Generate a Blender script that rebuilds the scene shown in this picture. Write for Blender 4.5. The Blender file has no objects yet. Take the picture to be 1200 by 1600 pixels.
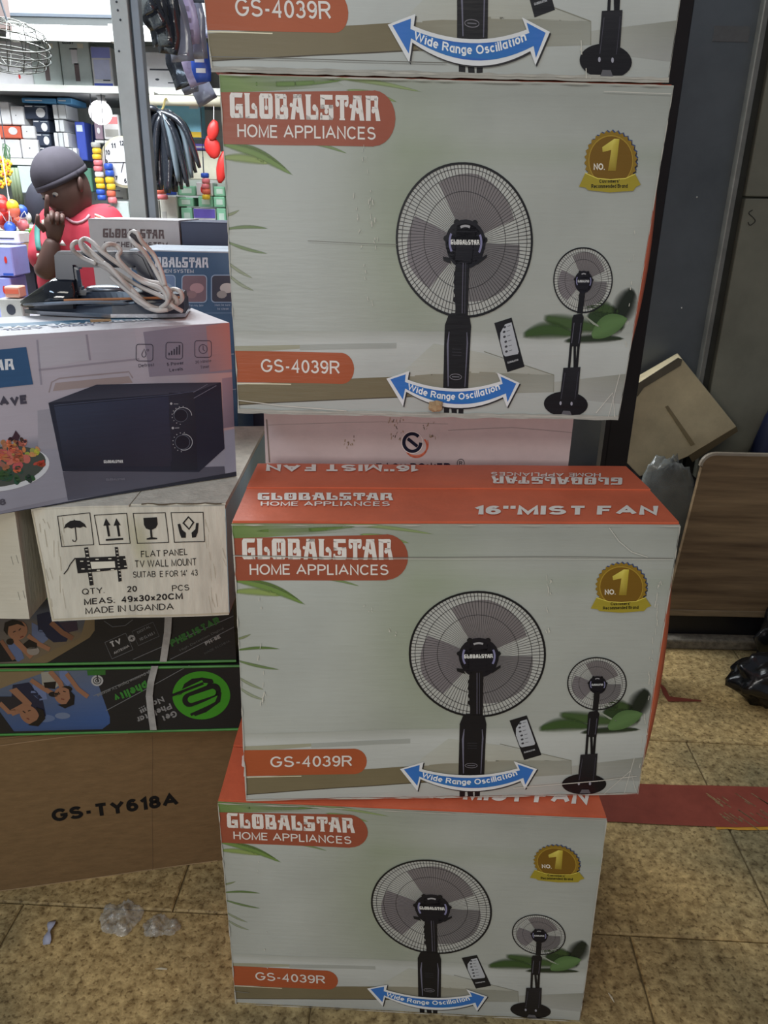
import bpy, bmesh, math, random
import numpy as np
from mathutils import Vector, Matrix, noise
from mathutils.geometry import tessellate_polygon
random.seed(7)
scene = bpy.context.scene
COL = scene.collection

# ------------------------------------------------------------------ camera
FPX, PITCH, ROLL, HCAM = 1200.0, 0.384, 0.022, 1.314
_cp, _sp, _cr, _sr = math.cos(PITCH), math.sin(PITCH), math.cos(ROLL), math.sin(ROLL)
FW = Vector((0, _cp, -_sp)); _up = Vector((0, _sp, _cp)); _r = Vector((1, 0, 0))
RT = _r * _cr + _up * _sr
UP = -_r * _sr + _up * _cr
CAMPOS = Vector((0, 0, HCAM))
cam_d = bpy.data.cameras.new('camera'); cam = bpy.data.objects.new('camera', cam_d); COL.objects.link(cam)
cam_d.sensor_fit = 'VERTICAL'; cam_d.sensor_height = 24.0; cam_d.lens = FPX * 24.0 / 1600.0
cam_d.clip_start = 0.02
m = Matrix.Identity(4)
for i in range(3):
    m[i][0] = RT[i]; m[i][1] = UP[i]; m[i][2] = -FW[i]; m[i][3] = CAMPOS[i]
cam.matrix_world = m
scene.camera = cam

# ------------------------------------------------------------------ world, lights, exposure
scene.view_settings.view_transform = 'Standard'
scene.view_settings.look = 'None'
scene.view_settings.gamma = 1.0
scene.view_settings.use_curve_mapping = False
scene.view_settings.exposure = 0.0
w = bpy.data.worlds.new('world'); scene.world = w; w.use_nodes = True
w.node_tree.nodes['Background'].inputs[0].default_value = (0.80, 0.86, 1.0, 1)
w.node_tree.nodes['Background'].inputs[1].default_value = 0.20


def area(name, loc, target, sx, sy, power, color):
    d = bpy.data.lights.new(name, 'AREA'); d.shape = 'RECTANGLE'; d.size = sx; d.size_y = sy
    d.energy = power; d.color = color
    o = bpy.data.objects.new(name, d); COL.objects.link(o); o.location = loc
    o.rotation_euler = (Vector(target) - Vector(loc)).to_track_quat('-Z', 'Y').to_euler()
    return o


# hallway ceiling lamp and added fill lights near the viewer, shop ceiling lamps beyond the stacks
area('hall_lamp', (-0.1, -0.9, 2.75), (0.1, 1.0, 0.2), 1.4, 0.5, 13, (1.0, 0.96, 0.86))
area('hall_side_lamp', (-0.55, -0.7, 1.30), (0.35, 1.0, 0.15), 0.6, 0.35, 9.8, (1.0, 0.97, 0.92))  # unseen low fill light, added to brighten the lower cartons
area('hall_lamp_left', (-1.25, 0.15, 2.15), (-0.15, 1.15, 1.15), 0.9, 0.2, 7, (0.62, 0.80, 1.0))  # unseen cool fill light, added to tint the cartons from the left
area('shop_lamp_front', (-1.35, 2.75, 2.46), (-1.3, 3.1, 0.0), 1.5, 0.5, 72, (0.93, 0.97, 1.0))
area('shop_lamp_back', (-1.6, 3.6, 2.50), (-1.5, 4.5, 0.6), 1.8, 0.3, 34, (0.93, 0.97, 1.0))
area('shop_doorway_lamp', (-0.9, 2.3, 2.3), (-0.2, 1.25, 0.8), 0.9, 0.2, 14, (0.88, 0.94, 1.0))


# ------------------------------------------------------------------ helpers
def at(px, py, Y):
    d = FW + RT * ((px - 600) / FPX) - UP * ((py - 800) / FPX)
    return CAMPOS + d * (Y / d.y)


def atz(px, py, Z):
    d = FW + RT * ((px - 600) / FPX) - UP * ((py - 800) / FPX)
    return CAMPOS + d * ((Z - HCAM) / d.z)


def srgb(r, g, b, k=1.0):
    def f(c):
        c /= 255.0
        return min(0.95, k * (c / 12.92 if c <= 0.04045 else ((c + 0.055) / 1.055) ** 2.4))
    return (f(r), f(g), f(b))


MATS = {}


def mat(name, rgb, rough=0.6, metal=0.0, var=0.12, scale=14.0, bump=0.0, bscale=60.0, spec=0.4,
        emit=None, estr=0.0, alpha=1.0, trans=0.0, stretch=None, rgb2=None):
    if name in MATS:
        return MATS[name]
    ma = bpy.data.materials.new(name); ma.use_nodes = True
    nt = ma.node_tree; N = nt.nodes; L = nt.links
    p = N['Principled BSDF']
    p.inputs['Roughness'].default_value = rough; p.inputs['Metallic'].default_value = metal
    p.inputs['Specular IOR Level'].default_value = spec
    geo = N.new('ShaderNodeNewGeometry')
    vec = geo.outputs['Position']
    if stretch:
        mp = N.new('ShaderNodeMapping'); mp.inputs['Scale'].default_value = stretch
        L.new(vec, mp.inputs[0]); vec = mp.outputs[0]
    no = N.new('ShaderNodeTexNoise'); no.inputs['Scale'].default_value = scale; no.inputs['Detail'].default_value = 6
    no.inputs['Roughness'].default_value = 0.65
    L.new(vec, no.inputs['Vector'])
    mx = N.new('ShaderNodeMix'); mx.data_type = 'RGBA'
    c2 = rgb2 if rgb2 else tuple(c * (1 - var * 2) for c in rgb)
    c1 = rgb if rgb2 else tuple(min(1, c * (1 + var)) for c in rgb)
    mx.inputs[6].default_value = (*c2, 1); mx.inputs[7].default_value = (*c1, 1)
    rp = N.new('ShaderNodeMapRange'); rp.inputs[1].default_value = 0.3; rp.inputs[2].default_value = 0.7
    L.new(no.outputs['Fac'], rp.inputs[0]); L.new(rp.outputs[0], mx.inputs[0])
    L.new(mx.outputs[2], p.inputs['Base Color'])
    if bump:
        n2 = N.new('ShaderNodeTexNoise'); n2.inputs['Scale'].default_value = bscale; n2.inputs['Detail'].default_value = 4
        L.new(vec, n2.inputs['Vector'])
        b = N.new('ShaderNodeBump'); b.inputs['Strength'].default_value = bump; b.inputs['Distance'].default_value = 0.004
        L.new(n2.outputs['Fac'], b.inputs['Height']); L.new(b.outputs[0], p.inputs['Normal'])
    if emit:
        p.inputs['Emission Color'].default_value = (*emit, 1); p.inputs['Emission Strength'].default_value = estr
    if alpha < 1: p.inputs['Alpha'].default_value = alpha
    if trans: p.inputs['Transmission Weight'].default_value = trans
    MATS[name] = ma
    return ma


def print_mat(name, rough=0.36, spec=0.4, bump=0.12):
    ma = bpy.data.materials.new(name); ma.use_nodes = True
    nt = ma.node_tree; N = nt.nodes; L = nt.links; p = N['Principled BSDF']
    at_ = N.new('ShaderNodeAttribute'); at_.attribute_name = 'Col'
    geo = N.new('ShaderNodeNewGeometry')
    no = N.new('ShaderNodeTexNoise'); no.inputs['Scale'].default_value = 9; no.inputs['Detail'].default_value = 8
    L.new(geo.outputs['Position'], no.inputs['Vector'])
    mr = N.new('ShaderNodeMapRange'); mr.inputs[1].default_value = 0.3; mr.inputs[2].default_value = 0.7
    mr.inputs[3].default_value = 0.92; mr.inputs[4].default_value = 1.05
    L.new(no.outputs['Fac'], mr.inputs[0])
    vm = N.new('ShaderNodeVectorMath'); vm.operation = 'SCALE'
    L.new(at_.outputs['Color'], vm.inputs[0]); L.new(mr.outputs[0], vm.inputs['Scale'])
    L.new(vm.outputs[0], p.inputs['Base Color'])
    r2 = N.new('ShaderNodeMapRange'); r2.inputs[3].default_value = rough - 0.06; r2.inputs[4].default_value = rough + 0.12
    L.new(no.outputs['Fac'], r2.inputs[0]); L.new(r2.outputs[0], p.inputs['Roughness'])
    p.inputs['Specular IOR Level'].default_value = spec
    # faint corrugation showing through the printed liner
    wv = N.new('ShaderNodeTexNoise'); wv.inputs['Scale'].default_value = 1.0; wv.inputs['Detail'].default_value = 3
    mp = N.new('ShaderNodeMapping'); mp.inputs['Scale'].default_value = (18, 18, 160)
    L.new(geo.outputs['Position'], mp.inputs[0]); L.new(mp.outputs[0], wv.inputs['Vector'])
    b = N.new('ShaderNodeBump'); b.inputs['Strength'].default_value = bump; b.inputs['Distance'].default_value = 0.003
    L.new(wv.outputs['Fac'], b.inputs['Height']); L.new(b.outputs[0], p.inputs['Normal'])
    MATS[name] = ma
    return ma


M_PRINT = print_mat('glossy_print')
M_SOFT = print_mat('soft_edged_print')
_n = M_SOFT.node_tree; _n.links.new(_n.nodes['Attribute'].outputs['Alpha'], _n.nodes['Principled BSDF'].inputs['Alpha'])
M_MATTEPRINT = print_mat('matte_print', 0.75, 0.2, 0.2)
M_BROWN = mat('brown_cardboard', srgb(128, 103, 72), 0.8, var=0.08, scale=30, bump=0.15, spec=0.2, stretch=(1, 1, 3))
M_KRAFT_EDGE = mat('kraft_edge', srgb(176, 146, 110), 0.85, var=0.15, scale=60)
M_WHITECARD = mat('white_cardboard', srgb(212, 207, 192), 0.7, var=0.1, scale=12, bump=0.3, bscale=40, spec=0.25, stretch=(4, 4, 0.6))
M_ORANGE = mat('orange_print', srgb(210, 104, 72), 0.4, var=0.08, scale=10, bump=0.15)
M_TAPE = mat('clear_tape', srgb(200, 200, 195), 0.15, alpha=0.28, spec=0.7)

ORG = {}
SEEN = set()


def rootof(o):
    while o.parent: o = o.parent
    return o


def link(name, me, parent=None):
    o = bpy.data.objects.new(name, me); COL.objects.link(o)
    if parent is not None: o.parent = parent
    return o


def setp(o, label=None, cat=None, group=None, kind=None):
    if label: o['label'] = label
    if cat: o['category'] = cat
    if group: o['group'] = group
    if kind: o['kind'] = kind
    return o


def thing(name, loc, label, cat, group=None):
    o = link(name, None); o.location = Vector(loc); o.empty_display_size = 0.05
    return setp(o, label, cat, group)


def mk(name, verts, faces, material, parent=None, smooth=False, cols=None, origin=None):
    """mesh from world coordinates; parented meshes share the root's origin"""
    if parent is not None:
        off = Vector(rootof(parent).location)
    elif origin is not None:
        off = Vector(origin)
    else:
        off = Vector((0, 0, 0))
    me = bpy.data.meshes.new(name)
    me.from_pydata([tuple(Vector(v) - off) for v in verts], [], faces)
    if isinstance(material, (list, tuple)):
        for x in material: me.materials.append(x)
    else:
        me.materials.append(material)
    if cols is not None:
        a = me.color_attributes.new('Col', 'FLOAT_COLOR', 'POINT')
        arr = np.ones((len(verts), 4), np.float32); arr[:, :3] = np.array(cols, np.float32).reshape(-1, 3)
        a.data.foreach_set('color', arr.ravel())
    if smooth:
        me.polygons.foreach_set('use_smooth', [True] * len(me.polygons))
    me.update()
    o = link(name, me, parent)
    if parent is None: o.location = off
    return o


class MB:
    """collects simple solids into one mesh"""
    def __init__(s): s.v = []; s.f = []

    def add(s, v, f):
        n = len(s.v); s.v += [Vector(x) for x in v]; s.f += [tuple(i + n for i in q) for q in f]; return s

    def box(s, lo, hi, rot=None, about=None):
        x0, y0, z0 = lo; x1, y1, z1 = hi
        v = [Vector(p) for p in ((x0, y0, z0), (x1, y0, z0), (x1, y1, z0), (x0, y1, z0), (x0, y0, z1), (x1, y0, z1), (x1, y1, z1), (x0, y1, z1))]
        if rot is not None:
            a = Vector(about) if about is not None else sum(v, Vector()) / 8
            v = [rot @ (p - a) + a for p in v]
        return s.add(v, [(0, 3, 2, 1), (4, 5, 6, 7), (0, 1, 5, 4), (1, 2, 6, 5), (2, 3, 7, 6), (3, 0, 4, 7)])

    def prism(s, poly, dv):
        n = len(poly); dv = Vector(dv)
        v = [Vector(p) for p in poly] + [Vector(p) + dv for p in poly]
        f = [tuple(range(n)), tuple(range(2 * n - 1, n - 1, -1))] + [(i, i + n, (i + 1) % n + n, (i + 1) % n) for i in range(n)]
        return s.add(v, f)

    def tube(s, pts, r, n=8, cap=True, flat=1.0):
        pts = [Vector(p) for p in pts]; rr = r if isinstance(r, (list, tuple)) else [r] * len(pts)
        v = []; f = []; prev = None
        for i, p in enumerate(pts):
            t = (pts[min(i + 1, len(pts) - 1)] - pts[max(i - 1, 0)])
            if t.length < 1e-9: t = Vector((0, 0, 1))
            t.normalize()
            if prev is None:
                a = Vector((0, 0, 1)) if abs(t.z) < 0.9 else Vector((0, 1, 0))
                u = t.cross(a).normalized()
            else:
                u = (prev - t * prev.dot(t)).normalized()
            prev = u; b = t.cross(u)
            for k in range(n):
                an = 2 * math.pi * k / n
                v.append(p + (u * math.cos(an) + b * math.sin(an) * flat) * rr[i])
        for i in range(len(pts) - 1):
            for k in range(n):
                f.append((i * n + k, i * n + (k + 1) % n, (i + 1) * n + (k + 1) % n, (i + 1) * n + k))
        if cap:
            f.append(tuple(range(n - 1, -1, -1))); f.append(tuple(range((len(pts) - 1) * n, len(pts) * n)))
        return s.add(v, f)

    def lathe(s, c, prof, n=16, axis=None):
        """prof: (radius, height) pairs about z, or about axis"""
        c = Vector(c); q = Vector((0, 0, 1)).rotation_difference(Vector(axis)) if axis is not None else None
        v = []; f = []
        for r, h in prof:
            for k in range(n):
                a = 2 * math.pi * k / n; p = Vector((r * math.cos(a), r * math.sin(a), h))
                v.append(c + (q @ p if q else p))
        m_ = len(prof)
        for i in range(m_ - 1):
            for k in range(n):
                f.append((i * n + k, i * n + (k + 1) % n, (i + 1) * n + (k + 1) % n, (i + 1) * n + k))
        f.append(tuple(range(n - 1, -1, -1))); f.append(tuple(range((m_ - 1) * n, m_ * n)))
        return s.add(v, f)

    def ball(s, c, rx, ry=None, rz=None, n=14, fn=None):
        ry = ry or rx; rz = rz or rx; c = Vector(c); v = []; f = []; m_ = n // 2 + 1
        for i in range(1, m_):
            th = math.pi * i / m_
            for k in range(n):
                ph = 2 * math.pi * k / n
                d = Vector((math.sin(th) * math.cos(ph), math.sin(th) * math.sin(ph), math.cos(th)))
                g = fn(d) if fn else 1
                v.append(c + Vector((d.x * rx, d.y * ry, d.z * rz)) * g)
        g0 = fn(Vector((0, 0, 1))) if fn else 1; g1 = fn(Vector((0, 0, -1))) if fn else 1
        v.append(c + Vector((0, 0, rz * g0))); v.append(c - Vector((0, 0, rz * g1)))
        R = m_ - 1
        for i in range(R - 1):
            for k in range(n):
                f.append((i * n + k, (i + 1) * n + k, (i + 1) * n + (k + 1) % n, i * n + (k + 1) % n))
        for k in range(n):
            f.append((R * n, k, (k + 1) % n)); f.append((R * n + 1, (R - 1) * n + (k + 1) % n, (R - 1) * n + k))
        return s.add(v, f)

    def build(s, name, material, parent=None, smooth=False, origin=None, bevel=0, seg=2):
        o = mk(name, s.v, s.f, material, parent, smooth, origin=origin)
        if bevel:
            bm = bmesh.new(); bm.from_mesh(o.data)
            bmesh.ops.bevel(bm, geom=[e for e in bm.edges if len(e.link_faces) == 2 and e.calc_face_angle(0) > 0.5], offset=bevel, segments=seg, affect='EDGES', profile=0.5)
            bm.to_mesh(o.data); bm.free()
        return o


def smooth_path(pts, k=6, closed=False):
    pts = [Vector(p) for p in pts]; n = len(pts); out = []
    rng = range(n if closed else n - 1)
    for i in rng:
        if closed:
            p0, p1, p2, p3 = pts[(i - 1) % n], pts[i], pts[(i + 1) % n], pts[(i + 2) % n]
        else:
            p0, p1, p2, p3 = pts[max(i - 1, 0)], pts[i], pts[i + 1], pts[min(i + 2, n - 1)]
        for j in range(k):
            t = j / k
            out.append(0.5 * ((2 * p1) + (p2 - p0) * t + (2 * p0 - 5 * p1 + 4 * p2 - p3) * t * t + (3 * p1 - p0 - 3 * p2 + p3) * t ** 3))
    if not closed: out.append(pts[-1])
    return out


# ------------------------------------------------------------------ lettering and flat print
GL = {}


def _arc(cx, cy, rx, ry, a0, a1, n=12):
    return [(cx + rx * math.cos(math.radians(a0 + (a1 - a0) * k / n)), cy + ry * math.sin(math.radians(a0 + (a1 - a0) * k / n))) for k in range(n + 1)]


def _font():
    a = _arc; F = {}
    F['A'] = (.78, [[(0, 0), (.39, 1), (.78, 0)], [(.14, .35), (.64, .35)]])
    F['B'] = (.62, [[(.36, .53), (0, .53), (0, 1)] + a(.36, .765, .23, .235, 90, -90), [(0, .53), (0, 0)] + a(.36, .265, .26, .265, -90, 90)])
    F['C'] = (.70, [a(.37, .5, .37, .5, 40, 320, 20)])
    F['D'] = (.66, [[(0, 0), (0, 1)] + a(.26, .5, .40, .5, 90, -90, 16) + [(0, 0)]])
    F['E'] = (.56, [[(.56, 1), (0, 1), (0, 0), (.56, 0)], [(0, .53), (.5, .53)]])
    F['F'] = (.52, [[(.52, 1), (0, 1), (0, 0)], [(0, .52), (.45, .52)]])
    F['G'] = (.74, [a(.38, .5, .38, .5, 40, 340, 20) + [(.74, .46), (.42, .46)]])
    F['H'] = (.62, [[(0, 0), (0, 1)], [(.62, 0), (.62, 1)], [(0, .52), (.62, .52)]])
    F['I'] = (.0, [[(0, 0), (0, 1)]])
    F['J'] = (.42, [[(.42, 1), (.42, .25)] + a(.21, .22, .21, .22, 0, -180, 10)])
    F['K'] = (.62, [[(0, 0), (0, 1)], [(0, .34), (.6, 1)], [(.2, .54), (.62, 0)]])
    F['L'] = (.5, [[(0, 1), (0, 0), (.5, 0)]])
    F['M'] = (.76, [[(0, 0), (0, 1), (.38, .06), (.76, 1), (.76, 0)]])
    F['N'] = (.62, [[(0, 0), (0, 1), (.62, 0), (.62, 1)]])
    F['O'] = (.78, [a(.39, .5, .39, .5, 0, 360, 24)])
    F['P'] = (.60, [[(0, 0), (0, 1)] + a(.34, .74, .26, .26, 90, -90) + [(0, .48)]])
    F['Q'] = (.78, [a(.39, .5, .39, .5, 0, 360, 24), [(.48, .22), (.76, -.04)]])
    F['R'] = (.64, [[(0, 0), (0, 1)] + a(.36, .75, .25, .25, 90, -90) + [(0, .5)], [(.34, .5), (.64, 0)]])
    F['S'] = (.62, [a(.31, .75, .27, .25, 25, 230, 12) + a(.31, .26, .31, .26, 62, -155, 14)])
    F['T'] = (.64, [[(0, 1), (.64, 1)], [(.32, 1), (.32, 0)]])
    F['U'] = (.62, [[(0, 1), (0, .3)] + a(.31, .3, .31, .3, 180, 360, 14) + [(.62, 1)]])
    F['V'] = (.72, [[(0, 1), (.36, 0), (.72, 1)]])
    F['W'] = (1.06, [[(0, 1), (.26, 0), (.53, 1), (.80, 0), (1.06, 1)]])
    F['X'] = (.66, [[(0, 0), (.66, 1)], [(0, 1), (.66, 0)]])
    F['Y'] = (.70, [[(0, 1), (.35, .45), (.7, 1)], [(.35, .45), (.35, 0)]])
    F['Z'] = (.60, [[(0, 1), (.6, 1), (0, 0), (.6, 0)]])
    F['0'] = (.48, [a(.24, .5, .24, .5, 0, 360, 20)])
    F['1'] = (.24, [[(0, .74), (.24, 1), (.24, 0)]])
    F['2'] = (.48, [a(.24, .74, .23, .26, 165, -35, 12) + [(.02, 0), (.48, 0)]])
    F['3'] = (.48, [a(.23, .75, .21, .25, 160, -80, 12) + a(.23, .27, .25, .27, 80, -165, 12)])
    F['4'] = (.52, [[(.38, 0), (.38, 1), (0, .28), (.52, .28)]])
    F['5'] = (.48, [[(.44, 1), (.08, 1), (.03, .5)] + a(.23, .31, .25, .31, 125, -160, 14)])
    F['6'] = (.48, [a(.24, .3, .24, .3, 0, 360, 18), [(.0, .32)] + a(.26, .52, .26, .48, 180, 50, 12)])
    F['7'] = (.46, [[(0, 1), (.46, 1), (.16, 0)]])
    F['8'] = (.48, [a(.24, .76, .20, .24, 0, 360, 16), a(.24, .27, .24, .27, 0, 360, 18)])
    F['9'] = (.48, [a(.24, .7, .24, .3, 0, 360, 18), [(.48, .68)] + a(.22, .48, .26, .48, 0, -130, 12)])
    x = .70
    F['a'] = (.44, [[(.44, x), (.44, 0)], a(.22, x / 2, .22, x / 2, 0, 360, 16)])
    F['b'] = (.44, [[(0, 1), (0, 0)], a(.22, x / 2, .22, x / 2, 0, 360, 16)])
    F['c'] = (.42, [a(.23, x / 2, .23, x / 2, 45, 315, 14)])
    F['d'] = (.44, [[(.44, 1), (.44, 0)], a(.22, x / 2, .22, x / 2, 0, 360, 16)])
    F['e'] = (.46, [[(.02, x * .5), (.46, x * .5)] + a(.23, x / 2, .23, x / 2, 0, 315, 16)])
    F['f'] = (.28, [[(.1, 0), (.1, .8), (.18, .97), (.28, 1)], [(0, x), (.26, x)]])
    F['g'] = (.44, [[(.44, x), (.44, -.1)] + a(.22, -.1, .22, .18, 0, -150, 10), a(.22, x / 2, .22, x / 2, 0, 360, 16)])
    F['h'] = (.42, [[(0, 1), (0, 0)], a(.21, .49, .21, .21, 180, 0, 10) + [(.42, 0)]])
    F['i'] = (.0, [[(0, x), (0, 0)], [(0, .93), (0, 1.02)]])
    F['l'] = (.0, [[(0, 1), (0, 0)]])
    F['m'] = (.68, [[(0, x), (0, 0)], a(.17, .53, .17, .17, 180, 0, 8) + [(.34, 0)], a(.51, .53, .17, .17, 180, 0, 8) + [(.68, 0)]])
    F['n'] = (.42, [[(0, x), (0, 0)], a(.21, .49, .21, .21, 180, 0, 10) + [(.42, 0)]])
    F['o'] = (.46, [a(.23, x / 2, .23, x / 2, 0, 360, 18)])
    F['p'] = (.44, [[(0, x), (0, -.28)], a(.22, x / 2, .22, x / 2, 0, 360, 16)])
    F['r'] = (.26, [[(0, x), (0, 0)], [(0, .42), (.08, .6), (.26, x)]])
    F['s'] = (.38, [a(.19, .53, .17, .17, 30, 230, 8) + a(.19, .19, .19, .19, 60, -150, 8)])
    F['t'] = (.26, [[(.1, .95), (.1, .1), (.18, 0), (.26, 0)], [(0, x), (.26, x)]])
    F['u'] = (.42, [[(0, x), (0, .22)] + a(.21, .21, .21, .21, 180, 360, 10), [(.42, x), (.42, 0)]])
    F['v'] = (.42, [[(0, x), (.21, 0), (.42, x)]])
    F['w'] = (.62, [[(0, x), (.16, 0), (.31, x), (.46, 0), (.62, x)]])
    F['x'] = (.42, [[(0, 0), (.42, x)], [(0, x), (.42, 0)]])
    F['y'] = (.42, [[(0, x), (.22, 0)], [(.42, x), (.14, -.26), (0, -.26)]])
    F["'"] = (.0, [[(0, 1), (0, .72)]])
    F['-'] = (.26, [[(0, .38), (.26, .38)]])
    F['.'] = (.0, [[(0, 0), (0, .04)]])
    F[':'] = (.0, [[(0, .0), (0, .05)], [(0, .6), (0, .65)]])
    F['!'] = (.0, [[(0, 1), (0, .3)], [(0, 0), (0, .05)]])
    return F


FONT = _font()


def glyphs(s, bold=0.0):
    """plain sans lettering drawn as strokes: verts (x 0..1 over the word, y in cap heights) and faces"""
    key = (s, bold)
    if key in GL: return GL[key]
    t = 0.125 + bold * 4.0; V = []; Fc = []; x = t / 2
    sc = 1 - t
    for ch in s:
        if ch == ' ': x += 0.38; continue
        wd, st = FONT.get(ch, FONT['-'])
        for pl in st:
            p = [Vector((x + u, t / 2 + v * sc)) for u, v in pl]
            closed = (p[0] - p[-1]).length < 1e-4
            L = []
            for i, q_ in enumerate(p):
                a = p[i - 1] if i else (p[-2] if closed else None)
                b = p[i + 1] if i < len(p) - 1 else (p[1] if closed else None)
                if a is None: d = (b - q_).normalized(); nn = Vector((-d.y, d.x)); k = 1; q2 = q_ - d * (0.0 if ch in "GCSaces2356J9" else t / 2 if len(p) < 9 and False else 0)
                elif b is None: d = (q_ - a).normalized(); nn = Vector((-d.y, d.x)); k = 1
                else:
                    d1 = (q_ - a); d2 = (b - q_)
                    if d1.length < 1e-6: d1 = d2
                    if d2.length < 1e-6: d2 = d1
                    d1 = d1.normalized(); d2 = d2.normalized(); m_ = (d1 + d2)
                    m_ = m_.normalized() if m_.length > 0.05 else d1
                    nn = Vector((-m_.y, m_.x)); k = min(1.9, 1 / max(0.2, abs(nn.dot(Vector((-d1.y, d1.x))))))
                e = Vector((0, 0))
                # flat stroke ends reach the cap line and base line
                if a is None or b is None:
                    dd = d if b is None else -d
                    if abs(dd.x) < 0.05 and (abs(pl[i][1]) < .02 or abs(pl[i][1] - 1) < .02 or abs(pl[i][1] - .7) < .02): e = dd * (t / 2)
                L.append((q_ + nn * (t / 2 * k) + e, q_ - nn * (t / 2 * k) + e))
            n = len(V)
            for i, (u, v) in enumerate(L):
                V += [tuple(u), tuple(v)]
                if i: Fc.append((n + 2 * i - 2, n + 2 * i - 1, n + 2 * i + 1, n + 2 * i))
        x += wd + 0.12 + t * 0.9
    v = np.array(V).reshape(-1, 2)
    if len(v):
        x0, x1 = v[:, 0].min(), v[:, 0].max(); v[:, 0] = (v[:, 0] - x0) / max(1e-6, x1 - x0)
    GL[key] = (v, Fc)
    return GL[key]


def logo_glyph(ch):
    """chunky shop-sign capitals with curled terminals on an 8 x 10 cell: (polygons, discs)"""
    R = lambda a, b, c, d: [(a, b), (c, b), (c, d), (a, d)]
    if ch == 'G': return [[(0.9, 0), (3, 0), (3, 10), (0.9, 10), (0, 8.8), (0, 1.0)], R(2, 0, 8, 1.9), [(2, 8.1), (7.6, 8.1), (8.2, 10), (2, 10)], R(5.4, 0, 8, 5.2), R(4.0, 4.6, 8, 5.6)], [(4.4, 4.1, 1.15)]
    if ch == 'L': return [[(0, 0), (2.9, 0), (2.9, 9), (3.4, 10), (-0.4, 10), (0, 9)], R(0, 0, 7.6, 1.9), R(6.1, 0, 7.6, 4.0)], [(5.3, 4.8, 1.35), (6.4, 4.2, 1.0)]
    if ch == 'O': return [[(0.9, 0), (3, 0), (3, 10), (0.9, 10), (0, 8.8), (0, 1.2)], [(5.6, 0), (7.6, 0), (8.4, 1.2), (8.4, 8.8), (7.6, 10), (5.6, 10)], R(2, 0, 7, 1.9), R(2, 8.1, 7, 10), R(3.9, 4.6, 4.6, 9)], [(4.3, 4.4, 1.0)]
    if ch == 'B': return [[(0, 0), (2.9, 0), (2.9, 10), (-0.3, 10), (0, 9)], R(0, 0, 7, 1.9), R(0, 8.1, 6.6, 10), [(5, 4.8), (7.2, 4.8), (7.2, 9.2), (6.4, 10), (5, 10)], [(5.2, 0), (7.4, 0), (8, 1), (8, 4.2), (7.2, 5.4), (5.2, 5.4)], R(4.2, 4.6, 7, 5.6)], [(4.2, 3.9, 1.1)]
    if ch == 'A': return [[(0, 0), (2.6, 0), (4.4, 10), (2.0, 10), (1.9, 9)], [(5.8, 0), (8.6, 0), (6.6, 10), (4.0, 10)], R(1.8, 8.4, 6.9, 10), [(1.6, 4.6), (6.8, 2.7), (6.8, 4.3), (1.6, 5.9)]], [(0.4, 5.7, 0.9), (4.6, 3.7, 1.1)]
    if ch == 'S': return [R(0, 8.1, 7.6, 10), [(0, 4.4), (2.8, 4.4), (2.8, 10), (0.8, 10), (0, 9)], R(0, 4.4, 7.8, 6.0), [(5.1, 0), (7.3, 0), (8, 1), (8, 5.2), (7.2, 6), (5.1, 6)], R(0, 0, 7.4, 1.9), [(-0.4, 0), (1.4, 0), (1.0, 2.9), (0, 2.9)]], [(3.6, 3.4, 1.15)]
    if ch == 'T': return [R(2.9, 0, 5.5, 10), R(0.4, 8.1, 8, 10), R(0.2, 6.6, 1.3, 9.5), R(7.1, 6.6, 8.2, 9.5), R(2.5, 0, 5.9, 0.7)], [(1.3, 6.4, 1.15), (6.9, 6.4, 1.15)]
    if ch == 'R': return [[(0, 0), (2.9, 0), (2.9, 10), (-0.3, 10), (0, 9)], R(0, 8.1, 6.8, 10), [(5.2, 4.8), (7.3, 4.8), (7.6, 9.2), (6.8, 10), (5.2, 10)], [(5.2, 5.0), (7.4, 5.6), (8.9, 0), (6.2, 0)], R(3.8, 4.8, 7, 5.6)], [(4.5, 4.0, 1.1)]
    return [], []


def homography(src, dst):
    A = []; b = []
    for (x, y), (u, v) in zip(src, dst):
        A.append([x, y, 1, 0, 0, 0, -u * x, -u * y]); b.append(u)
        A.append([0, 0, 0, x, y, 1, -v * x, -v * y]); b.append(v)
    h = np.linalg.solve(np.array(A, float), np.array(b, float))
    return np.append(h, 1).reshape(3, 3)


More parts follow.
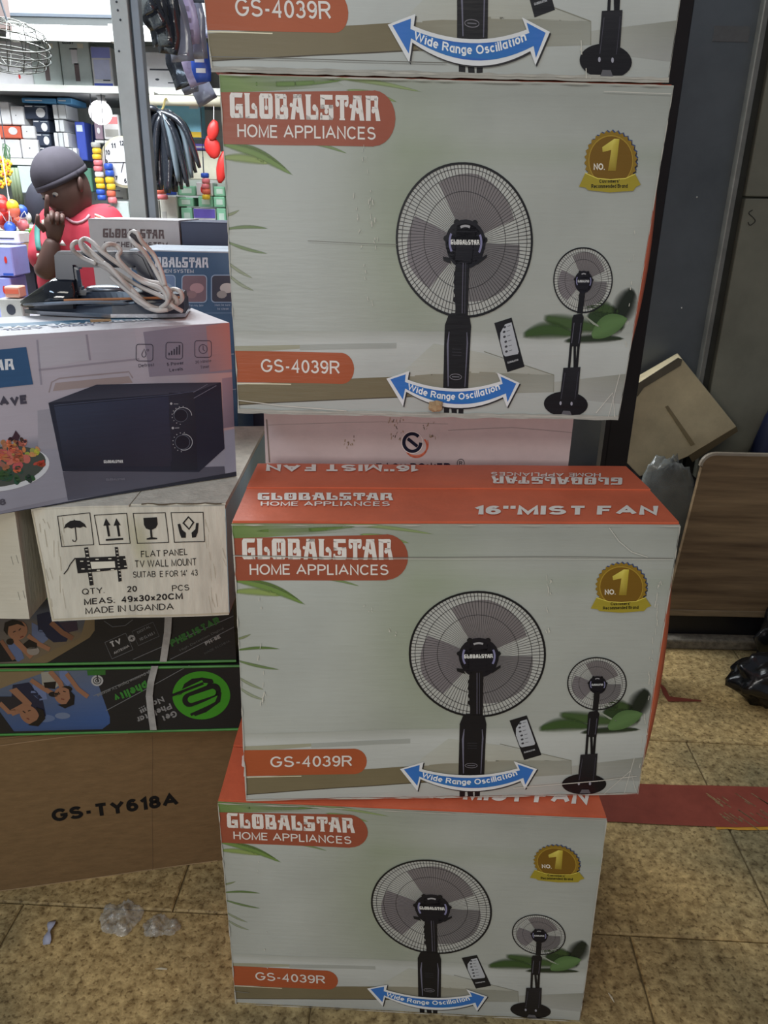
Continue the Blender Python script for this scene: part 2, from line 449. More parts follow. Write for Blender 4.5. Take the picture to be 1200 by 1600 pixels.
class Art:
    """flat print on one face, face coordinates in metres (x right, y up).
    ref maps the drawing's own units (y down) onto the face"""
    def __init__(s, W, H, ref=None, gain=1.3):
        s.W, s.H, s.gain = W, H, gain
        s.Hm = homography(ref, [(0, H), (W, H), (W, 0), (0, 0)]) if ref else None
        s.V = []; s.C = []; s.F = []; s.L = []

    def tr(s, pts):
        a = np.array(pts, float).reshape(-1, 2)
        if s.Hm is None: return a
        q = np.c_[a, np.ones(len(a))] @ s.Hm.T
        return q[:, :2] / q[:, 2:]

    def col(s, c): return (*srgb(*c[:3], s.gain), c[3] if len(c) > 3 else 1.0)

    def raw(s, pts, faces, cols, layer):
        n = len(s.V); q = s.tr(pts)
        for (x, y) in q: s.V.append((x, y, layer))
        if isinstance(cols, list): s.C += [s.col(c) for c in cols]
        else:
            c = s.col(cols); s.C += [c] * len(q)
        s.F += [tuple(i + n for i in f) for f in faces]

    def poly(s, pts, col, layer=2):
        tris = tessellate_polygon([[Vector((x, y, 0)) for x, y in pts]])
        s.raw(pts, tris, col, layer)

    def grid(s, x0, y0, x1, y1, nx, ny, fn, layer=0, quad=None):
        P = []; c = []
        for j in range(ny + 1):
            for i in range(nx + 1):
                u, v = i / nx, j / ny
                if quad:
                    (ax, ay), (bx, by), (cx, cy), (dx, dy) = quad
                    x = (ax * (1 - u) + bx * u) * (1 - v) + (dx * (1 - u) + cx * u) * v
                    y = (ay * (1 - u) + by * u) * (1 - v) + (dy * (1 - u) + cy * u) * v
                else:
                    x = x0 + (x1 - x0) * u; y = y0 + (y1 - y0) * v
                P.append((x, y)); c.append(fn(x, y, u, v))
        f = [(j * (nx + 1) + i, j * (nx + 1) + i + 1, (j + 1) * (nx + 1) + i + 1, (j + 1) * (nx + 1) + i) for j in range(ny) for i in range(nx)]
        s.raw(P, f, c, layer)

    def ell(s, cx, cy, rx, ry, col, layer=2, n=28, a0=0, a1=360, rot=0):
        ca, sa = math.cos(rot), math.sin(rot)
        pts = []
        for k in range(n):
            a = math.radians(a0 + (a1 - a0) * k / (n if a1 - a0 >= 360 else n - 1))
            x, y = rx * math.cos(a), ry * math.sin(a)
            pts.append((cx + x * ca - y * sa, cy + x * sa + y * ca))
        s.poly(pts, col, layer)

    def ring(s, cx, cy, rx, ry, wd, col, layer=2, n=48, a0=0, a1=360):
        pts = []
        for k in range(n + 1):
            a = math.radians(a0 + (a1 - a0) * k / n)
            pts.append((cx + rx * math.cos(a), cy + ry * math.sin(a)))
        s.line(pts, wd, col, layer)

    def line(s, pts, wd, col, layer=2, closed=False):
        p = [Vector(q) for q in pts]
        if closed: p = p + [p[0]]
        V = []; f = []; ws = wd if isinstance(wd, (list, tuple)) else [wd] * len(p)
        for i, q in enumerate(p):
            t = p[min(i + 1, len(p) - 1)] - p[max(i - 1, 0)]
            if closed and i in (0, len(p) - 1): t = p[1] - p[-2]
            t = t.normalized() if t.length > 0 else Vector((1, 0)); nn = Vector((-t.y, t.x))
            V += [tuple(q + nn * ws[i] / 2), tuple(q - nn * ws[i] / 2)]
            if i: f.append((2 * i - 2, 2 * i - 1, 2 * i + 1, 2 * i))
        s.raw(V, f, col, layer)

    def leaf(s, p0, p1, wd, bend, col, edge, layer=1, n=12, hard=False):
        """blade from p0 to p1 with soft (out of focus) borders"""
        a, b = Vector(p0), Vector(p1); d = b - a; nn = Vector((-d.y, d.x)).normalized()
        V = []; c = []; f = []
        for i in range(n + 1):
            t = i / n; q = a + d * t + nn * bend * math.sin(math.pi * t)
            w_ = wd * (math.sin(math.pi * min(1, t * 0.95 + 0.05)) ** 0.75) * 0.5 + 0.01
            V += [tuple(q + nn * w_), tuple(q + nn * w_ * 0.3), tuple(q - nn * w_ * 0.3), tuple(q - nn * w_)]
            e = (*col, 0.75 if hard else 0.0)
            k_ = 1.0 if hard else min(1, 4 * math.sin(math.pi * t)); m1_ = (*col, k_)
            c += [e, m1_, m1_, e]
            if i:
                for k in range(3): f.append((4 * i - 4 + k, 4 * i - 3 + k, 4 * i + 1 + k, 4 * i + k))
        s.raw(V, f, c, layer)

    def text(s, txt, p0, p1, h, col, layer=4, bold=0.0):
        v, f = glyphs(txt, bold)
        a, b = Vector(p0), Vector(p1); d = b - a; u = Vector((d.y, -d.x)).normalized()
        s.raw([tuple(a + d * x + u * (y * h)) for x, y in v], f, col, layer)

    def arctext(s, txt, fn, h, col, layer=4, bold=0.0):
        v, f = glyphs(txt, bold); P = []
        for x, y in v:
            a, b = Vector(fn(x)), Vector(fn(x + 0.01)); d = (b - a).normalized(); P.append(tuple(a + Vector((d.y, -d.x)) * (y * h)))
        s.raw(P, f, col, layer)

    def logo(s, p0, p1, h, col, layer=4, word='GLOBALSTAR'):
        a, b = Vector(p0), Vector(p1); d = b - a; L = d.length; d.normalize(); u = Vector((d.y, -d.x))
        adv = {'L': 8.9, 'G': 9.4, 'O': 9.9, 'B': 9.5, 'A': 9.6, 'S': 9.2, 'T': 9.2, 'R': 9.4}
        tot = sum(adv[c] for c in word) - 0.6; x = 0
        for ch in word:
            P, D = logo_glyph(ch)
            for poly in P:
                s.poly([tuple(a + d * ((x + px) / tot * L) + u * (py / 10 * h)) for px, py in poly], col, layer)
            for (cx, cy, r) in D:
                s.poly([tuple(a + d * ((x + cx + r * math.cos(k * 0.628)) / tot * L) + u * ((cy + r * math.sin(k * 0.628)) / 10 * h)) for k in range(10)], col, layer)
            x += adv[ch]

    def rrect(s, x0, y0, x1, y1, r, col, layer=2, outline=0):
        pts = []
        for cx, cy, a in ((x1 - r, y0 + r, -90), (x1 - r, y1 - r, 0), (x0 + r, y1 - r, 90), (x0 + r, y0 + r, 180)):
            for k in range(5):
                t = math.radians(a + k * 22.5); pts.append((cx + r * math.cos(t), cy + r * math.sin(t)))
        if outline: s.line(pts, outline, col, layer, closed=True)
        else: s.poly(pts, col, layer)

    def place(s, name, face, parent, material, clip=True):
        """lay the print on a Face; long polygons are cut along the face's grid so they follow its dents"""
        nx, ny = face.nx, face.ny
        cw, ch = s.W / nx, s.H / ny
        bm = bmesh.new(); cl = bm.verts.layers.float_color.new('Col')
        vs = []
        for (x, y, l), c in zip(s.V, s.C):
            v = bm.verts.new((x, y, l)); v[cl] = c; vs.append(v)
        big = []
        for f in s.F:
            if len(set(f)) < 3: continue
            try: fc = bm.faces.new([vs[i] for i in f])
            except ValueError: continue
            if any(s.C[i][3] < 0.999 for i in f): fc.material_index = 1
        if clip:
            for co, no in (((0, 0, 0), (-1, 0, 0)), ((s.W, 0, 0), (1, 0, 0)), ((0, 0, 0), (0, -1, 0)), ((0, s.H, 0), (0, 1, 0))):
                bmesh.ops.bisect_plane(bm, geom=bm.verts[:] + bm.edges[:] + bm.faces[:], plane_co=co, plane_no=no, clear_outer=True)
        if face.amp:
            for i in range(1, nx):
                x = i * cw
                fs = [f for f in bm.faces if min(v.co.x for v in f.verts) < x - 1e-5 < x + 1e-5 < max(v.co.x for v in f.verts) and f.calc_area() > cw * ch * 0.02]
                if fs:
                    g = set(fs)
                    for f in fs: g.update(f.verts); g.update(f.edges)
                    bmesh.ops.bisect_plane(bm, geom=list(g), plane_co=(x, 0, 0), plane_no=(1, 0, 0))
            for j in range(1, ny):
                y = j * ch
                fs = [f for f in bm.faces if min(v.co.y for v in f.verts) < y - 1e-5 < y + 1e-5 < max(v.co.y for v in f.verts) and f.calc_area() > cw * ch * 0.02]
                if fs:
                    g = set(fs)
                    for f in fs: g.update(f.verts); g.update(f.edges)
                    bmesh.ops.bisect_plane(bm, geom=list(g), plane_co=(0, y, 0), plane_no=(0, 1, 0))
        bmesh.ops.delete(bm, geom=[v for v in bm.verts if not v.link_faces], context='VERTS')
        off = Vector(rootof(parent).location)
        for v in bm.verts:
            v.co = face.pos(v.co.x / s.W, v.co.y / s.H, 0.0005 + 0.00022 * v.co.z) - off
        bmesh.ops.recalc_face_normals(bm, faces=bm.faces[:0])
        me = bpy.data.meshes.new(name); bm.to_mesh(me); bm.free(); me.materials.append(material); me.materials.append(M_SOFT)
        return link(name, me, parent)


def dent(P, amp):
    return noise.noise_vector(Vector(P) * 6.0) * amp + noise.noise_vector(Vector(P) * 17.0) * amp * 0.4


class Face:
    def __init__(s, BL, BR, TR, TL, n, nx=24, ny=18, amp=0.0):
        s.c = [Vector(p) for p in (BL, BR, TR, TL)]; s.n = Vector(n).normalized(); s.nx, s.ny, s.amp = nx, ny, amp
        s.g = [[s.flat(i / nx, j / ny) + dent(s.flat(i / nx, j / ny), amp) for i in range(nx + 1)] for j in range(ny + 1)]

    def flat(s, u, v):
        a, b, c, d = s.c
        return (a * (1 - u) + b * u) * (1 - v) + (d * (1 - u) + c * u) * v

    def pos(s, u, v, h=0):
        i = min(s.nx - 1, max(0, int(u * s.nx))); j = min(s.ny - 1, max(0, int(v * s.ny)))
        a = u * s.nx - i; b = v * s.ny - j; g = s.g
        return (g[j][i] * (1 - a) + g[j][i + 1] * a) * (1 - b) + (g[j + 1][i] * (1 - a) + g[j + 1][i + 1] * a) * b + s.n * h


def carton(name, label, cat, F, dv, material, amp=0.0, group=None, n=(24, 10, 18), back=None, body='body'):
    """F: front corners BL, BR, TR, TL; dv: vector to the back. returns root, faces"""
    F = [Vector(p) for p in F]; B = [Vector(p) for p in back] if back else [p + Vector(dv) for p in F]
    base = (F[0] + F[1] + B[0] + B[1]) / 4; base.z = min(F[0].z, F[1].z)
    root = thing(name, base, label, cat, group)
    nx, nd, nz = n
    fn = (F[1] - F[0]).cross(F[3] - F[0])
    S = {'front': Face(F[0], F[1], F[2], F[3], fn, nx, nz, amp),
         'right': Face(F[1], B[1], B[2], F[2], (B[1] - F[1]).cross(F[2] - F[1]), nd, nz, amp),
         'left': Face(B[0], F[0], F[3], B[3], (F[0] - B[0]).cross(B[3] - B[0]), nd, nz, amp),
         'back': Face(B[1], B[0], B[3], B[2], -fn, nx, nz, amp),
         'top': Face(F[3], F[2], B[2], B[3], (F[2] - F[3]).cross(B[3] - F[3]), nx, nd, amp),
         'bottom': Face(B[0], B[1], F[1], F[0], (B[1] - B[0]).cross(F[0] - B[0]), nx, nd, amp)}
    v = []; f = []
    for fa in S.values():
        o = len(v); w_ = fa.nx + 1
        for r in fa.g: v += r
        for j in range(fa.ny):
            for i in range(fa.nx):
                f.append((o + j * w_ + i, o + j * w_ + i + 1, o + (j + 1) * w_ + i + 1, o + (j + 1) * w_ + i))
    ob = mk(body, v, f, material, root)
    bm = bmesh.new(); bm.from_mesh(ob.data); bmesh.ops.remove_doubles(bm, verts=bm.verts[:], dist=1e-5)
    bm.to_mesh(ob.data); bm.free()
    return root, S


def flap_on(name, face, u0, v0, u1, v1, th, material, parent, lift=0.0, label=None):
    """thin board lying on a face, following its dents"""
    nx, ny = max(2, int(face.nx * (u1 - u0))), max(2, int(face.ny * (v1 - v0)))
    v = []; f = []
    for k in (0, 1):
        for j in range(ny + 1):
            for i in range(nx + 1):
                u = u0 + (u1 - u0) * i / nx; w_ = v0 + (v1 - v0) * j / ny
                l = lift * ((w_ - v0) / (v1 - v0)) if lift > 0 else -lift * (1 - (w_ - v0) / (v1 - v0))
                v.append(face.pos(u, w_, 0.0003 + l + th * k))
    q = (nx + 1) * (ny + 1); w1 = nx + 1
    for j in range(ny):
        for i in range(nx):
            a = j * w1 + i
            f.append((a, a + w1, a + w1 + 1, a + 1)); f.append((q + a, q + a + 1, q + a + w1 + 1, q + a + w1))
    for i in range(nx):
        f.append((i, i + 1, q + i + 1, q + i)); a = ny * w1 + i; f.append((a + 1, a, q + a, q + a + 1))
    for j in range(ny):
        a = j * w1; f.append((a + w1, a, q + a, q + a + w1)); a = j * w1 + nx; f.append((a, a + w1, q + a + w1, q + a))
    o = mk(name, v, f, material, parent)
    if label: o['label'] = label
    return o

# ================================================================== SETTING
M_TILE = mat('slate_tile', srgb(218, 194, 140), 0.62, scale=48, bump=0.5, bscale=120, rgb2=srgb(124, 102, 64), spec=0.35)
M_GROUT = mat('floor_grout', srgb(116, 100, 70), 0.9, scale=50, bump=0.3)


def tile_material():
    nt = M_TILE.node_tree; N = nt.nodes; L = nt.links; p = N['Principled BSDF']
    src = p.inputs['Base Color'].links[0].from_socket
    geo = N.new('ShaderNodeNewGeometry')
    n1 = N.new('ShaderNodeTexNoise'); n1.inputs['Scale'].default_value = 2.6; n1.inputs['Detail'].default_value = 5
    L.new(geo.outputs['Position'], n1.inputs['Vector'])
    ramp = N.new('ShaderNodeValToRGB'); e = ramp.color_ramp.elements
    e[0].position = 0.36; e[0].color = (0.44, 0.48, 0.52, 1); e[1].position = 0.62; e[1].color = (1.06, 1.0, 0.92, 1)
    L.new(n1.outputs['Fac'], ramp.inputs[0])
    m1 = N.new('ShaderNodeMix'); m1.data_type = 'RGBA'; m1.blend_type = 'MULTIPLY'; m1.inputs[0].default_value = 1
    L.new(src, m1.inputs[6]); L.new(ramp.outputs[0], m1.inputs[7])
    n2 = N.new('ShaderNodeTexNoise'); n2.inputs['Scale'].default_value = 120; n2.inputs['Detail'].default_value = 3
    L.new(geo.outputs['Position'], n2.inputs['Vector'])
    r2 = N.new('ShaderNodeValToRGB'); q = r2.color_ramp.elements
    q[0].position = 0.34; q[0].color = (0.32, 0.27, 0.22, 1); q[1].position = 0.46; q[1].color = (1, 1, 1, 1)
    L.new(n2.outputs['Fac'], r2.inputs[0])
    m2 = N.new('ShaderNodeMix'); m2.data_type = 'RGBA'; m2.blend_type = 'MULTIPLY'; m2.inputs[0].default_value = 0.75
    L.new(m1.outputs[2], m2.inputs[6]); L.new(r2.outputs[0], m2.inputs[7])
    oi = N.new('ShaderNodeObjectInfo')
    mr = N.new('ShaderNodeMapRange'); mr.inputs[3].default_value = 0.82; mr.inputs[4].default_value = 1.14
    L.new(oi.outputs['Random'], mr.inputs[0])
    vm = N.new('ShaderNodeVectorMath'); vm.operation = 'SCALE'
    L.new(m2.outputs[2], vm.inputs[0]); L.new(mr.outputs[0], vm.inputs['Scale'])
    L.new(vm.outputs[0], p.inputs['Base Color'])


tile_material()
floor = MB().box((-4.2, -2.6, -0.06), (4.2, 5.2, -0.006)).build('floor', M_GROUT); setp(floor, kind='structure')
# square stone tiles, every other row shifted by half a tile
tb = bmesh.new(); bmesh.ops.create_cube(tb, size=1)
for v in tb.verts: v.co = Vector((v.co.x * 0.597, v.co.y * 0.597, v.co.z * 0.012))
bmesh.ops.bevel(tb, geom=[e for e in tb.edges if all(v.co.z > 0 for v in e.verts)], offset=0.003, segments=1, affect='EDGES')
tme = bpy.data.meshes.new('tile'); tb.to_mesh(tme); tb.free(); tme.materials.append(M_TILE)
rot = Matrix.Rotation(-0.035, 3, 'Z')
for j in range(-4, 6):
    for i in range(-7, 8):
        y = 1.10 + 0.3 + 0.6 * j
        x = -0.403 + 0.3 + 0.6 * i + (0.3 if j % 2 else 0)
        if y < -1.2 or y > 4.3 or abs(x) > (2.2 if y < 2 else 3.6) or (y > 2 and x > 0.2): continue
        p = rot @ Vector((x, y - 1.1, 0)) + Vector((0, 1.1, 0))
        o = link('tile', tme, floor); o.location = (p.x, p.y, -0.006); o.rotation_euler = (0, 0, -0.035)
# painted red stripe, scuffed, with traces of yellow beneath, and a stray lick of paint
M_RED = mat('red_floor_paint', srgb(140, 70, 56), 0.5, scale=16, rgb2=srgb(122, 58, 46), spec=0.4)
M_YEL = mat('yellow_floor_paint', srgb(190, 140, 50), 0.6)
sv = []; sf = []
for i in range(41):
    x = -1.7 + 3.6 * i / 40
    sv += [(x, 1.375 - 0.005 * x + random.uniform(-.004, .004), 0.0022), (x, 1.502 + random.uniform(-.003, .003), 0.0022)]
    if i: sf.append((2 * i - 2, 2 * i, 2 * i + 1, 2 * i - 1))
st = mk('painted_stripe', sv, sf, M_RED, floor)
yv = []; yf = []
for i in range(13):
    x = 0.775 + 0.3 * i / 12; yv += [(x, 1.362 + random.uniform(-.003, .002), 0.0012), (x, 1.376, 0.0012)]
    if i: yf.append((2 * i - 2, 2 * i, 2 * i + 1, 2 * i - 1))
mk('paint_trace', yv, yf, M_YEL, floor)
scr = MB()
for k in range(26):
    x = random.uniform(0.79, 0.93); y = random.uniform(1.39, 1.48); l = random.uniform(.008, .05)
    scr.add([(x, y, .0026), (x + .003, y, .0026), (x + l * .7 + .003, y - l, .0026), (x + l * .7, y - l, .0026)], [(0, 3, 2, 1)])
mk('paint_scuff', scr.v, scr.f, M_TILE, floor, )
lk = [atz(x, y, 0.002) for x, y in ((1030, 1066), (1040, 1075), (1046, 1088), (1096, 1094), (1096, 1096), (1044, 1096), (1036, 1084))]
mk('paint_splash', lk, [tuple(range(7))[::-1]], M_RED, floor)

# shop and hallway shell
M_WALL = mat('shop_wall_paint', srgb(222, 228, 224), 0.8, scale=3)
M_OLIVE = mat('grey_olive_wall', srgb(132, 132, 118), 0.75, var=0.1, scale=5, bump=0.1)
M_STEEL = mat('grey_steel_sheet', srgb(106, 112, 116), 0.42, metal=0.35, var=0.1, scale=4)
M_DARKSTEEL = mat('dark_steel', srgb(38, 36, 38), 0.5, metal=0.2, var=0.1)
M_CONC = mat('rough_concrete', srgb(118, 112, 100), 0.9, var=0.25, scale=60, bump=0.6)
setp(MB().box((-4.2, 4.75, 0), (0.56, 4.85, 2.9)).build('wall_back', M_WALL), kind='structure')
setp(MB().box((-4.3, -2.6, 0), (-4.2, 4.85, 2.9)).build('wall_left', M_WALL), kind='structure')
setp(MB().box((-4.2, 2.15, 2.6), (0.56, 4.85, 2.7)).build('ceiling', M_WALL), kind='structure')
wr = MB().box((0.5, 2.62, 0), (0.56, 4.85, 2.9)).box((0.5, 2.62, 0), (3.2, 2.74, 2.9)).build('wall_right', M_OLIVE); setp(wr, kind='structure')
# stone threshold
setp(MB().box((0.42, 2.13, 0), (2.6, 2.62, 0.035)).build('trim_1', M_CONC, bevel=0.006), kind='structure')

# dark steel door frame and grey steel panel on the right
t = thing('steel_frame_post', (0.62, 2.05, 0), 'dark steel upright running up behind the right edge of the carton stack', 'post')
a0, a1 = at(1062, 0, 1.95), at(953, 650, 1.95); wdt = 0.052
MB().box((0.585, 1.95, 0), (0.645, 2.03, 2.6)).build('upright', M_DARKSTEEL, t, bevel=0.003)
MB().box((0.572, 1.945, 0), (0.584, 1.965, 2.6)).build('flange', M_DARKSTEEL, t)
t = thing('steel_partition_panel', (0.85, 2.5, 0.037), 'tall grey steel sheet panel left of the olive wall', 'panel')
pl = 0.62; pr = 1.005
MB().box((pl, 2.49, 0.037), (pr, 2.52, 2.6)).build('sheet', M_STEEL, t)
MB().box((pr - 0.001, 2.462, 0.72), (pr + 0.016, 2.50, 2.6)).build('edge_trim', mat('pale_metal_trim', srgb(134, 134, 128), 0.4, metal=0.3), t, bevel=0.003)
MB().box((pr + 0.016, 2.49, 0.037), (pr + 0.045, 2.52, 2.6)).build('rebate', mat('dark_rebate', srgb(58, 58, 52), 0.7), t)
for px, py in ((1089, 308), (1065, 481)):
    MB().ball(at(px, py, 2.489), .0025, n=8).build('rivet', mat('white_spot', srgb(210, 210, 205), 0.5), t)
t = thing('olive_wall_panel', (1.5, 2.5, 0.037), 'grey-olive boarding right of the steel panel with a small scribble', 'panel')
MB().box((1.052, 2.47, 0.037), (2.6, 2.6, 1.345)).build('lower_board', M_OLIVE, t, bevel=0.004)
MB().box((1.052, 2.475, 1.350), (2.6, 2.6, 2.6)).build('upper_board', M_OLIVE, t, bevel=0.004)
sq = MB(); pts = [at(x, y, 2.468) for x, y in ((1176, 328), (1170, 333), (1177, 340), (1180, 346), (1172, 352), (1169, 347))]
sq.tube(smooth_path(pts, 4), 0.0012, 5); sq.build('scribble', mat('black_ink', (0.02, 0.02, 0.02), 0.6), t)
# faint taped rectangle on the steel panel
p = at(1117, 40, 2.488); q = at(1180, 66, 2.488)
MB().box((p.x, 2.4878, q.z), (q.x - 0.02, 2.4898, p.z)).build('tape_patch', mat('old_tape', srgb(105, 106, 106), 0.5), t.parent or [o for o in bpy.data.objects if o.name == 'steel_partition_panel'][0])

# ================================================================== FAN CARTONS
FANREF = [(363, 822), (1062, 817), (996, 1238), (384, 1250)]
FW_, FH_, FD_ = 0.60, 0.46, 0.243


def fan_front_art():
    A = Art(FW_, FH_, FANREF, gain=1.30)
    OL = (142, 144, 130)

    def bg(x, y, u, v):
        base = np.array([157., 159, 152])
        k = math.exp(-((x - 660 - (y - 950) * 0.05) / 90.0) ** 2) * (0.5 + 0.5 * math.sin(min(1, max(0, (y - 850) / 300)) * 3.1))
        base = base - np.array([17, 13, 24]) * k
        base += np.array([6, 7, 8]) * math.exp(-((x - 470) / 90) ** 2)
        base -= 9 * math.exp(-((y - 835) / 22) ** 2)
        base -= np.array([6, 4, 8]) * math.exp(-((y - 905) / 12) ** 2) * (1 if x > 640 else 0)
        return tuple(base)
    A.grid(0, 0, 0, 0, 24, 18, bg, 0, quad=[(355, 814), (1072, 809), (1000, 1250), (376, 1262)])
    # blurred counter in the picture
    C1 = (176, 178, 173); C0 = (156, 158, 150)
    A.raw([(370, 1146), (1020, 1128), (1020, 1146), (370, 1160)], [(0, 1, 2, 3)], [C0, C0, C1, C1], 1)
    A.raw([(370, 1160), (1020, 1146), (1010, 1262), (370, 1275)], [(0, 1, 2, 3)], [C1, C1, (156, 158, 152), (158, 160, 155)], 1)
    A.raw([(372, 1166), (485, 1161), (485, 1166), (372, 1176)], [(0, 1, 2, 3)], [(148, 146, 126)] * 4, 2)
    A.raw([(485, 1161), (640, 1153), (640, 1160), (485, 1168)], [(0, 1, 2, 3)], [(152, 154, 148)] * 4, 2)
    A.poly([(378, 1216), (640, 1196), (664, 1203), (664, 1221), (378, 1242)], (110, 100, 76), 2)
    A.line([(378, 1242), (664, 1221)], 1.2, (70, 62, 50), 3)
    A.raw([(640, 1196), (760, 1186), (892, 1186), (892, 1208), (664, 1222)], [(0, 1, 2), (0, 2, 3), (0, 3, 4)], [(132, 126, 108), (140, 136, 120), (140, 140, 130), (148, 148, 138), (118, 112, 94)], 2)
    A.raw([(700, 1152), (780, 1162), (892, 1186), (760, 1188), (640, 1197)], [(0, 1, 2, 3), (0, 3, 4)], [(168, 170, 160), (166, 166, 156), (158, 158, 148), (165, 164, 152), (172, 172, 164)], 2)
    A.line([(780, 1160), (892, 1186), (892, 1208)], 1.0, (122, 120, 106), 3)
    A.raw([(892, 1195), (1010, 1180), (1010, 1220), (892, 1214)], [(0, 1, 2, 3)], [(160, 160, 152), (134, 134, 124), (150, 150, 146), (158, 158, 150)], 2)
    # soft green blades, upper left
    G = (104, 128, 66); Gd = (84, 104, 54); E = (152, 156, 138)
    A.raw([(360, 818), (530, 818), (560, 832), (420, 842), (360, 846)], [(0, 1, 2), (0, 2, 3), (0, 3, 4)], [(104, 126, 72), (136, 146, 112, 0.7), (154, 157, 140, 0.0), (120, 138, 84, 0.8), (92, 114, 62)], 1)
    A.leaf((400, 833), (560, 824), 9, 2, (92, 116, 58), (126, 138, 96))
    A.leaf((500, 818), (680, 836), 8, -3, (128, 142, 96), E)
    A.leaf((560, 836), (640, 850), 8, -3, (120, 138, 84), E)
    A.leaf((362, 908), (478, 946), 14, -6, G, E)
    A.leaf((364, 926), (440, 932), 14, -3, (128, 144, 82), E)
    A.leaf((372, 906), (470, 940), 6, -8, Gd, E)
    A.leaf((498, 904), (562, 916), 5, -2, (110, 128, 84), E)
    A.leaf((366, 1000), (392, 991), 5, 1, (120, 128, 94), E)
    A.leaf((366, 1017), (438, 1014), 6, -3, (88, 110, 60), E)
    A.leaf((366, 1031), (437, 1046), 6, 2, (100, 118, 76), E)
    A.leaf((368, 1056), (412, 1078), 6, 2, (130, 136, 112), E)
    A.leaf((370, 1072), (414, 1094), 6, 3, (132, 138, 116), E)
    # banner and logo
    RED = (140, 72, 52)
    pts = [(352, 845), (603, 836)]
    for k in range(13):
        a = math.radians(-88 + 176 * k / 12); pts.append((602 + 34.5 * math.cos(a), 870.5 + 35 * math.sin(a)))
    pts += [(603, 906), (352, 909)]
    A.poly(pts, RED, 3)
    W1 = (206, 199, 192)
    A.logo((379, 876), (613, 874), 31.5, W1, 5)
    A.text('HOME APPLIANCES', (390, 899.5), (606, 897.5), 16, W1, 5, 0.004)
    pts = [(352, 1172), (552, 1169)]
    for k in range(11):
        a = math.radians(-88 + 176 * k / 10); pts.append((552 + 20 * math.cos(a), 1189 + 20 * math.sin(a)))
    pts += [(552, 1209), (352, 1213)]
    A.poly(pts, (156, 78, 46), 3)
    A.line([(352, 1214.5), (470, 1212.5)], 1.2, (206, 198, 170), 3)
    A.text('GS-4039R', (422, 1198), (549, 1196.5), 17, W1, 5, 0.004)

    # the large fan
    def fan(cx, cy, rx, ry, hx, hy, hr, n, lw, big):
        A.ell(cx, cy, rx, ry, (166, 166, 160), 3, 60)
        for a0, a1, c in ((-118, -22, (112, 106, 106)), (2, 92, (108, 104, 104)), (128, 202, (116, 110, 112))):
            pts = [(hx, hy)]
            for k in range(13):
                a = math.radians(a0 + (a1 - a0) * k / 12); r = 0.88 - 0.16 * abs(k / 12 - 0.4)
                pts.append((cx + rx * r * math.cos(a), cy + ry * r * math.sin(a)))
            A.poly(pts, c, 4)
        for k in range(n):
            a = 2 * math.pi * k / n; b = a + 0.10
            A.line([(hx + hr * 0.8 * math.cos(b), hy + hr * 0.8 * math.sin(b)), (cx + rx * 0.6 * math.cos(a + .04), cy + ry * 0.6 * math.sin(a + .04)), (cx + rx * math.cos(a), cy + ry * math.sin(a))],
                   [lw * 0.7, lw, lw * 1.5], (52, 50, 52), 5)
        for r in ((0.60, 0.63), (0.80, 0.84), (0.92, 0.93)) if big else ((0.62, 0.64), (0.86, 0.87)):
            A.ring(cx + (hx - cx) * (1 - r[0]), cy, rx * r[0], ry * r[1], lw * 1.2, (48, 46, 48), 6, 40)
        A.ring(cx, cy, rx - lw, ry - lw, lw * 5.2, (22, 22, 25), 7, 64)
        # motor cover with its notched rim
        A.ell(hx, hy, hr * 1.02, hr * 0.92, (22, 21, 28), 8, 24)
        for a in (-62, -118, -8, 188):
            q = math.radians(a); A.ell(hx + hr * 0.98 * math.cos(q), hy + hr * 0.9 * math.sin(q), hr * 0.15, hr * 0.13, (20, 20, 24), 8, 8)
        A.ell(hx, hy + hr * 0.16, hr * 0.96, hr * 0.92, (20, 19, 27), 8, 28)
        A.ring(hx, hy, hr * 0.8, hr * 0.78, hr * 0.10, (120, 118, 150), 9, 8, 150, 205)
        A.ring(hx, hy, hr * 0.8, hr * 0.78, hr * 0.10, (120, 118, 150), 9, 8, -25, 30)
        A.ring(hx, hy, hr * 0.62, hr * 0.66, hr * 0.10, (150, 148, 150), 9, 8, 245, 290)
    fan(745, 1019.5, 106.5, 97.5, 747, 1022, 31, 112, 0.62, True)
    A.logo((724, 1025.5), (769, 1024.5), 6.2, (214, 212, 206), 10)
    A.poly([(722, 1042), (712, 1041), (713, 1046), (726, 1050)], (22, 22, 26), 9)
    A.poly([(770, 1042), (781, 1036), (781, 1040), (766, 1050)], (22, 22, 26), 9)
    # pole, column, legs
    BK = (21, 20, 24)
    A.poly([(733, 1046), (754, 1046), (753, 1116), (734, 1116), (732, 1090), (730, 1070)], BK, 8)
    A.line([(744, 1048), (744, 1112)], 1.2, (88, 84, 98), 9); A.line([(748, 1048), (748, 1112)], 0.8, (70, 68, 80), 9)
    for k in range(4): A.ell(732.5, 1062 + 11 * k, 3, 4, BK, 8, 8)
    A.poly([(722, 1116), (727, 1112), (751, 1112), (756, 1117), (758.5, 1128), (755, 1212), (715, 1212), (717, 1128)], BK, 8)
    A.line([(724, 1136), (722, 1152), (723, 1206)], [1, 3, 1.2], (104, 102, 118), 9)
    A.line([(752, 1136), (753, 1150), (750, 1206)], [1, 2.4, 1.2], (92, 90, 104), 9)
    A.ring(735, 1193.5, 9.5, 3.6, 0.9, (110, 106, 112), 9, 16)
    A.line([(729, 1193.5), (741, 1193.5)], 1.2, (100, 98, 104), 9)
    for k in range(3): A.line([(729, 1158 + k * 4), (744, 1158 + k * 4)], 0.5, (60, 58, 64), 9)
    A.poly([(717, 1228), (726, 1228), (725, 1250), (717, 1250)], BK, 4)
    A.poly([(728, 1228), (737, 1228), (739, 1250), (731, 1250)], BK, 4)
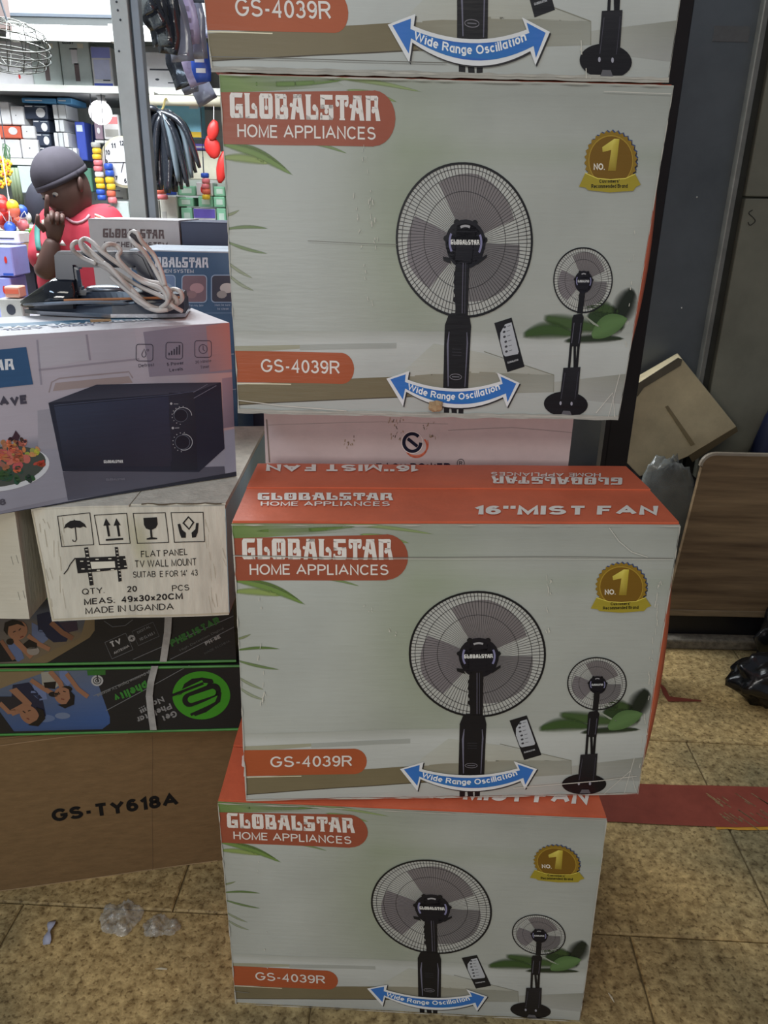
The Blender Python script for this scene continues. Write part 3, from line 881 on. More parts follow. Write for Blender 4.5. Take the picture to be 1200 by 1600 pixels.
    A.poly([(741, 1228), (749, 1228), (748, 1250), (740, 1250)], BK, 4)
    # remote control
    A.poly([(795, 1123), (822, 1115), (845, 1177), (818, 1185)], (24, 24, 28), 4)
    A.poly([(812, 1124), (822, 1121), (835, 1158), (834, 1161), (814, 1165), (811, 1163), (805, 1146), (805, 1135)], (166, 168, 172), 5)
    for k in range(6):
        q = (811.5 + 0.8 * k - (1.5 if k in (1, 2) else 0), 1127.5 + 6.2 * k); A.ell(q[0], q[1], 2.3, 1.5, (60, 60, 64), 6, 8, rot=-0.3)
        A.line([(q[0] + 4, q[1] - 1), (q[0] + 9, q[1] - 2.4)], 0.7, (90, 90, 94), 6)
    A.logo((818, 1174), (835, 1169.5), 2.4, (170, 170, 172), 6)
    # swing arrow
    out = [(623.8, 1199), (660.6, 1187.7), (658, 1199)] + [(658 + 149 * t, 1199 - 2 * t + 4 * 10.5 * t * (1 - t)) for t in [k / 14 for k in range(1, 14)]] + \
          [(807, 1197), (801, 1185.8), (837.7, 1198), (818.5, 1230), (811.6, 1217)] + [(811.6 - 156 * t, 1217 - 2.5 * t + 4 * 17.5 * t * (1 - t)) for t in [k / 14 for k in range(1, 14)]] + [(655.6, 1214.5), (651, 1233.7)]
    A.poly([(x + 1.6, y + 1.6) for x, y in out], (40, 38, 40), 11)
    A.poly(out, (206, 206, 206), 12)
    inn = [(630, 1199.5), (654.6, 1192.2), (653.6, 1202)] + [(653.6 + 157 * t, 1202 - 2 * t + 4 * 11.2 * t * (1 - t)) for t in [k / 14 for k in range(1, 14)]] + \
          [(810.6, 1200), (807, 1190.5), (832, 1199), (819, 1223), (816, 1212)] + [(816 - 162 * t, 1212 - 1.5 * t + 4 * 17 * t * (1 - t)) for t in [k / 14 for k in range(1, 14)]] + [(654, 1210.5), (650.5, 1225)]
    tri = tessellate_polygon([[Vector((x, y, 0)) for x, y in inn]])
    cols = []
    for x, y in inn:
        k = min(1, abs(x - 731) / 100); cols.append((52 - 18 * (1 - k), 104 - 22 * (1 - k) * 0, 178 - 18 * (1 - k)) if k > 0.3 else (44, 92, 166))
    A.raw(inn, tri, cols, 13)
    A.arctext('Wide Range Oscillation', lambda s_: (657 + 150 * s_, 1211 - 4 * s_ + 4 * 13.8 * s_ * (1 - s_)), 8.6, (226, 228, 232), 14, 0.014)
    # gold rosette
    n = 30; st_ = []
    for k in range(2 * n):
        a = math.pi * k / n; r = 1.0 if k % 2 else 0.92; st_.append((970 + 41 * r * math.cos(a), 913.5 + 38 * r * math.sin(a)))
    A.poly([(x + 1.8, y - 1.2) for x, y in st_], (62, 74, 108), 3)
    A.poly([(x + 1.4, y + 1.6) for x, y in st_], (48, 44, 50), 4)
    A.poly(st_, (132, 104, 34), 5)
    A.ell(970, 913.5, 34.5, 32, (158, 128, 48), 6, 32)
    A.ell(970, 913.5, 33, 30.5, (112, 82, 26), 7, 32)
    A.raw([(956, 897), (974, 886), (982, 886), (978, 926), (966, 926), (970, 900), (957, 903)], [(0, 1, 5, 6), (1, 2, 5), (2, 3, 5), (3, 4, 5)],
          [(186, 172, 76), (206, 192, 92), (176, 158, 58), (132, 110, 36), (142, 118, 40), (188, 170, 76), (170, 150, 60)], 8)
    A.text('NO.', (944, 925.5), (961, 925), 8, (214, 208, 196), 8, 0.02)
    A.poly([(922, 947), (931, 930), (950, 936), (970, 937), (993, 935), (1008, 929), (1017, 942), (1010, 945), (1006, 950), (970, 953), (936, 951), (932, 948)], (150, 134, 44), 9)
    A.line([(931, 930), (950, 936), (970, 937), (993, 935), (1008, 929)], 1.0, (214, 198, 90), 10)
    A.text("Customers'", (953, 941.5), (984, 940.5), 4.2, (30, 28, 18), 10, 0.02)
    A.text('Recommended Brand', (941, 948.5), (997, 946.5), 4.8, (30, 28, 18), 10, 0.02)
    # plant on the counter
    D = (42, 58, 34); D2 = (54, 72, 40); B = (88, 116, 70)
    A.leaf((1002, 1120), (940, 1108), 44, 0, D, (60, 74, 50), 3)
    A.leaf((1012, 1072), (985, 1120), 40, 0, (30, 36, 28), (40, 48, 36), 3)
    A.leaf((925, 1082), (992, 1102), 26, 4, D2, (80, 94, 66), 3)
    A.leaf((872, 1113), (968, 1124), 26, 2, (62, 82, 46), (90, 104, 74), 4)
    A.leaf((840, 1137), (925, 1134), 26, -7, (56, 78, 40), (80, 96, 62), 5)
    A.leaf((905, 1142), (1002, 1136), 14, -2, (40, 50, 34), (110, 118, 100), 4)
    A.leaf((950, 1134), (1004, 1110), 27, -3, B, (74, 98, 56), 6, hard=True)
    A.line([(936, 1108), (952, 1118), (964, 1123)], [2, 3, 1], (140, 144, 130), 6)
    # the small full-length fan
    fan(932.4, 1064, 46, 41, 933.3, 1065, 14, 70, 0.36, False)
    A.logo((924, 1067), (942, 1066.5), 3, (190, 190, 190), 10)
    A.poly([(928, 1075), (937, 1075), (934, 1106), (925, 1106)], BK, 8)
    A.poly([(920, 1108), (933, 1106), (936, 1111), (931, 1148), (915, 1148), (918, 1112)], BK, 8)
    A.line([(921, 1118), (918, 1144)], 1, (90, 88, 98), 9); A.line([(932, 1118), (929, 1144)], 1, (80, 78, 90), 9)
    A.poly([(915, 1147), (919, 1147), (917, 1176), (913, 1176)], BK, 8); A.poly([(921, 1147), (925, 1147), (926, 1176), (922, 1176)], BK, 8)
    A.poly([(927, 1147), (931, 1147), (929, 1176), (925, 1176)], BK, 8)
    A.ell(912, 1222.7, 35, 16.4, (20, 18, 22), 8, 30)
    A.raw([(906, 1176), (933, 1174), (930, 1222), (901, 1223)], [(0, 1, 2, 3)], [(30, 29, 34), (34, 33, 38), (20, 19, 23), (22, 21, 25)], 9)
    A.line([(909, 1182), (904, 1216)], 0.8, (70, 68, 78), 10); A.line([(930, 1180), (926, 1216)], 0.8, (60, 58, 68), 10)
    A.ell(903.5, 1221.5, 1.8, 2.6, (150, 148, 158), 10, 8); A.ell(921, 1221.5, 1.8, 2.6, (150, 148, 158), 10, 8)
    A.raw([(908, 1231), (919, 1231), (922, 1237), (905, 1237)], [(0, 1, 2, 3)], [(90, 88, 92)] * 4, 10)
    return A


def fan_top_art():
    """four pieces of lettering printed on the two top flaps"""
    W1 = (224, 216, 206); out = []
    def new(nm, fn):
        A = Art(FW_, FD_, [(402, 727), (972, 727), (1062, 817), (363, 822)], gain=1.15); fn(A); out.append((nm, A))
    def a(A): A.logo((404, 789), (617, 788), 11.5, W1, 3); A.text('HOME APPLIANCES', (409, 798.5), (612, 797), 7, W1, 3, 0.01)
    def b(A): A.text("16''MIST FAN", (745, 809.5), (1026, 807), 14, W1, 3, 0.03)
    def c(A): A.text("16''MIST FAN", (655, 729.5), (416, 730.5), 11.5, W1, 3, 0.03)
    def d(A): A.logo((967, 749), (768, 749), 12.5, W1, 3); A.text('HOME APPLIANCES', (934, 741.5), (767, 741.5), 6.5, W1, 3, 0.01)
    for nm, f in (('logo_print', a), ('lettering_print', b), ('lettering_print', c), ('logo_print', d)): new(nm, f)
    return out


FRONT = fan_front_art(); TOP = fan_top_art()
GREY = (150, 150, 142)


def wear(seed, kinds):
    """scuffs, creases and cracked lacquer for one carton"""
    rnd = random.Random(seed); A = Art(FW_, FH_, FANREF, gain=1.3)
    for x0, y0, x1, y1, n, L_, c in kinds:
        for k in range(n):
            t = rnd.random(); x = x0 + (x1 - x0) * t + rnd.uniform(-4, 4); y = y0 + (y1 - y0) * t + rnd.uniform(-4, 4); l = rnd.uniform(.3, 1) * L_
            A.line([(x, y), (x + rnd.uniform(-1.5, 1.5), y + l)], rnd.uniform(.5, 1.4), c, 15)
    return A


def fan_carton(label, corners, dv, amp, seed, kinds, creases, bulge, back=None, flat=False, gain=1.0, group='fan cartons stacked in a column'):
    root, S = carton('fan_carton', label, 'carton', corners, dv, M_ORANGE, amp, group, back=back)
    FRONT.place('front_print', S['front'], root, M_PRINT)
    A = wear(seed, kinds)
    for pts, wd, c in creases: A.line(pts, wd, c, 15)  # creases: cracked paper, with the fold's dark and light sides painted as lines
    # worn pale rim round the front face
    rnd = random.Random(seed + 5)
    for (x0, y0), (x1, y1) in (((363, 823), (1061, 818)), ((385, 1249), (996, 1237)), ((1061, 818), (996, 1238)), ((364, 823), (385, 1249))):
        n = 40; pts = []; ws = []
        for k in range(n + 1): pts.append((x0 + (x1 - x0) * k / n, y0 + (y1 - y0) * k / n)); ws.append(rnd.choice((.3, .6, 1.5, 2.8)))
        A.line(pts, ws, (168, 164, 154), 15)
    A.place('surface_wear', S['front'], root, M_MATTEPRINT)
    f1 = flap_on('top_flap', S['top'], 0.002, 0.016 if flat else 0.004, 0.998, 0.496, 0.0010 if flat else 0.0028, M_ORANGE, root, lift=0.0 if flat else 0.0015)
    f2 = flap_on('top_flap', S['top'], 0.002, 0.504, 0.998, 0.996, 0.0010 if flat else 0.0028, M_ORANGE, root, lift=0.0 if flat else -0.0035)
    # lettering sits on the flaps
    class Lifted:
        nx, ny, amp = S['top'].nx, S['top'].ny, S['top'].amp
        def pos(s_, u, v, h=0): return S['top'].pos(u, v, h + (0.0016 if flat else 0.0034) + (0.0 if flat else 0.0015 * v * 2 if v < .5 else 0.0035 * (1 - (v - .5) * 2)))
    for k, (nm, art) in enumerate(TOP): art.place(nm, Lifted(), f1 if k < 2 else f2, M_PRINT, clip=False)
    # side flap bowing out at the right
    if bulge:
        v0, v1, wd = bulge; n = 16; V = []; F = []
        for i in range(n + 1):
            t = i / n; v_ = v0 + (v1 - v0) * t; b = wd * math.sin(math.pi * min(1, max(0, t))) ** 0.7
            p = S['front'].pos(0.999, v_, -0.001); q = S['right'].pos(0.5, v_, 0.0005)
            side = Vector((1, 0, 0)); V += [p, p + side * b + Vector((0, .012, 0)), p + side * b * .9 + Vector((0, .06, 0)), q]
            if i:
                for k in range(3): F.append((4 * i - 4 + k, 4 * i - 3 + k, 4 * i + 1 + k, 4 * i + k))
        o = mk('side_flap', V, F, M_ORANGE, root, smooth=True)
        md = o.modifiers.new('thickness', 'SOLIDIFY'); md.thickness = 0.002
    return root, S


def on_plane(px, py, p0, yaw):
    """point of the upright plane through p0 (turned by yaw) seen along a given direction"""
    d = FW + RT * ((px - 600) / FPX) - UP * ((py - 800) / FPX); n = Vector((-math.sin(yaw), math.cos(yaw), 0))
    return CAMPOS + d * ((Vector(p0) - CAMPOS).dot(n) / d.dot(n))


Y1, Y2, Y3 = 0.93, 0.924, 1.160
P1 = (-0.245, Y1, 0); P2 = (-0.197, Y2, 0); P3 = (-0.231, Y3, 0)
q = lambda pts, p0, yaw: [on_plane(x, y, p0, yaw) for x, y in pts]
bot = q([(368, 1563), (905, 1596), (950, 1268), (340, 1246)], P1, -0.031)
bot[0].z = bot[1].z = 0.0
H1 = 0.4600
bot[2].z = bot[3].z = H1 - 0.0088
mid = q([(384, 1250), (996, 1238), (1062, 818), (363, 823)], P2, 0.053)
zb = H1 + 0.0015; mid[0].z = mid[1].z = zb; zt = 0.9200; mid[2].z = mid[3].z = zt
upc = q([(372, 640), (965, 654), (1053, 132), (342, 108)], P3, 0.015)
z3 = 1.0085; upc[0].z = upc[1].z = z3; z3t = 1.466; upc[2].z = upc[3].z = z3t
BL4, BR4 = on_plane(330, 98, P3, 0.015), on_plane(1043, 133, P3, 0.015)
L4, R4 = on_plane(319, 0, P3, 0.015), on_plane(1061, 0, P3, 0.015)
BL4.z = BR4.z = z3t + 0.0050
dl = (L4 - BL4); dr = (R4 - BR4); H4 = 0.455
top4 = [BL4, BR4, BR4 + dr * (H4 / dr.z), BL4 + dl * (H4 / dl.z)]
WH = (186, 182, 170)
CR = (192, 188, 178); DK = (112, 110, 104)
fan_carton('bottom fan carton of the column, standing on the stone floor', bot, (0.0, FD_, 0), 0.0008, 1,
           [(430, 900, 450, 1200, 6, 5, WH)], [([(370, 1222), (410, 1224)], 1, DK)], None)
fan_carton('middle fan carton, orange top with mist fan lettering in full view', mid, (-0.0, FD_, 0), 0.0009, 2,
           [(857, 850, 853, 990, 14, 9, WH), (1030, 900, 1000, 1200, 34, 12, WH), (402, 900, 412, 1150, 12, 10, WH), (560, 935, 620, 990, 10, 4, WH)],
           [([(363, 869), (520, 871), (700, 869), (900, 867), (1050, 868)], 0.9, DK), ([(363, 870.2), (520, 872.2), (1050, 869.4)], 0.7, CR),
            ([(950, 822), (965, 842), (985, 858), (1010, 866)], 0.9, CR), ([(940, 1240), (985, 1200), (992, 1232)], 1.0, CR),
            ([(800, 1228), (940, 1216), (994, 1209)], 1.2, CR), ([(990, 1180), (975, 1236)], 1.0, CR)], (0.0, 0.90, 0.016),
           back=[mid[0] + Vector((0.0, .245, 0)), mid[1] + Vector((0.0, .245, 0)),
                 Vector((0.393, 1.190, zt)), Vector((-0.204, 1.164, zt))])
fan_carton('second fan carton from the top, resting on the narrower white carton', upc, (0, FD_, 0), 0.0010, 3,
           [(580, 860, 610, 1050, 20, 7, WH), (575, 960, 600, 1120, 12, 7, WH), (1008, 1000, 1000, 1150, 8, 8, WH)],
           [([(500, 1028), (640, 1028)], 0.7, DK), ([(955, 828), (1058, 828)], 0.8, CR), ([(990, 1236), (985, 1205), (960, 1232)], 1.4, CR),
            ([(385, 1235), (450, 1240), (560, 1243)], 1.0, CR), ([(995, 1180), (980, 1236)], 1, CR)], (0.16, 0.80, 0.012), flat=True)
fan_carton('topmost fan carton, cut off by the upper edge of the picture', top4, (0, FD_, 0), 0.0010, 4,
           [(880, 1200, 890, 1240, 4, 14, WH)], [([(380, 1238), (700, 1232)], 1, DK)], None, flat=True)

# torn shreds along the lower edge of the third carton
up_root = [o for o in bpy.data.objects if o.name == 'fan_carton.002'][0]
for tgt, e0, e1, seed_, dd in ((up_root, upc[0], upc[1], 5, 0.0015), ([o for o in bpy.data.objects if o.name == 'fan_carton.003'][0], top4[0], top4[1], 6, 0.0022)):
  n = 48; V = []; Fs = []; rnd = random.Random(seed_)
  for i in range(n + 1):
    t = i / n; p = e0.lerp(e1, t) + Vector((0, -0.0028, 0)); d = dd + (0.005 if seed_ == 5 else 0.001) * abs(noise.noise(Vector((t * 9, 3, 1)))) + rnd.uniform(0, .0012)
    V += [p + Vector((0, 0, .003 + rnd.uniform(0, .002))), p + Vector((0, -0.001, -d))]
    if i: Fs.append((2 * i - 2, 2 * i - 1, 2 * i + 1, 2 * i))
  o = mk('torn_edge', V, Fs, mat('torn_paper', srgb(172, 168, 158), 0.8), tgt)
  o.modifiers.new('thickness', 'SOLIDIFY').thickness = 0.001
p = on_plane(681, 630, (P3[0], P3[1] - 0.006, 0), 0.015)
mb = MB().ball(p + Vector((0, -.002, -.004)), .011, .004, .009, 12, fn=lambda d: 1 + 0.45 * noise.noise(d * 4)); mb.build('torn_dent', M_KRAFT_EDGE, up_root)

# ------------------------------------------------------------------ white carton between
YW = 1.232
ez = [at(415, 760, YW), at(892, 760, YW), at(897, 650, YW), at(412, 650, YW)]
xa, xb = at(412, 648, YW).x, at(897, 650, YW).x
ezc = [Vector((xa, YW, 0.56)), Vector((xb, YW, 0.56)), Vector((xb, YW, z3 - 0.004)), Vector((xa, YW, z3 - 0.004))]
r, S = carton('white_carton', 'white carton with ringed letter emblem, squeezed under the second fan carton from the top', 'carton', ezc, (0, .20, 0), mat('pinkish_white_card', srgb(206, 186, 184), 0.6, var=0.06, scale=8, bump=0.15), 0.0008)
w_ = xb - xa; hh = z3 - 0.004 - 0.56
cz = lambda x, y: (at(x, y, YW).x - xa, at(x, y, YW).z - 0.56)
A = Art(w_, hh, [(0, 0), (1, 0), (1, 1), (0, 1)], gain=1.2); A.Hm = None; A.tr = lambda pts: np.array([cz(x, y) for x, y in pts], float).reshape(-1, 2)
A.tr = lambda pts: np.array([cz(float(x), float(y)) for x, y in pts], float).reshape(-1, 2)
A.ring(650, 697, 17, 17, 2.4, (190, 92, 66), 1, 24, -40, 150); A.ring(649, 695.5, 18.5, 16, 1.6, (200, 110, 84), 1, 24, -30, 130)
A.ring(648, 694, 21, 19.5, 1.2, (196, 100, 76), 1, 24, -20, 110)
A.ring(644, 691, 13.2, 13.8, 5, (26, 26, 44), 3, 30, 0, 318); A.line([(637, 685), (652, 697)], 5, (26, 26, 44), 3)
A.ring(644, 691, 16.6, 17, 1.2, (220, 205, 200), 2, 30)
A.text('EASY POWER', (588, 738), (704, 737), 14, (28, 26, 48), 2, 0.03)
A.ring(720, 723, 5.6, 6.2, 0.8, (40, 40, 50), 2, 20); A.text('R', (717.5, 726), (722.5, 726), 6, (40, 40, 50), 2, 0.0)
rnd = random.Random(11)
for k in range(46):
    x, y = rnd.choice([(615, 655), (672, 683), (668, 660), (620, 680), (548, 692)]); x += rnd.gauss(0, 7); y += rnd.gauss(0, 5)
    A.line([(x, y), (x + rnd.uniform(-2, 2), y + rnd.uniform(1, 5))], rnd.uniform(.5, 1.6), (150, 128, 104) if rnd.random() < .7 else (90, 78, 70), 2)
A.line([(700, 672), (800, 668), (896, 676)], 0.8, (150, 136, 134), 1); A.line([(415, 664), (600, 659), (700, 662)], 0.7, (160, 146, 144), 1)
A.line([(416, 655), (421, 722)], 2.0, (120, 108, 100), 1)
A.place('front_print', S['front'], r, M_MATTEPRINT)
b0 = [Vector((xa - 0.02, YW - .01, 0)), Vector((xb + 0.02, YW - .01, 0)), Vector((xb + 0.02, YW - .01, 0.559)), Vector((xa - 0.02, YW - .01, 0.559))]
carton('plain_carton', 'plain brown carton on the floor behind the lower fan cartons', 'carton', b0, (0, .27, 0), M_BROWN, 0.0008)

# ================================================================== LEFT STACK
# ---- big brown carton on the floor
bl = atz(0, 1393, 0); br = atz(340, 1345, 0); dirb = (br - bl).normalized(); nb = Vector((-dirb.y, dirb.x, 0))
HB = 0.369
A0 = bl - dirb * 0.16; B0 = A0 + dirb * 0.70
F = [A0, B0, B0 + Vector((0, 0, HB)), A0 + Vector((0, 0, HB))]
r, S = carton('brown_carton', 'large plain brown carton with black model code, lowest in the left stack', 'carton', F, nb * 0.30, M_BROWN, 0.0012)
def face_tr(A, F0, dirv, Y_of=None):
    """drawing units of A read as sight lines onto the upright plane through F0 along dirv"""
    yaw = math.atan2(dirv.y, dirv.x)
    def tr(pts):
        o = []
        for x, y in np.array(pts, float).reshape(-1, 2):
            p = on_plane(x, y, F0, yaw); o.append(((p - F0).dot(dirv), p.z - F0.z))
        return np.array(o).reshape(-1, 2)
    A.tr = tr
A = Art(0.70, HB, gain=1.3); face_tr(A, A0, dirb)
A.text('GS-TY618A', (82, 1283.5), (280, 1257.5), 19.5, (22, 20, 20), 2, 0.03)
A.line([(0, 1165), (110, 1150), (200, 1146)], 1.6, (136, 112, 84), 1)
A.line([(238, 1150), (238, 1380)], 0.8, (104, 84, 62), 1)
A.line([(0, 1392), (340, 1344)], 1.4, (150, 128, 98), 1)
A.place('front_print', S['front'], r, M_MATTEPRINT)
flap_on('top_flap', S['top'], 0.002, 0.004, 0.998, 0.497, 0.003, M_BROWN, r)
flap_on('top_flap', S['top'], 0.002, 0.503, 0.998, 0.996, 0.003, M_BROWN, r)

# ---- two flat antenna cartons, black with green edges
M_BLACKCARD = mat('black_carton', srgb(30, 30, 33), 0.45, var=0.1, scale=20, bump=0.1)
M_GREENEDGE = mat('green_edge', srgb(66, 136, 54), 0.5, var=0.15, scale=20)
ya0, ya1 = 1.167, 1.199
da = Vector((0.445, ya1 - ya0, 0)).normalized(); na = Vector((-da.y, da.x, 0))
FA0 = Vector((-0.709, ya0, 0)) - da * 0.10
ant = []
for k, (z0, z1) in enumerate(((HB + 0.0055, 0.5225), (0.5265, 0.668))):
    wl = 0.552 if k == 0 else 0.546
    p0 = FA0 + Vector((0, 0, z0)); p1 = p0 + da * wl; hz = Vector((0, 0, z1 - z0))
    lab = ('black antenna carton with big green ringed emblem and upside-down lettering' if k == 0 else
           'black antenna carton lying on top of the one with the green ringed emblem')
    r, S = carton('antenna_carton', lab, 'carton', [p0, p1, p1 + hz, p0 + hz], na * 0.36, M_BLACKCARD, 0.0007, 'black antenna cartons')
    ant.append((r, S, p0, z1 - z0, wl))
    e = MB()
    for zz, th in ((z0 + 0.0035, .0045), (z1 - 0.0035, .0045)):
        a_ = p0.copy(); a_.z = zz; e.tube([a_ - na * .0012 + da * (wl * t / 12) + dent(a_ + da * (wl * t / 12), .0007) for t in range(13)], th * 0.55, 6, flat=0.9)
    e2 = MB(); e2.v = e.v[:len(e.v) // 2]
    for i, (zz) in enumerate((z0 + 0.0035, z1 - 0.0035)):
        a_ = p0.copy(); a_.z = zz; m1 = MB().tube([a_ - na * .0010 + da * (wl * t / 12) for t in range(13)], .0026, 6); m1.build('green_edge', M_GREENEDGE, r)

SK, SKd, HR, NV, SB, SAND = (146, 104, 80), (122, 84, 64), (26, 22, 24), (30, 34, 58), (74, 92, 130), (128, 110, 82)
# lower carton print (seen upside down)
r, S, p0, hh, wl = ant[0]
A = Art(wl, hh, gain=0.95); face_tr(A, p0, da)
A.raw([(-400, 1005), (430, 1000), (430, 1190), (-400, 1200)], [(0, 1, 2, 3)], (34, 34, 37), 0)
A.raw([(-120, 1045), (145, 1045), (172, 1120), (172, 1130), (160, 1139), (-120, 1146)], [(0, 1, 5), (1, 2, 5), (2, 3, 5), (3, 4, 5)],
      [(100, 108, 124), (96, 106, 126), (62, 92, 146), (60, 90, 144), (54, 80, 128), (60, 76, 106)], 1)
A.poly([(-40, 1044), (62, 1044), (70, 1050), (20, 1068), (-40, 1092)], SAND, 2)
A.poly([(0, 1112), (24, 1145), (-10, 1146), (-20, 1110)], (26, 27, 32), 2)
A.ell(70, 1122, 16, 6, (96, 114, 150), 2); A.ell(98, 1118, 12, 5, (108, 122, 150), 2)
# two children lying on their backs, drawn simply
A.poly([(20, 1070), (45, 1066), (66, 1090), (72, 1118), (58, 1130), (40, 1105), (18, 1090)], NV, 3)
A.poly([(52, 1066), (70, 1072), (74, 1092), (62, 1094), (48, 1082)], (104, 118, 156), 3)
A.poly([(0, 1088), (26, 1088), (42, 1100), (34, 1108), (10, 1112), (-10, 1096)], (38, 36, 44), 4)
A.poly([(14, 1078), (26, 1074), (50, 1098), (46, 1108), (20, 1118), (14, 1110), (36, 1098)], SK, 5)
A.line([(0, 1098), (14, 1112), (32, 1110)], 7, SK, 5)
A.ell(46, 1116, 17, 13, SK, 6, 20, rot=0.75); A.poly([(56, 1104), (68, 1108), (71, 1122), (60, 1134), (44, 1132), (58, 1124), (62, 1116)], HR, 7)
A.line([(36, 1110), (40, 1113)], 1.4, HR, 8); A.line([(44, 1110), (48, 1109)], 1.4, HR, 8); A.line([(42, 1121), (46, 1123)], 1.6, (110, 50, 46), 8)
A.poly([(64, 1050), (84, 1048), (96, 1068), (84, 1076), (66, 1070)], (150, 146, 134), 4)
A.poly([(68, 1066), (88, 1064), (86, 1076), (70, 1074)], HR, 5)
A.poly([(92, 1046), (104, 1044), (112, 1066), (106, 1072), (94, 1060)], (104, 118, 156), 4); A.line([(104, 1052), (122, 1076), (138, 1088)], 7, SK, 5)
A.line([(78, 1048), (94, 1066), (100, 1082)], 8, SK, 5); A.line([(48, 1062), (66, 1074), (84, 1084)], 7, SK, 5)
A.ell(100, 1087, 16, 13, SK, 6, 20, rot=0.6); A.poly([(108, 1076), (117, 1086), (116, 1100), (102, 1106), (90, 1100), (104, 1099), (110, 1090)], HR, 7)
A.line([(91, 1080), (94, 1084)], 1.4, HR, 8); A.line([(99, 1079), (103, 1080)], 1.4, HR, 8); A.line([(96, 1091), (101, 1092)], 1.6, (110, 50, 46), 8)
A.ell(84, 1084, 8, 4, HR, 6); A.ell(104, 1076, 9, 5, HR, 5)
A.poly([(136, 1047), (165, 1046), (165, 1054), (137, 1055)], (52, 108, 46), 2)
A.ell(152, 1063, 9.5, 8.5, (176, 176, 176), 2); A.ring(152, 1063, 6, 5, 1.2, (40, 42, 44), 3); A.ring(152, 1063, 2.6, 2.2, 1.2, (40, 42, 44), 3); A.line([(152, 1054), (153, 1064)], 2.2, (60, 60, 62), 4)
A.line([(146, 1087), (247, 1043)], 1.0, (120, 122, 124), 2); A.line([(166, 1110), (300, 1037)], 1.0, (120, 122, 124), 2)
A.text('phelitv', (228, 1063), (177, 1086), 13, (58, 130, 52), 3, 0.035)
A.text('High Definition Digital TV antenna', (240, 1044), (152, 1085), 4.2, (130, 130, 130), 3, 0.01)
A.text('Get', (274, 1109), (253, 1118), 10, (140, 140, 140), 3, 0.025)
A.text('Phelistar', (266, 1098), (213, 1121), 9, (140, 140, 140), 3, 0.025)
A.text('Now!!!', (254, 1087), (217, 1106), 9, (140, 140, 140), 3, 0.025)
GR = (66, 150, 40); BK2 = (26, 28, 30)
A.ell(314.5, 1086, 45, 37.5, GR, 2, 44)
def capsule(p, q_, rw, col, layer):
    p, q_ = Vector(p), Vector(q_); d = (q_ - p).normalized(); nn = Vector((-d.y, d.x)); pts = []
    a0 = math.atan2(nn.y, nn.x)
    for k in range(9): a = a0 - math.pi * k / 8; pts.append(tuple(q_ + Vector((math.cos(a), math.sin(a))) * rw))
    for k in range(9): a = a0 + math.pi - math.pi * k / 8; pts.append(tuple(p + Vector((math.cos(a), math.sin(a))) * rw))
    A.poly(pts, col, layer)
A.poly([(283, 1080), (288, 1068), (300, 1060), (316, 1058), (332, 1061), (334, 1066), (324, 1073), (270, 1088), (268, 1085)], BK2, 3)
A.poly([(284, 1083), (313, 1066), (325, 1067), (322, 1072), (290, 1092)], GR, 4)
A.poly([(270, 1083), (316, 1062), (318, 1066), (270, 1089)], GR, 4); A.line([(268, 1086), (318, 1067)], 4.2, BK2, 5)
capsule((296, 1093), (334, 1078), 11, BK2, 5)
A.poly([(296, 1087), (338, 1072), (346, 1082), (344, 1096), (322, 1112), (305, 1118), (300, 1113), (334, 1096), (336, 1086), (300, 1098)], BK2, 5)
capsule((299, 1092), (332, 1081), 5.5, GR, 6); A.poly([(302, 1104), (340, 1086), (336, 1096), (300, 1115)], GR, 6)
A.line([(298, 1116), (338, 1098)], 4, BK2, 7)
A.place('front_print', S['front'], r, M_PRINT)
# upper carton print
r, S, p0, hh, wl = ant[1]
A = Art(wl, hh, gain=0.95); face_tr(A, p0, da)
A.raw([(-400, 880), (430, 880), (430, 1060), (-400, 1070)], [(0, 1, 2, 3)], (34, 34, 37), 0)
A.raw([(-120, 930), (146, 930), (148, 985), (140, 995), (70, 1036), (-120, 1040)], [(0, 1, 2), (0, 2, 3), (0, 3, 4), (0, 4, 5)], [(70, 80, 100), (64, 72, 96), (84, 84, 84), (112, 98, 76), (112, 98, 76), (70, 78, 96)], 1)
A.poly([(148, 985), (140, 996), (74, 1035), (44, 1035), (90, 1012), (126, 996), (134, 966), (148, 966)], (116, 100, 74), 2)
A.poly([(0, 1000), (26, 1033), (-20, 1036), (-20, 1000)], (26, 27, 32), 2)
A.poly([(58, 960), (76, 955), (110, 990), (104, 1002), (84, 1003), (60, 985)], NV, 3)
A.poly([(50, 972), (62, 978), (76, 998), (66, 1006), (50, 992)], (96, 108, 140), 3)
A.line([(80, 972), (98, 988), (114, 997)], 8, SKd, 4); A.poly([(92, 972), (120, 970), (122, 984), (106, 988)], (54, 42, 58), 4)
A.poly([(12, 1000), (30, 1006), (38, 1028), (28, 1034), (14, 1018)], (90, 104, 140), 3)
A.line([(22, 998), (38, 1014), (50, 1026)], 9, SK, 5); A.line([(44, 992), (62, 1006), (78, 1014)], 7, SK, 5); A.line([(2, 1000), (14, 1018), (22, 1030)], 6, SKd, 5)
A.ell(28, 984, 16, 15, SK, 6, 20, rot=-0.6); A.poly([(6, 984), (8, 972), (20, 967), (34, 970), (40, 978), (28, 974), (14, 978), (12, 992)], HR, 7)
A.line([(21, 987), (25, 985)], 1.4, HR, 8); A.line([(30, 984), (33, 981)], 1.4, HR, 8); A.line([(32, 995), (37, 993)], 1.8, (110, 50, 46), 8)
A.poly([(36, 1006), (46, 998), (58, 1004), (58, 1012), (44, 1014)], HR, 6); A.ell(52, 1016, 10, 7, (140, 132, 124), 6); A.ell(16, 1002, 6, 5, HR, 5)
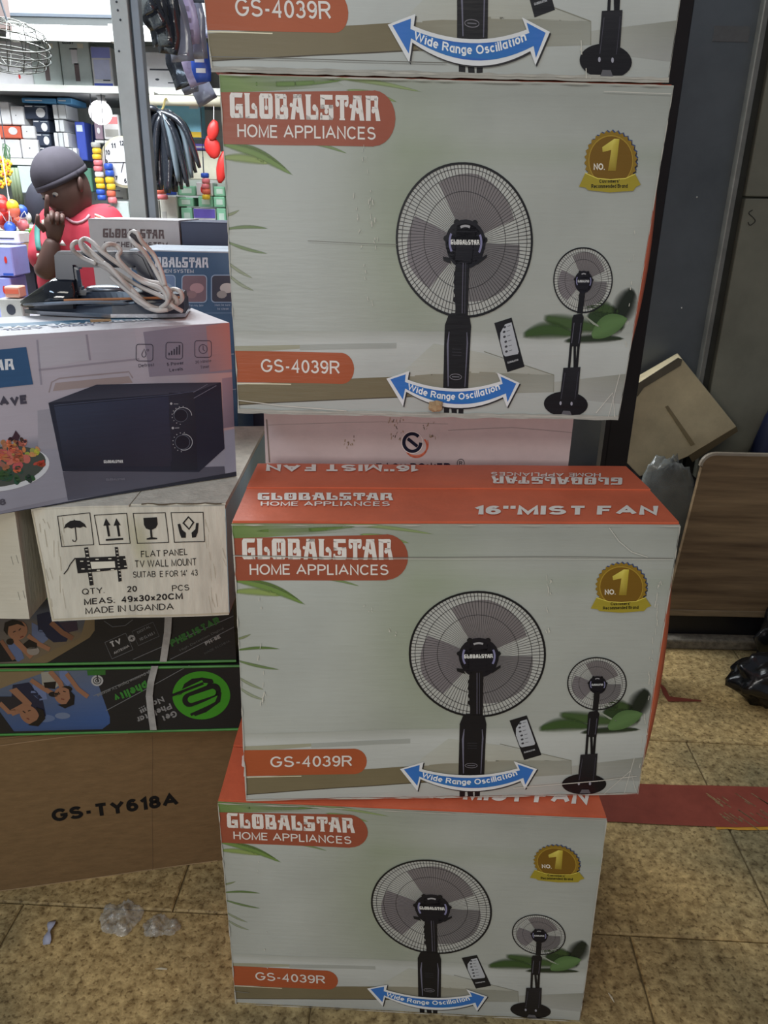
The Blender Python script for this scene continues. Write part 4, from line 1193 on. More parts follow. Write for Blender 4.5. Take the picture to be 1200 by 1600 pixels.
def rot_rect(c, w_, h_, a, col, layer, ow):
    ca, sa = math.cos(a), math.sin(a)
    A.line([(c[0] + x * ca - y * sa, c[1] + x * sa + y * ca) for x, y in ((-w_, -h_), (w_, -h_), (w_, h_), (-w_, h_))], ow, col, layer, closed=True)
rot_rect((186, 1009), 18, 14, -0.42, (110, 112, 116), 2, 0.9)
A.text('TV', (175, 1011), (191, 1004), 9, (180, 180, 180), 3, 0.03); A.text('ANTENNA', (179, 1022), (203, 1010), 4, (160, 160, 160), 3, 0.02)
A.ell(206, 997, 5.8, 5.2, (150, 150, 150), 2); A.line([(203, 998.5), (209, 995.5)], 1.4, BK2, 3); A.line([(204.8, 994.4), (207.2, 999.6)], 1.4, BK2, 3)
rot_rect((228, 990), 18, 12, -0.42, (90, 92, 96), 2, 0.9)
A.text('HD CLASS 1', (220, 1001), (243, 990), 4.4, (120, 122, 124), 3, 0.02); A.text('DIGITAL', (216, 990), (236, 980), 4.0, (110, 112, 114), 3, 0.02)
A.line([(208, 1030), (376, 957)], 1.0, (110, 112, 116), 2); A.line([(266, 1030), (372, 976)], 1.0, (110, 112, 116), 2)
A.line([(163, 970), (176, 979), (196, 977), (208, 968)], 0.9, (100, 102, 106), 2)
A.text('PHELISTAR', (269, 1010), (345, 972), 11, (50, 104, 50), 3, 0.045); A.text('PH-8E', (322, 1008), (345, 996), 5.6, (150, 150, 150), 3, 0.03)
A.text('High Definition Digital', (282, 1017), (350, 982), 3.4, (90, 92, 92), 3, 0.0)
A.text('MADE IN CHINA', (320, 1022), (360, 1002), 3.4, (80, 82, 84), 3, 0.0)
A.place('front_print', S['front'], r, M_PRINT)
# clear strap binding each carton
def strap(r, pts, p0, wd=.0062):
    yaw = math.atan2(da.y, da.x); V = []; Fc = []
    for i, (x, y) in enumerate(pts):
        p = on_plane(x, y, p0, yaw) - na * (0.0055 + 0.0012 * math.sin(i * 2.1)); V += [p - da * wd, p + da * wd]
        if i: Fc.append((2 * i - 2, 2 * i - 1, 2 * i + 1, 2 * i))
    o = mk('strap', V, Fc, mat('milky_strap', srgb(176, 176, 174), 0.3, alpha=0.82, var=0.15, scale=40), r); o.modifiers.new('th', 'SOLIDIFY').thickness = 0.0008
strap(ant[1][0], [(264, 962), (263, 985), (259, 1010), (256, 1031)], ant[1][2])
strap(ant[0][0], [(243, 1038), (237, 1062), (234, 1085), (237, 1110), (241, 1137)], ant[0][2])

# ---- white wall-mount cartons
ZB, ZT = 0.6725, 0.862
tb_ = [atz(82, 970, ZB), atz(358, 961, ZB), atz(352, 790, ZT), atz(47, 796, ZT)]
r, S = carton('wall_mount_carton', 'white carton printed with handling symbols and flat panel wall mount lettering', 'carton', tb_, (-0.004, 0.455, 0), M_WHITECARD, 0.0016)
dv = (tb_[1] - tb_[0]); Wt = dv.length
A = Art(Wt, ZT - ZB, [(47, 796), (352, 790), (358, 961), (82, 970)], gain=1.3)
K = (34, 32, 32)
A2 = Art(Wt, ZT - ZB, [(47, 796), (352, 790), (358, 961), (82, 970)], gain=1.3)
A3 = Art(Wt, ZT - ZB, [(47, 796), (352, 790), (358, 961), (82, 970)], gain=1.3)
def frame(q4): A.line(q4, 1.7, K, 2, closed=True)
frame([(90, 807), (141, 802), (147, 853), (97, 856)]); frame([(148, 806), (198, 803), (204, 851), (156, 853)])
frame([(208, 803), (258, 801), (263, 849), (215, 851)]); frame([(267, 801), (317, 800), (320, 848), (272, 849)])
A.poly([(100, 827), (103, 820), (110, 815), (116, 814), (116, 812), (118, 814), (126, 815), (133, 820), (136, 826), (131, 824), (126, 826), (119, 825), (112, 827), (106, 825)], K, 2)
A.line([(118, 824), (120, 845), (118, 848), (115, 847.5), (114, 845)], 1.6, K, 2)
for x in (168, 184):
    A.line([(x, 822), (x + 3, 840)], 3.4, K, 2); A.poly([(x - 6, 823), (x - 2, 811), (x + 5, 822)], K, 2)
A.line([(166, 845.5), (193, 844)], 3, K, 2)
A.poly([(224, 810), (245, 808.5), (246, 820), (243, 826), (237, 829), (238, 841), (245, 842), (245, 844), (229, 845), (229, 843), (235, 841), (234, 829), (228, 827), (225, 821)], K, 2)
A.poly([(277, 820), (281, 819), (284, 829), (290, 834), (290, 842), (283, 842), (280, 834)], K, 2); A.poly([(310, 818), (306, 818), (305, 828), (299, 834), (300, 842), (306, 841), (309, 833)], K, 2)
A.line([(286, 818), (294, 808), (302, 817), (295, 828)], 3, K, 2, closed=True)
# bracket drawing
A.poly([(118, 874), (196, 871), (200, 891), (122, 898)], K, 2); A.poly([(142, 880), (180, 879), (181, 889), (144, 891)], (196, 192, 178), 3)
A.poly([(132, 858), (138, 857), (147, 916), (141, 917)], K, 3); A.poly([(180, 857), (185, 857), (191, 910), (186, 911)], K, 3)
for k in range(9):
    A.line([(134 + k * .9, 861 + 6 * k), (138 + k * .9, 861 + 6 * k)], 1.4, (180, 176, 164), 4); A.line([(182 + k * .7, 861 + 5.4 * k), (185 + k * .7, 861 + 5.4 * k)], 1.2, (180, 176, 164), 4)
for x, y in ((126, 879), (128, 891), (150, 876), (152, 893), (170, 875), (174, 892), (194, 876), (195, 887)): A.line([(x, y), (x + 5, y)], 1.6, (190, 186, 172), 4)
A.line([(118, 874), (110, 884), (106, 892), (100, 899)], 1.6, K, 3)
A2.text('FLAT PANEL', (221, 873), (293, 869), 10, K, 2, 0.0); A2.text('TV WALL MOUNT', (212, 889), (307, 885), 11, K, 2, 0.0)
A2.text('SUITAB  E FOR 14\'  43', (209, 905), (309, 901), 9.5, K, 2, 0.0)
A2.text('QTY.', (129, 931), (164, 928), 9, K, 2); A2.text('20', (199, 927), (215, 926), 9, K, 2, .01); A2.text('PCS', (269, 925), (296, 923.5), 9, K, 2)
A2.text('MEAS:', (132, 946), (180, 943), 9, K, 2, .01); A2.text('49x30x20CM', (190, 943), (286, 936.5), 9.5, K, 2, .015); A2.text('MADE IN UGANDA', (134, 959.5), (272, 952.5), 9.5, K, 2)
rnd = random.Random(3)
for k in range(34):
    x = rnd.choice([rnd.uniform(52, 100), rnd.uniform(320, 352)]); y = rnd.uniform(805, 940); A3.line([(x, y), (x + rnd.uniform(0, 6), y + rnd.uniform(6, 30))], rnd.uniform(.4, 1.1), (166, 160, 144), 1)
A3.line([(49, 799), (84, 968)], 2.6, (176, 168, 148), 1); A3.line([(84, 967), (358, 958)], 2.2, (172, 164, 144), 1)
A3.grid(0, 0, 0, 0, 6, 6, lambda x, y, u, v: (172, 170, 130, 0.35 * math.sin(math.pi * u) * math.sin(math.pi * v)), 1, quad=[(185, 800), (225, 798), (250, 900), (215, 902)])
A.place('symbol_print', S['front'], r, M_MATTEPRINT)
A2.place('lettering_print', S['front'], r, M_MATTEPRINT)
A3.place('surface_wear', S['front'], r, M_MATTEPRINT)
flap_on('top_flap', S['top'], 0.0, 0.0, 0.50, 0.998, 0.0025, M_WHITECARD, r); flap_on('top_flap', S['top'], 0.506, 0.012, 1.0, 0.998, 0.0025, M_WHITECARD, r)
e = MB(); pts = [S['top'].pos(0.56 + 0.42 * k / 14, 0.010 + 0.004 * math.sin(k * 1.3), 0.0028 + rnd.uniform(0, .0008)) for k in range(15)]; e.tube(pts, .0012, 5); e.build('torn_edge', mat('torn_kraft', srgb(96, 84, 68), 0.9), r)
# right side in pale blue: the cyan light on it painted as a sheet
MBL = mat('pale_blue_paper', srgb(150, 186, 200), 0.45, var=0.06, scale=9)
flap_on('side_band', S['right'], 0.0, 0.02, 0.98, 0.97, 0.0006, MBL, r)

wc = [atz(-200, 968, ZB), atz(47, 966, ZB), atz(22, 800, ZT), atz(-200, 806, ZT)]
wc[0] = wc[1] + Vector((-0.30, -0.004, 0)); wc[3] = wc[2] + Vector((-0.30, -0.004, 0)); 
r, S = carton('wall_mount_carton', 'plain white carton left of the one with handling symbols, cut by the picture edge', 'carton', wc, (-0.004, 0.455, 0), M_WHITECARD, 0.0016)
A = Art(0.30, ZT - ZB, gain=1.3); face_tr(A, wc[0], Vector((1, 0.0133, 0)).normalized())
A.raw([(-300, 780), (90, 780), (90, 1000), (-300, 1000)], [(0, 1, 2, 3)], (186, 181, 166), 0)
for x, y in ((14, 867), (22, 865), (27, 923), (35, 921)): A.line([(x, y), (x + 4, y + 13)], 0.9, (130, 128, 120), 1)
A.place('front_print', S['front'], r, M_MATTEPRINT)

# ---- microwave carton, turned towards the left
MR = Vector((-0.2585, 1.262, 0)); th = math.radians(31.5); dm = Vector((math.cos(th), math.sin(th), 0)); nm = Vector((-dm.y, dm.x, 0)); Wm = 0.52
zb, zt = ZT + 0.0045, 1.129
m0 = MR - dm * Wm
F = [m0 + Vector((0, 0, zb)), MR + Vector((0, 0, zb)), MR + Vector((0, 0, zt)) - nm * .006, m0 + Vector((0, 0, zt)) - nm * .006]
M_MW = mat('grey_white_card', srgb(206, 206, 210), 0.4, var=0.05, scale=10)
r, S = carton('microwave_carton', 'glossy carton picturing a black microwave oven, set askew on the left stack', 'carton', F, nm * 0.19, M_MW, 0.0010)
A = Art(Wm, zt - zb, gain=1.55); face_tr(A, F[0], dm)
def mwbg(x, y, u, v):
    c = np.array([140., 136, 146])
    c += np.array([12, 10, 10]) * (1 - v) * (1 if x < 235 else 0)
    if x > 290 and y < 680: c += np.array([16, -6, -14]) * min(1, (x - 290) / 50)
    if y > 690: c = np.array([122., 122, 134]) + (x - 200) * 0.05
    return tuple(c)
A.grid(0, 0, 0, 0, 26, 20, mwbg, 0, quad=[(-170, 540), (364, 494), (378, 746), (-170, 850)])
# kitchen cabinets in the picture
A.poly([(222, 518), (354, 500), (364, 580), (232, 588)], (116, 110, 124), 1); A.raw([(320, 508), (356, 502), (364, 575), (325, 580)], [(0, 1, 2, 3)], [(136, 104, 106), (150, 108, 104), (146, 112, 112), (128, 108, 116)], 2)
A.poly([(60, 532), (132, 522), (138, 562), (62, 574)], (150, 147, 156), 1); A.poly([(140, 521), (208, 513), (214, 556), (146, 562)], (148, 144, 154), 1)
A.line([(57, 530), (64, 600)], 3, (126, 122, 134), 1); A.line([(134, 522), (140, 562)], 3, (124, 118, 130), 1); A.line([(60, 577), (216, 560)], 3, (126, 120, 130), 1)
A.line([(76, 612), (80, 596), (92, 590), (200, 580), (206, 590)], 2.2, (128, 118, 122), 1); A.poly([(82, 610), (86, 597), (200, 587), (206, 597)], (132, 120, 120), 1)
A.poly([(58, 640), (88, 636), (96, 700), (60, 704)], (130, 128, 138), 1); A.poly([(-170, 712), (98, 700), (106, 776), (-170, 834)], (126, 126, 138), 1)
A.raw([(345, 590), (366, 587), (369, 665), (348, 668)], [(0, 1, 2, 3)], [(130, 112, 124), (120, 104, 116), (96, 84, 96), (110, 96, 108)], 2)
A.poly([(349, 672), (370, 668), (375, 738), (352, 741)], (128, 128, 142), 1)
# worktop reflection and dark base band
A.poly([(98, 737), (350, 728), (352, 744), (106, 782)], (72, 72, 84), 2)
A.poly([(-170, 833), (376, 735), (376, 748), (-170, 856)], (36, 38, 48), 3)
# blue logo plate and lettering
A.poly([(-170, 560), (40, 541), (51, 599), (-170, 622)], (44, 74, 108), 3)
A.logo((-130, 583), (22, 576), 17, (190, 194, 200), 4)
A.text('MICROWAVE', (-90, 642), (41, 629), 14, (60, 58, 70), 4, 0.045); A.text('GS-M20B8', (-90, 799), (9, 788), 10, (70, 68, 78), 4, 0.03)
# plate of food
A.ell(4, 732, 74, 34, (176, 180, 186), 3, 40, rot=-0.15); A.ell(2, 728, 70, 31, (60, 66, 62), 4, 40, rot=-0.15)
rnd = random.Random(21)
for c_, n_, cx, cy, sx, sy, rr in (((44, 66, 52), 26, 8, 742, 46, 12, 8), ((150, 84, 70), 34, 10, 712, 34, 18, 9), ((168, 108, 80), 20, 16, 700, 30, 16, 6), ((150, 140, 70), 9, 52, 706, 12, 7, 6), ((150, 56, 48), 7, 62, 722, 8, 7, 5), ((60, 38, 44), 8, 20, 690, 22, 12, 5)):
    for k in range(n_): A.ell(cx + rnd.gauss(0, sx * .5), cy + rnd.gauss(0, sy * .5), rr * rnd.uniform(.5, 1.1), rr * rnd.uniform(.4, .8), tuple(int(v * rnd.uniform(.8, 1.15)) for v in c_), 5, 9, rot=rnd.uniform(0, 3))
A.poly([(18, 684), (24, 671), (31, 680), (28, 688)], (54, 36, 46), 6)
# microwave oven
A.poly([(75, 628), (150, 600), (343, 596), (350, 700), (310, 737), (98, 736)], (34, 37, 50), 4)
A.raw([(75, 628), (150, 600), (343, 596), (300, 612)], [(0, 1, 3), (1, 2, 3)], [(52, 54, 66), (42, 44, 56), (50, 52, 64), (56, 58, 72)], 5)
A.raw([(84, 634), (262, 618), (268, 728), (102, 730)], [(0, 1, 2, 3)], [(48, 54, 72), (44, 48, 66), (40, 40, 52), (34, 36, 48)], 5)
A.raw([(262, 612), (302, 610), (308, 734), (266, 735)], [(0, 1, 2, 3)], [(40, 42, 54), (38, 40, 50), (30, 32, 42), (32, 34, 44)], 5)
A.line([(84, 632), (262, 616), (303, 610)], 0.8, (70, 76, 96), 6)
A.ring(284, 648, 14, 12.5, 1.0, (150, 152, 158), 6, 20, -170, 0); A.ell(281, 648, 10, 9.5, (28, 30, 40), 6, 20); A.ring(281, 648, 10.5, 10, 0.8, (80, 84, 96), 7, 20)
A.ring(286, 690, 13.5, 12.5, 1.0, (150, 152, 158), 6, 20, -100, 110); A.ell(284, 690, 11, 10.5, (28, 30, 40), 6, 20); A.ring(284, 690, 11.5, 11, 0.8, (88, 92, 104), 7, 20)
for k in range(9):
    a = math.radians(100 + 22 * k); A.ell(285 + 16 * math.cos(a), 690 + 15 * math.sin(a), .8, .8, (150, 150, 156), 7, 6); A.ell(283 + 15.5 * math.cos(a), 648 + 14 * math.sin(a), .8, .8, (150, 150, 156), 7, 6)
A.ell(266, 629.5, 2, 2, (150, 150, 156), 6, 8); A.line([(270, 630), (277, 630)], 1.2, (120, 120, 128), 6); A.ell(269, 668, 2, 2, (150, 150, 156), 6, 8); A.line([(272, 668), (279, 667.5)], 1.4, (120, 120, 128), 6)
A.line([(300, 612), (322, 599)], 0.9, (96, 98, 112), 6); A.line([(301, 621), (336, 601)], 1.0, (96, 98, 112), 6)
A.logo((162, 723.5), (192, 723), 4.6, (186, 188, 190), 6); A.logo((166, 751), (195, 750), 3.4, (100, 100, 112), 6)
# feature symbols
for cx, cy in ((224, 550), (270, 547), (315, 544)): A.rrect(cx - 13, cy - 13, cx + 13, cy + 13, 4, (58, 56, 68), 3, outline=1.1)
A.ring(223, 553, 3.2, 4, 1.0, (60, 58, 70), 3, 14, -50, 230); A.line([(220.5, 550.5), (223.5, 544), (226, 550.5)], 1, (60, 58, 70), 3); A.ring(229, 546, 1.5, 1.5, .8, (60, 58, 70), 3, 10)
for k in range(5): A.line([(262 + 4 * k, 554 - .3 * k), (262 + 4 * k, 550 - 3 * k)], 2.2, (50, 48, 60), 3)
A.ring(315, 544, 6.5, 7, 1.2, (70, 64, 78), 3, 20); A.line([(315, 539), (315, 545), (318, 547)], 1.2, (70, 64, 78), 3)
A.text('Defrost', (215, 573), (239, 571), 5, (60, 58, 70), 3); A.text('5 Power', (259, 571), (285, 568), 5, (60, 58, 70), 3, .01); A.text('Levels', (263, 580), (284, 577.5), 5, (60, 58, 70), 3, .01)
A.text('30 Minute', (303, 567), (328, 564), 4.6, (72, 66, 78), 3); A.text('Timer', (311, 575), (325, 573), 4.6, (72, 66, 78), 3)
A.place('front_print', S['front'], r, M_PRINT)
T = Art(Wm, 0.19, gain=1.15); c_ = lambda u, v: (u * Wm, v * 0.19)
T.poly([c_(.30, .42), c_(.80, .36), c_(.82, .56), c_(.31, .62)], (60, 110, 140), 1); T.text('GLOBALSTAR', c_(.80, .52), c_(.40, .56), 0.0, (225, 228, 230), 2)
T2 = Art(Wm, 0.19, gain=1.15); T.tr = lambda p: np.array(p, float).reshape(-1, 2)
Hh = 0.03
v_, f_ = glyphs('MICROWAVE OVEN', 0.03); T.raw([(.80 * Wm - x * .46 * Wm, .17 - .085 - y * .022) for x, y in v_], f_, (222, 226, 230), 2)
v_, f_ = glyphs('HOME APPLIANCES 20L', 0.02); T.raw([(.62 * Wm - x * .5 * Wm, .062 - y * .013) for x, y in v_], f_, (70, 84, 120), 2)
T.poly([c_(.62, .40), c_(.68, .39), c_(.69, .55), c_(.63, .56)], (190, 150, 100), 3)
T.place('top_print', S['top'], r, M_PRINT)

# ---- steam iron with its coiled cord on the microwave carton
zi = zt + 0.0022
ip = atz(172, 489, zi); ip.z = zi
ir = thing('clothes_iron', ip, 'dark clothes iron with coiled pale cord lying on the microwave carton', 'iron')
ang = math.radians(9); ix = Vector((math.cos(ang), math.sin(ang), 0)); iy = Vector((-ix.y, ix.x, 0))
I = lambda x, y, z: ip + ix * x + iy * y + Vector((0, 0, z))
M_SOLE = mat('polished_soleplate', srgb(150, 152, 158), 0.18, metal=0.9, var=0.05); M_DKPL = mat('dark_blue_plastic', srgb(44, 52, 68), 0.28, var=0.05, spec=0.6)
M_GLOSS = mat('smoky_plastic', srgb(24, 28, 36), 0.06, var=0.05, spec=0.9); M_SILV = mat('silver_plastic', srgb(150, 156, 166), 0.25, metal=0.6)
M_ORL = mat('copper_line', srgb(190, 130, 90), 0.3); M_CORD = mat('pale_cord', srgb(196, 188, 182), 0.5, var=0.05)
def iron_outline(s_, wmax):
    """half width along the length, pointed at the left"""
    return wmax * (min(1, s_ / 0.55) ** 0.62) * (1 - 0.15 * max(0, (s_ - 0.8) / 0.2) ** 2)
def iron_slab(z0, z1, x0, x1, wm, k0=1.0, k1=1.0, ztop=None, n=18):
    V = []; Fc = []
    for i in range(n + 1):
        s_ = i / n; x = x0 + (x1 - x0) * s_; hw = max(.0015, iron_outline(s_, wm)); zt_ = ztop(s_) if ztop else z1
        V += [I(x, -hw * k0, z0), I(x, hw * k0, z0), I(x, hw * k1, zt_), I(x, 0.4 * hw * k1, zt_ + (zt_ - z0) * .12), I(x, -0.4 * hw * k1, zt_ + (zt_ - z0) * .12), I(x, -hw * k1, zt_)]
        if i:
            for k in range(6): a = 6 * (i - 1); Fc.append((a + k, a + (k + 1) % 6, a + 6 + (k + 1) % 6, a + 6 + k))
    Fc.append(tuple(range(5, -1, -1))); Fc.append(tuple(range(6 * n, 6 * n + 6))); return V, Fc
v, f = iron_slab(0, 0.006, -0.135, 0.128, 0.058); mk('soleplate', v, f, M_SOLE, ir, smooth=False)
v, f = iron_slab(0.006, 0.02, -0.128, 0.126, 0.053, 1, .92, ztop=lambda s_: .012 + .012 * s_); mk('skirt', v, f, M_DKPL, ir, smooth=False)
v, f = iron_slab(0.012, 0.05, -0.140, -0.045, 0.048, 1, .6, ztop=lambda s_: .018 + .034 * min(1, s_ * 1.6)); mk('water_tank', v, f, M_GLOSS, ir, smooth=True)
v, f = iron_slab(0.018, 0.04, -0.05, 0.125, 0.044, 1, .8, ztop=lambda s_: .034 + .004 * math.sin(s_ * 3)); mk('body_shell', v, f, M_DKPL, ir)
MB().tube([I(-.06 + .012 * k, -.047 + .0004 * k, .026 + .0003 * k) for k in range(16)], .0022, 6).build('trim_line', M_ORL, ir)
MB().tube(smooth_path([I(-.133, -.012, .014), I(-.09, -.043, .02), (I(-.02, -.052, .024)), I(.04, -.05, .022)], 5), [.001] + [.003] * 14 + [.001], 6).build('silver_trim', M_SILV, ir)
hb = MB()
def rbar(x0, x1, z0, z1, y0=-.019, y1=.019):
    c = [I(x0, y0, z0), I(x1, y0, z0), I(x1, y1, z0), I(x0, y1, z0), I(x0, y0, z1), I(x1, y0, z1), I(x1, y1, z1), I(x0, y1, z1)]
    hb.add(c, [(0, 3, 2, 1), (4, 5, 6, 7), (0, 1, 5, 4), (1, 2, 6, 5), (2, 3, 7, 6), (3, 0, 4, 7)])
poly = [(-.078, .030), (-.074, .092), (-.068, .098), (.056, .099), (.066, .092), (.084, .045), (.086, .030)]
hole = [(-.043, .038), (-.043, .074), (.048, .074), (.052, .068), (.058, .038)]
# handle loop: outline with a window
outp = [I(x, -.017, z) for x, z in poly]; inp = [I(x, -.017, z) for x, z in hole]
tri = tessellate_polygon([[Vector((x, z, 0)) for x, z in poly], [Vector((x, z, 0)) for x, z in hole]])
allp = poly + hole; V = [I(x, -.017, z) for x, z in allp] + [I(x, .017, z) for x, z in allp]; n = len(allp)
Fc = [tuple(t_) for t_ in tri] + [tuple(i + n for i in t_[::-1]) for t_ in tri]
for idx in (list(range(len(poly))), list(range(len(poly), n))):
    for k in range(len(idx)): a, b = idx[k], idx[(k + 1) % len(idx)]; Fc.append((a, b, b + n, a + n))
o = mk('handle', V, Fc, M_DKPL, ir); bm = bmesh.new(); bm.from_mesh(o.data); bmesh.ops.recalc_face_normals(bm, faces=bm.faces[:])
bmesh.ops.bevel(bm, geom=[e for e in bm.edges if len(e.link_faces) == 2 and e.calc_face_angle(0) > .8], offset=.004, segments=2, affect='EDGES'); bm.to_mesh(o.data); bm.free()
MB().ball(I(.0, -.005, .040), .035, .02, .006, 14).build('steam_dial', M_SILV, ir, smooth=True)
MB().ball(I(.03, -.012, .0445), .009, .009, .006, 10).build('thermostat_knob', M_SILV, ir, smooth=True)
# cord: a hank of loops thrown over the handle, drawn in the iron's own plane
yc = lambda k: ip.y - .052 - .005 * k
cpts = lambda L, k: [at(x, y, yc(k) + 0.010 * math.sin(i * 1.7 + k)) for i, (x, y) in enumerate(L)]
loops = [
    [(150, 412), (128, 402), (115, 392), (113, 383), (121, 378), (133, 384), (150, 400), (180, 424), (215, 446), (250, 462), (268, 472), (262, 480), (246, 482), (228, 474), (206, 452), (182, 430), (150, 410)],
    [(180, 428), (148, 404), (130, 390), (126, 378), (134, 373), (146, 380), (160, 394), (196, 420), (232, 444), (262, 458), (276, 468), (270, 480), (252, 484), (232, 478), (206, 460), (172, 432)],
    [(166, 398), (162, 388), (168, 382), (180, 383), (188, 392), (184, 402), (196, 418), (222, 440), (250, 450), (262, 470), (250, 482)],
    [(262, 470), (264, 458), (250, 436), (238, 414), (224, 392), (210, 380), (203, 370), (206, 363), (214, 364), (222, 378), (240, 398), (252, 424), (258, 446)],
    [(200, 424), (226, 438), (252, 444), (266, 456), (268, 470), (256, 482), (236, 480), (214, 470), (188, 440), (160, 412)],
    [(258, 462), (270, 452), (282, 456), (284, 468), (272, 476), (262, 470), (270, 478), (284, 486)],
    [(154, 408), (170, 416), (192, 440), (214, 462), (226, 478), (244, 485), (262, 484)],
]
cm = MB()
for k, L in enumerate(loops): cm.tube(smooth_path(cpts(L, k % 4), 5), .0036, 8)
cm.build('power_cord', M_CORD, ir, smooth=True)
ca = [o_ for o_ in ir.children if o_.name.startswith('power_cord')][0]
MB().tube([at(205, 365, yc(3)), at(212, 372, yc(3)), at(219, 382, yc(3))], [.004, .0048, .004], 8).build('plug_sleeve', mat('dark_rubber', srgb(60, 56, 60), 0.6), ca)

# ================================================================== RIGHT SIDE, FAR FLOOR
# leaning brown carton behind the board
yl = 2.36
pp = [at(x, y, yl) for x, y in ((992, 602), (1065, 560), (1151, 667), (1076, 713), (1000, 745), (978, 722))]
t = thing('leaning_carton', (1.0, yl + .05, pp[4].z), 'crumpled brown carton tilted on its corner against the grey panel', 'carton')
M_OLDCARD = mat('old_cardboard', srgb(206, 192, 156), 0.8, var=0.12, scale=8, bump=0.2)
MB().prism(pp, (0.02, 0.095, 0.0)).build('body', M_OLDCARD, t, bevel=.003)
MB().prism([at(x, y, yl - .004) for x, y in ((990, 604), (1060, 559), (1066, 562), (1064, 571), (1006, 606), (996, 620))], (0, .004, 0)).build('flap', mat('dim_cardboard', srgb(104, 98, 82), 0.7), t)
MB().prism([at(x, y, yl - .004) for x, y in ((1040, 636), (1044, 634), (1086, 694), (1080, 697))], (0, .003, 0)).build('crease_tape', mat('pale_old_tape', srgb(150, 136, 104), 0.4), t)
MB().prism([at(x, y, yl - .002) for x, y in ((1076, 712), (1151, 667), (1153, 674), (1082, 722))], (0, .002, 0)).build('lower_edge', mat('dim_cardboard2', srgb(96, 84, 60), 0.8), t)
# steel stand behind which the cartons lean
t = thing('dark_crate', (0.95, 2.36, 0.037), 'dark crate hidden in the corner beneath the tilted brown carton', 'crate')
MB().box((0.66, 2.30, 0.037), (1.02, 2.455, pp[4].z - .006)).build('body', M_DARKSTEEL, t, bevel=.004)
# dark blue sack
def sack(name, label, cat, c, r3, material, seed, amp=.28, n=26, sc=2.2, group=None):
    def fn(d):
        q_ = d * sc + Vector((seed * 3.1, 0, 0))
        return 1 + amp * (noise.noise(q_) + .5 * abs(noise.noise(q_ * 2.3)) - .4 * abs(noise.noise(q_ * 5.1)))
    o = MB().ball((0, 0, 0), *r3, n=n, fn=fn).build(name, material, None, smooth=True)
    zmin = min(v_.co.z for v_ in o.data.vertices)
    for v_ in o.data.vertices: v_.co.z = max(v_.co.z, zmin * .82)
    zmin = min(v_.co.z for v_ in o.data.vertices)
    for v_ in o.data.vertices: v_.co.z -= zmin
    o.location = c; setp(o, label, cat, group); return o
M_BLUESACK = mat('dark_blue_plastic_sack', srgb(24, 30, 54), 0.35, var=0.2, scale=8, bump=0.3, bscale=20)
M_BIN = mat('black_bin_bag', srgb(16, 17, 20), 0.22, var=0.1, bump=0.5, bscale=26, spec=0.6)
sack('blue_sack', 'dark blue plastic sack standing behind the wooden board', 'sack', (1.28, 2.37, 0.037), (.13, .085, .41), M_BLUESACK, 4, .12)
for nm_, lb, px, py, Y, r3, sd in (('bin_bag', 'black plastic bag on the tiles at the right edge', 1186, 1092, 1.90, (.125, .075, .075), 1), ('bin_bag', 'black plastic bag slumped against the wooden board, behind the nearer bag', 1198, 1008, 2.09, (.125, .055, .13), 2)):
    p = atz(px, py, 0); sack(nm_, lb, 'bag', (p.x + .03, 1.86 if sd == 1 else 2.055, .001), r3, M_BIN, sd, .26, 40, 2.4, 'black plastic bags on the floor')
# grey clear bag slumped behind the middle fan carton
M_CLEAR = mat('cloudy_plastic', srgb(150, 154, 150), 0.2, var=0.2, scale=18, alpha=0.5, bump=0.6, bscale=30, spec=0.8)
p = at(1025, 800, 2.235)
o = sack('clear_bag', 'crumpled cloudy plastic bag between the middle fan carton and wooden board', 'bag', (0.872, 2.248, 0.037), (.112, .032, .315), M_CLEAR, 7, .16, 30, 2.6)
# wooden board
yb = 2.155
def board_pt(x, y): return at(x, y, yb)
b0, b1 = at(1046, 952, yb), at(1052, 712, yb)
x0, z0, z1 = b0.x + .0, b0.z, at(1100, 711, yb).z; x1 = x0 + 0.62; rr = .035
pts = [(x0 - .01, z0), (x1, z0), (x1, z1)] + [(x0 + .02 + rr - rr * math.sin(math.radians(a)), z1 - rr + rr * math.cos(math.radians(a))) for a in range(0, 91, 15)]
t = thing('wooden_board', ((x0 + x1) / 2, yb, 0.037), 'brown wood-grained board with rounded corner, standing at the right edge', 'board')
M_WOOD = mat('walnut_laminate', srgb(150, 128, 98), 0.45, scale=2.4, rgb2=srgb(78, 62, 48), stretch=(0.6, 1, 9), bump=0.08, bscale=30)
MB().prism([(x, yb, z) for x, z in pts], (0, .016, 0)).build('panel', M_WOOD, t)
MB().tube([(x, yb + .008, z) for x, z in [pts[-1], *reversed(pts[2:-1])]], .0085, 8).build('top_edging', mat('pale_edging', srgb(140, 130, 114), 0.5), t)
MB().box((x0 - .012, yb - .002, z0 - .022), (x1, yb + .02, z0)).build('bottom_rail', mat('pale_wood_rail', srgb(134, 118, 94), 0.5, stretch=(1, 1, 8)), t, bevel=.002)
MB().box((x0 - .02, yb + .012, .037), (x1, yb + .03, z0 - .023)).build('plinth', mat('black_plinth', srgb(24, 24, 28), 0.35), t)
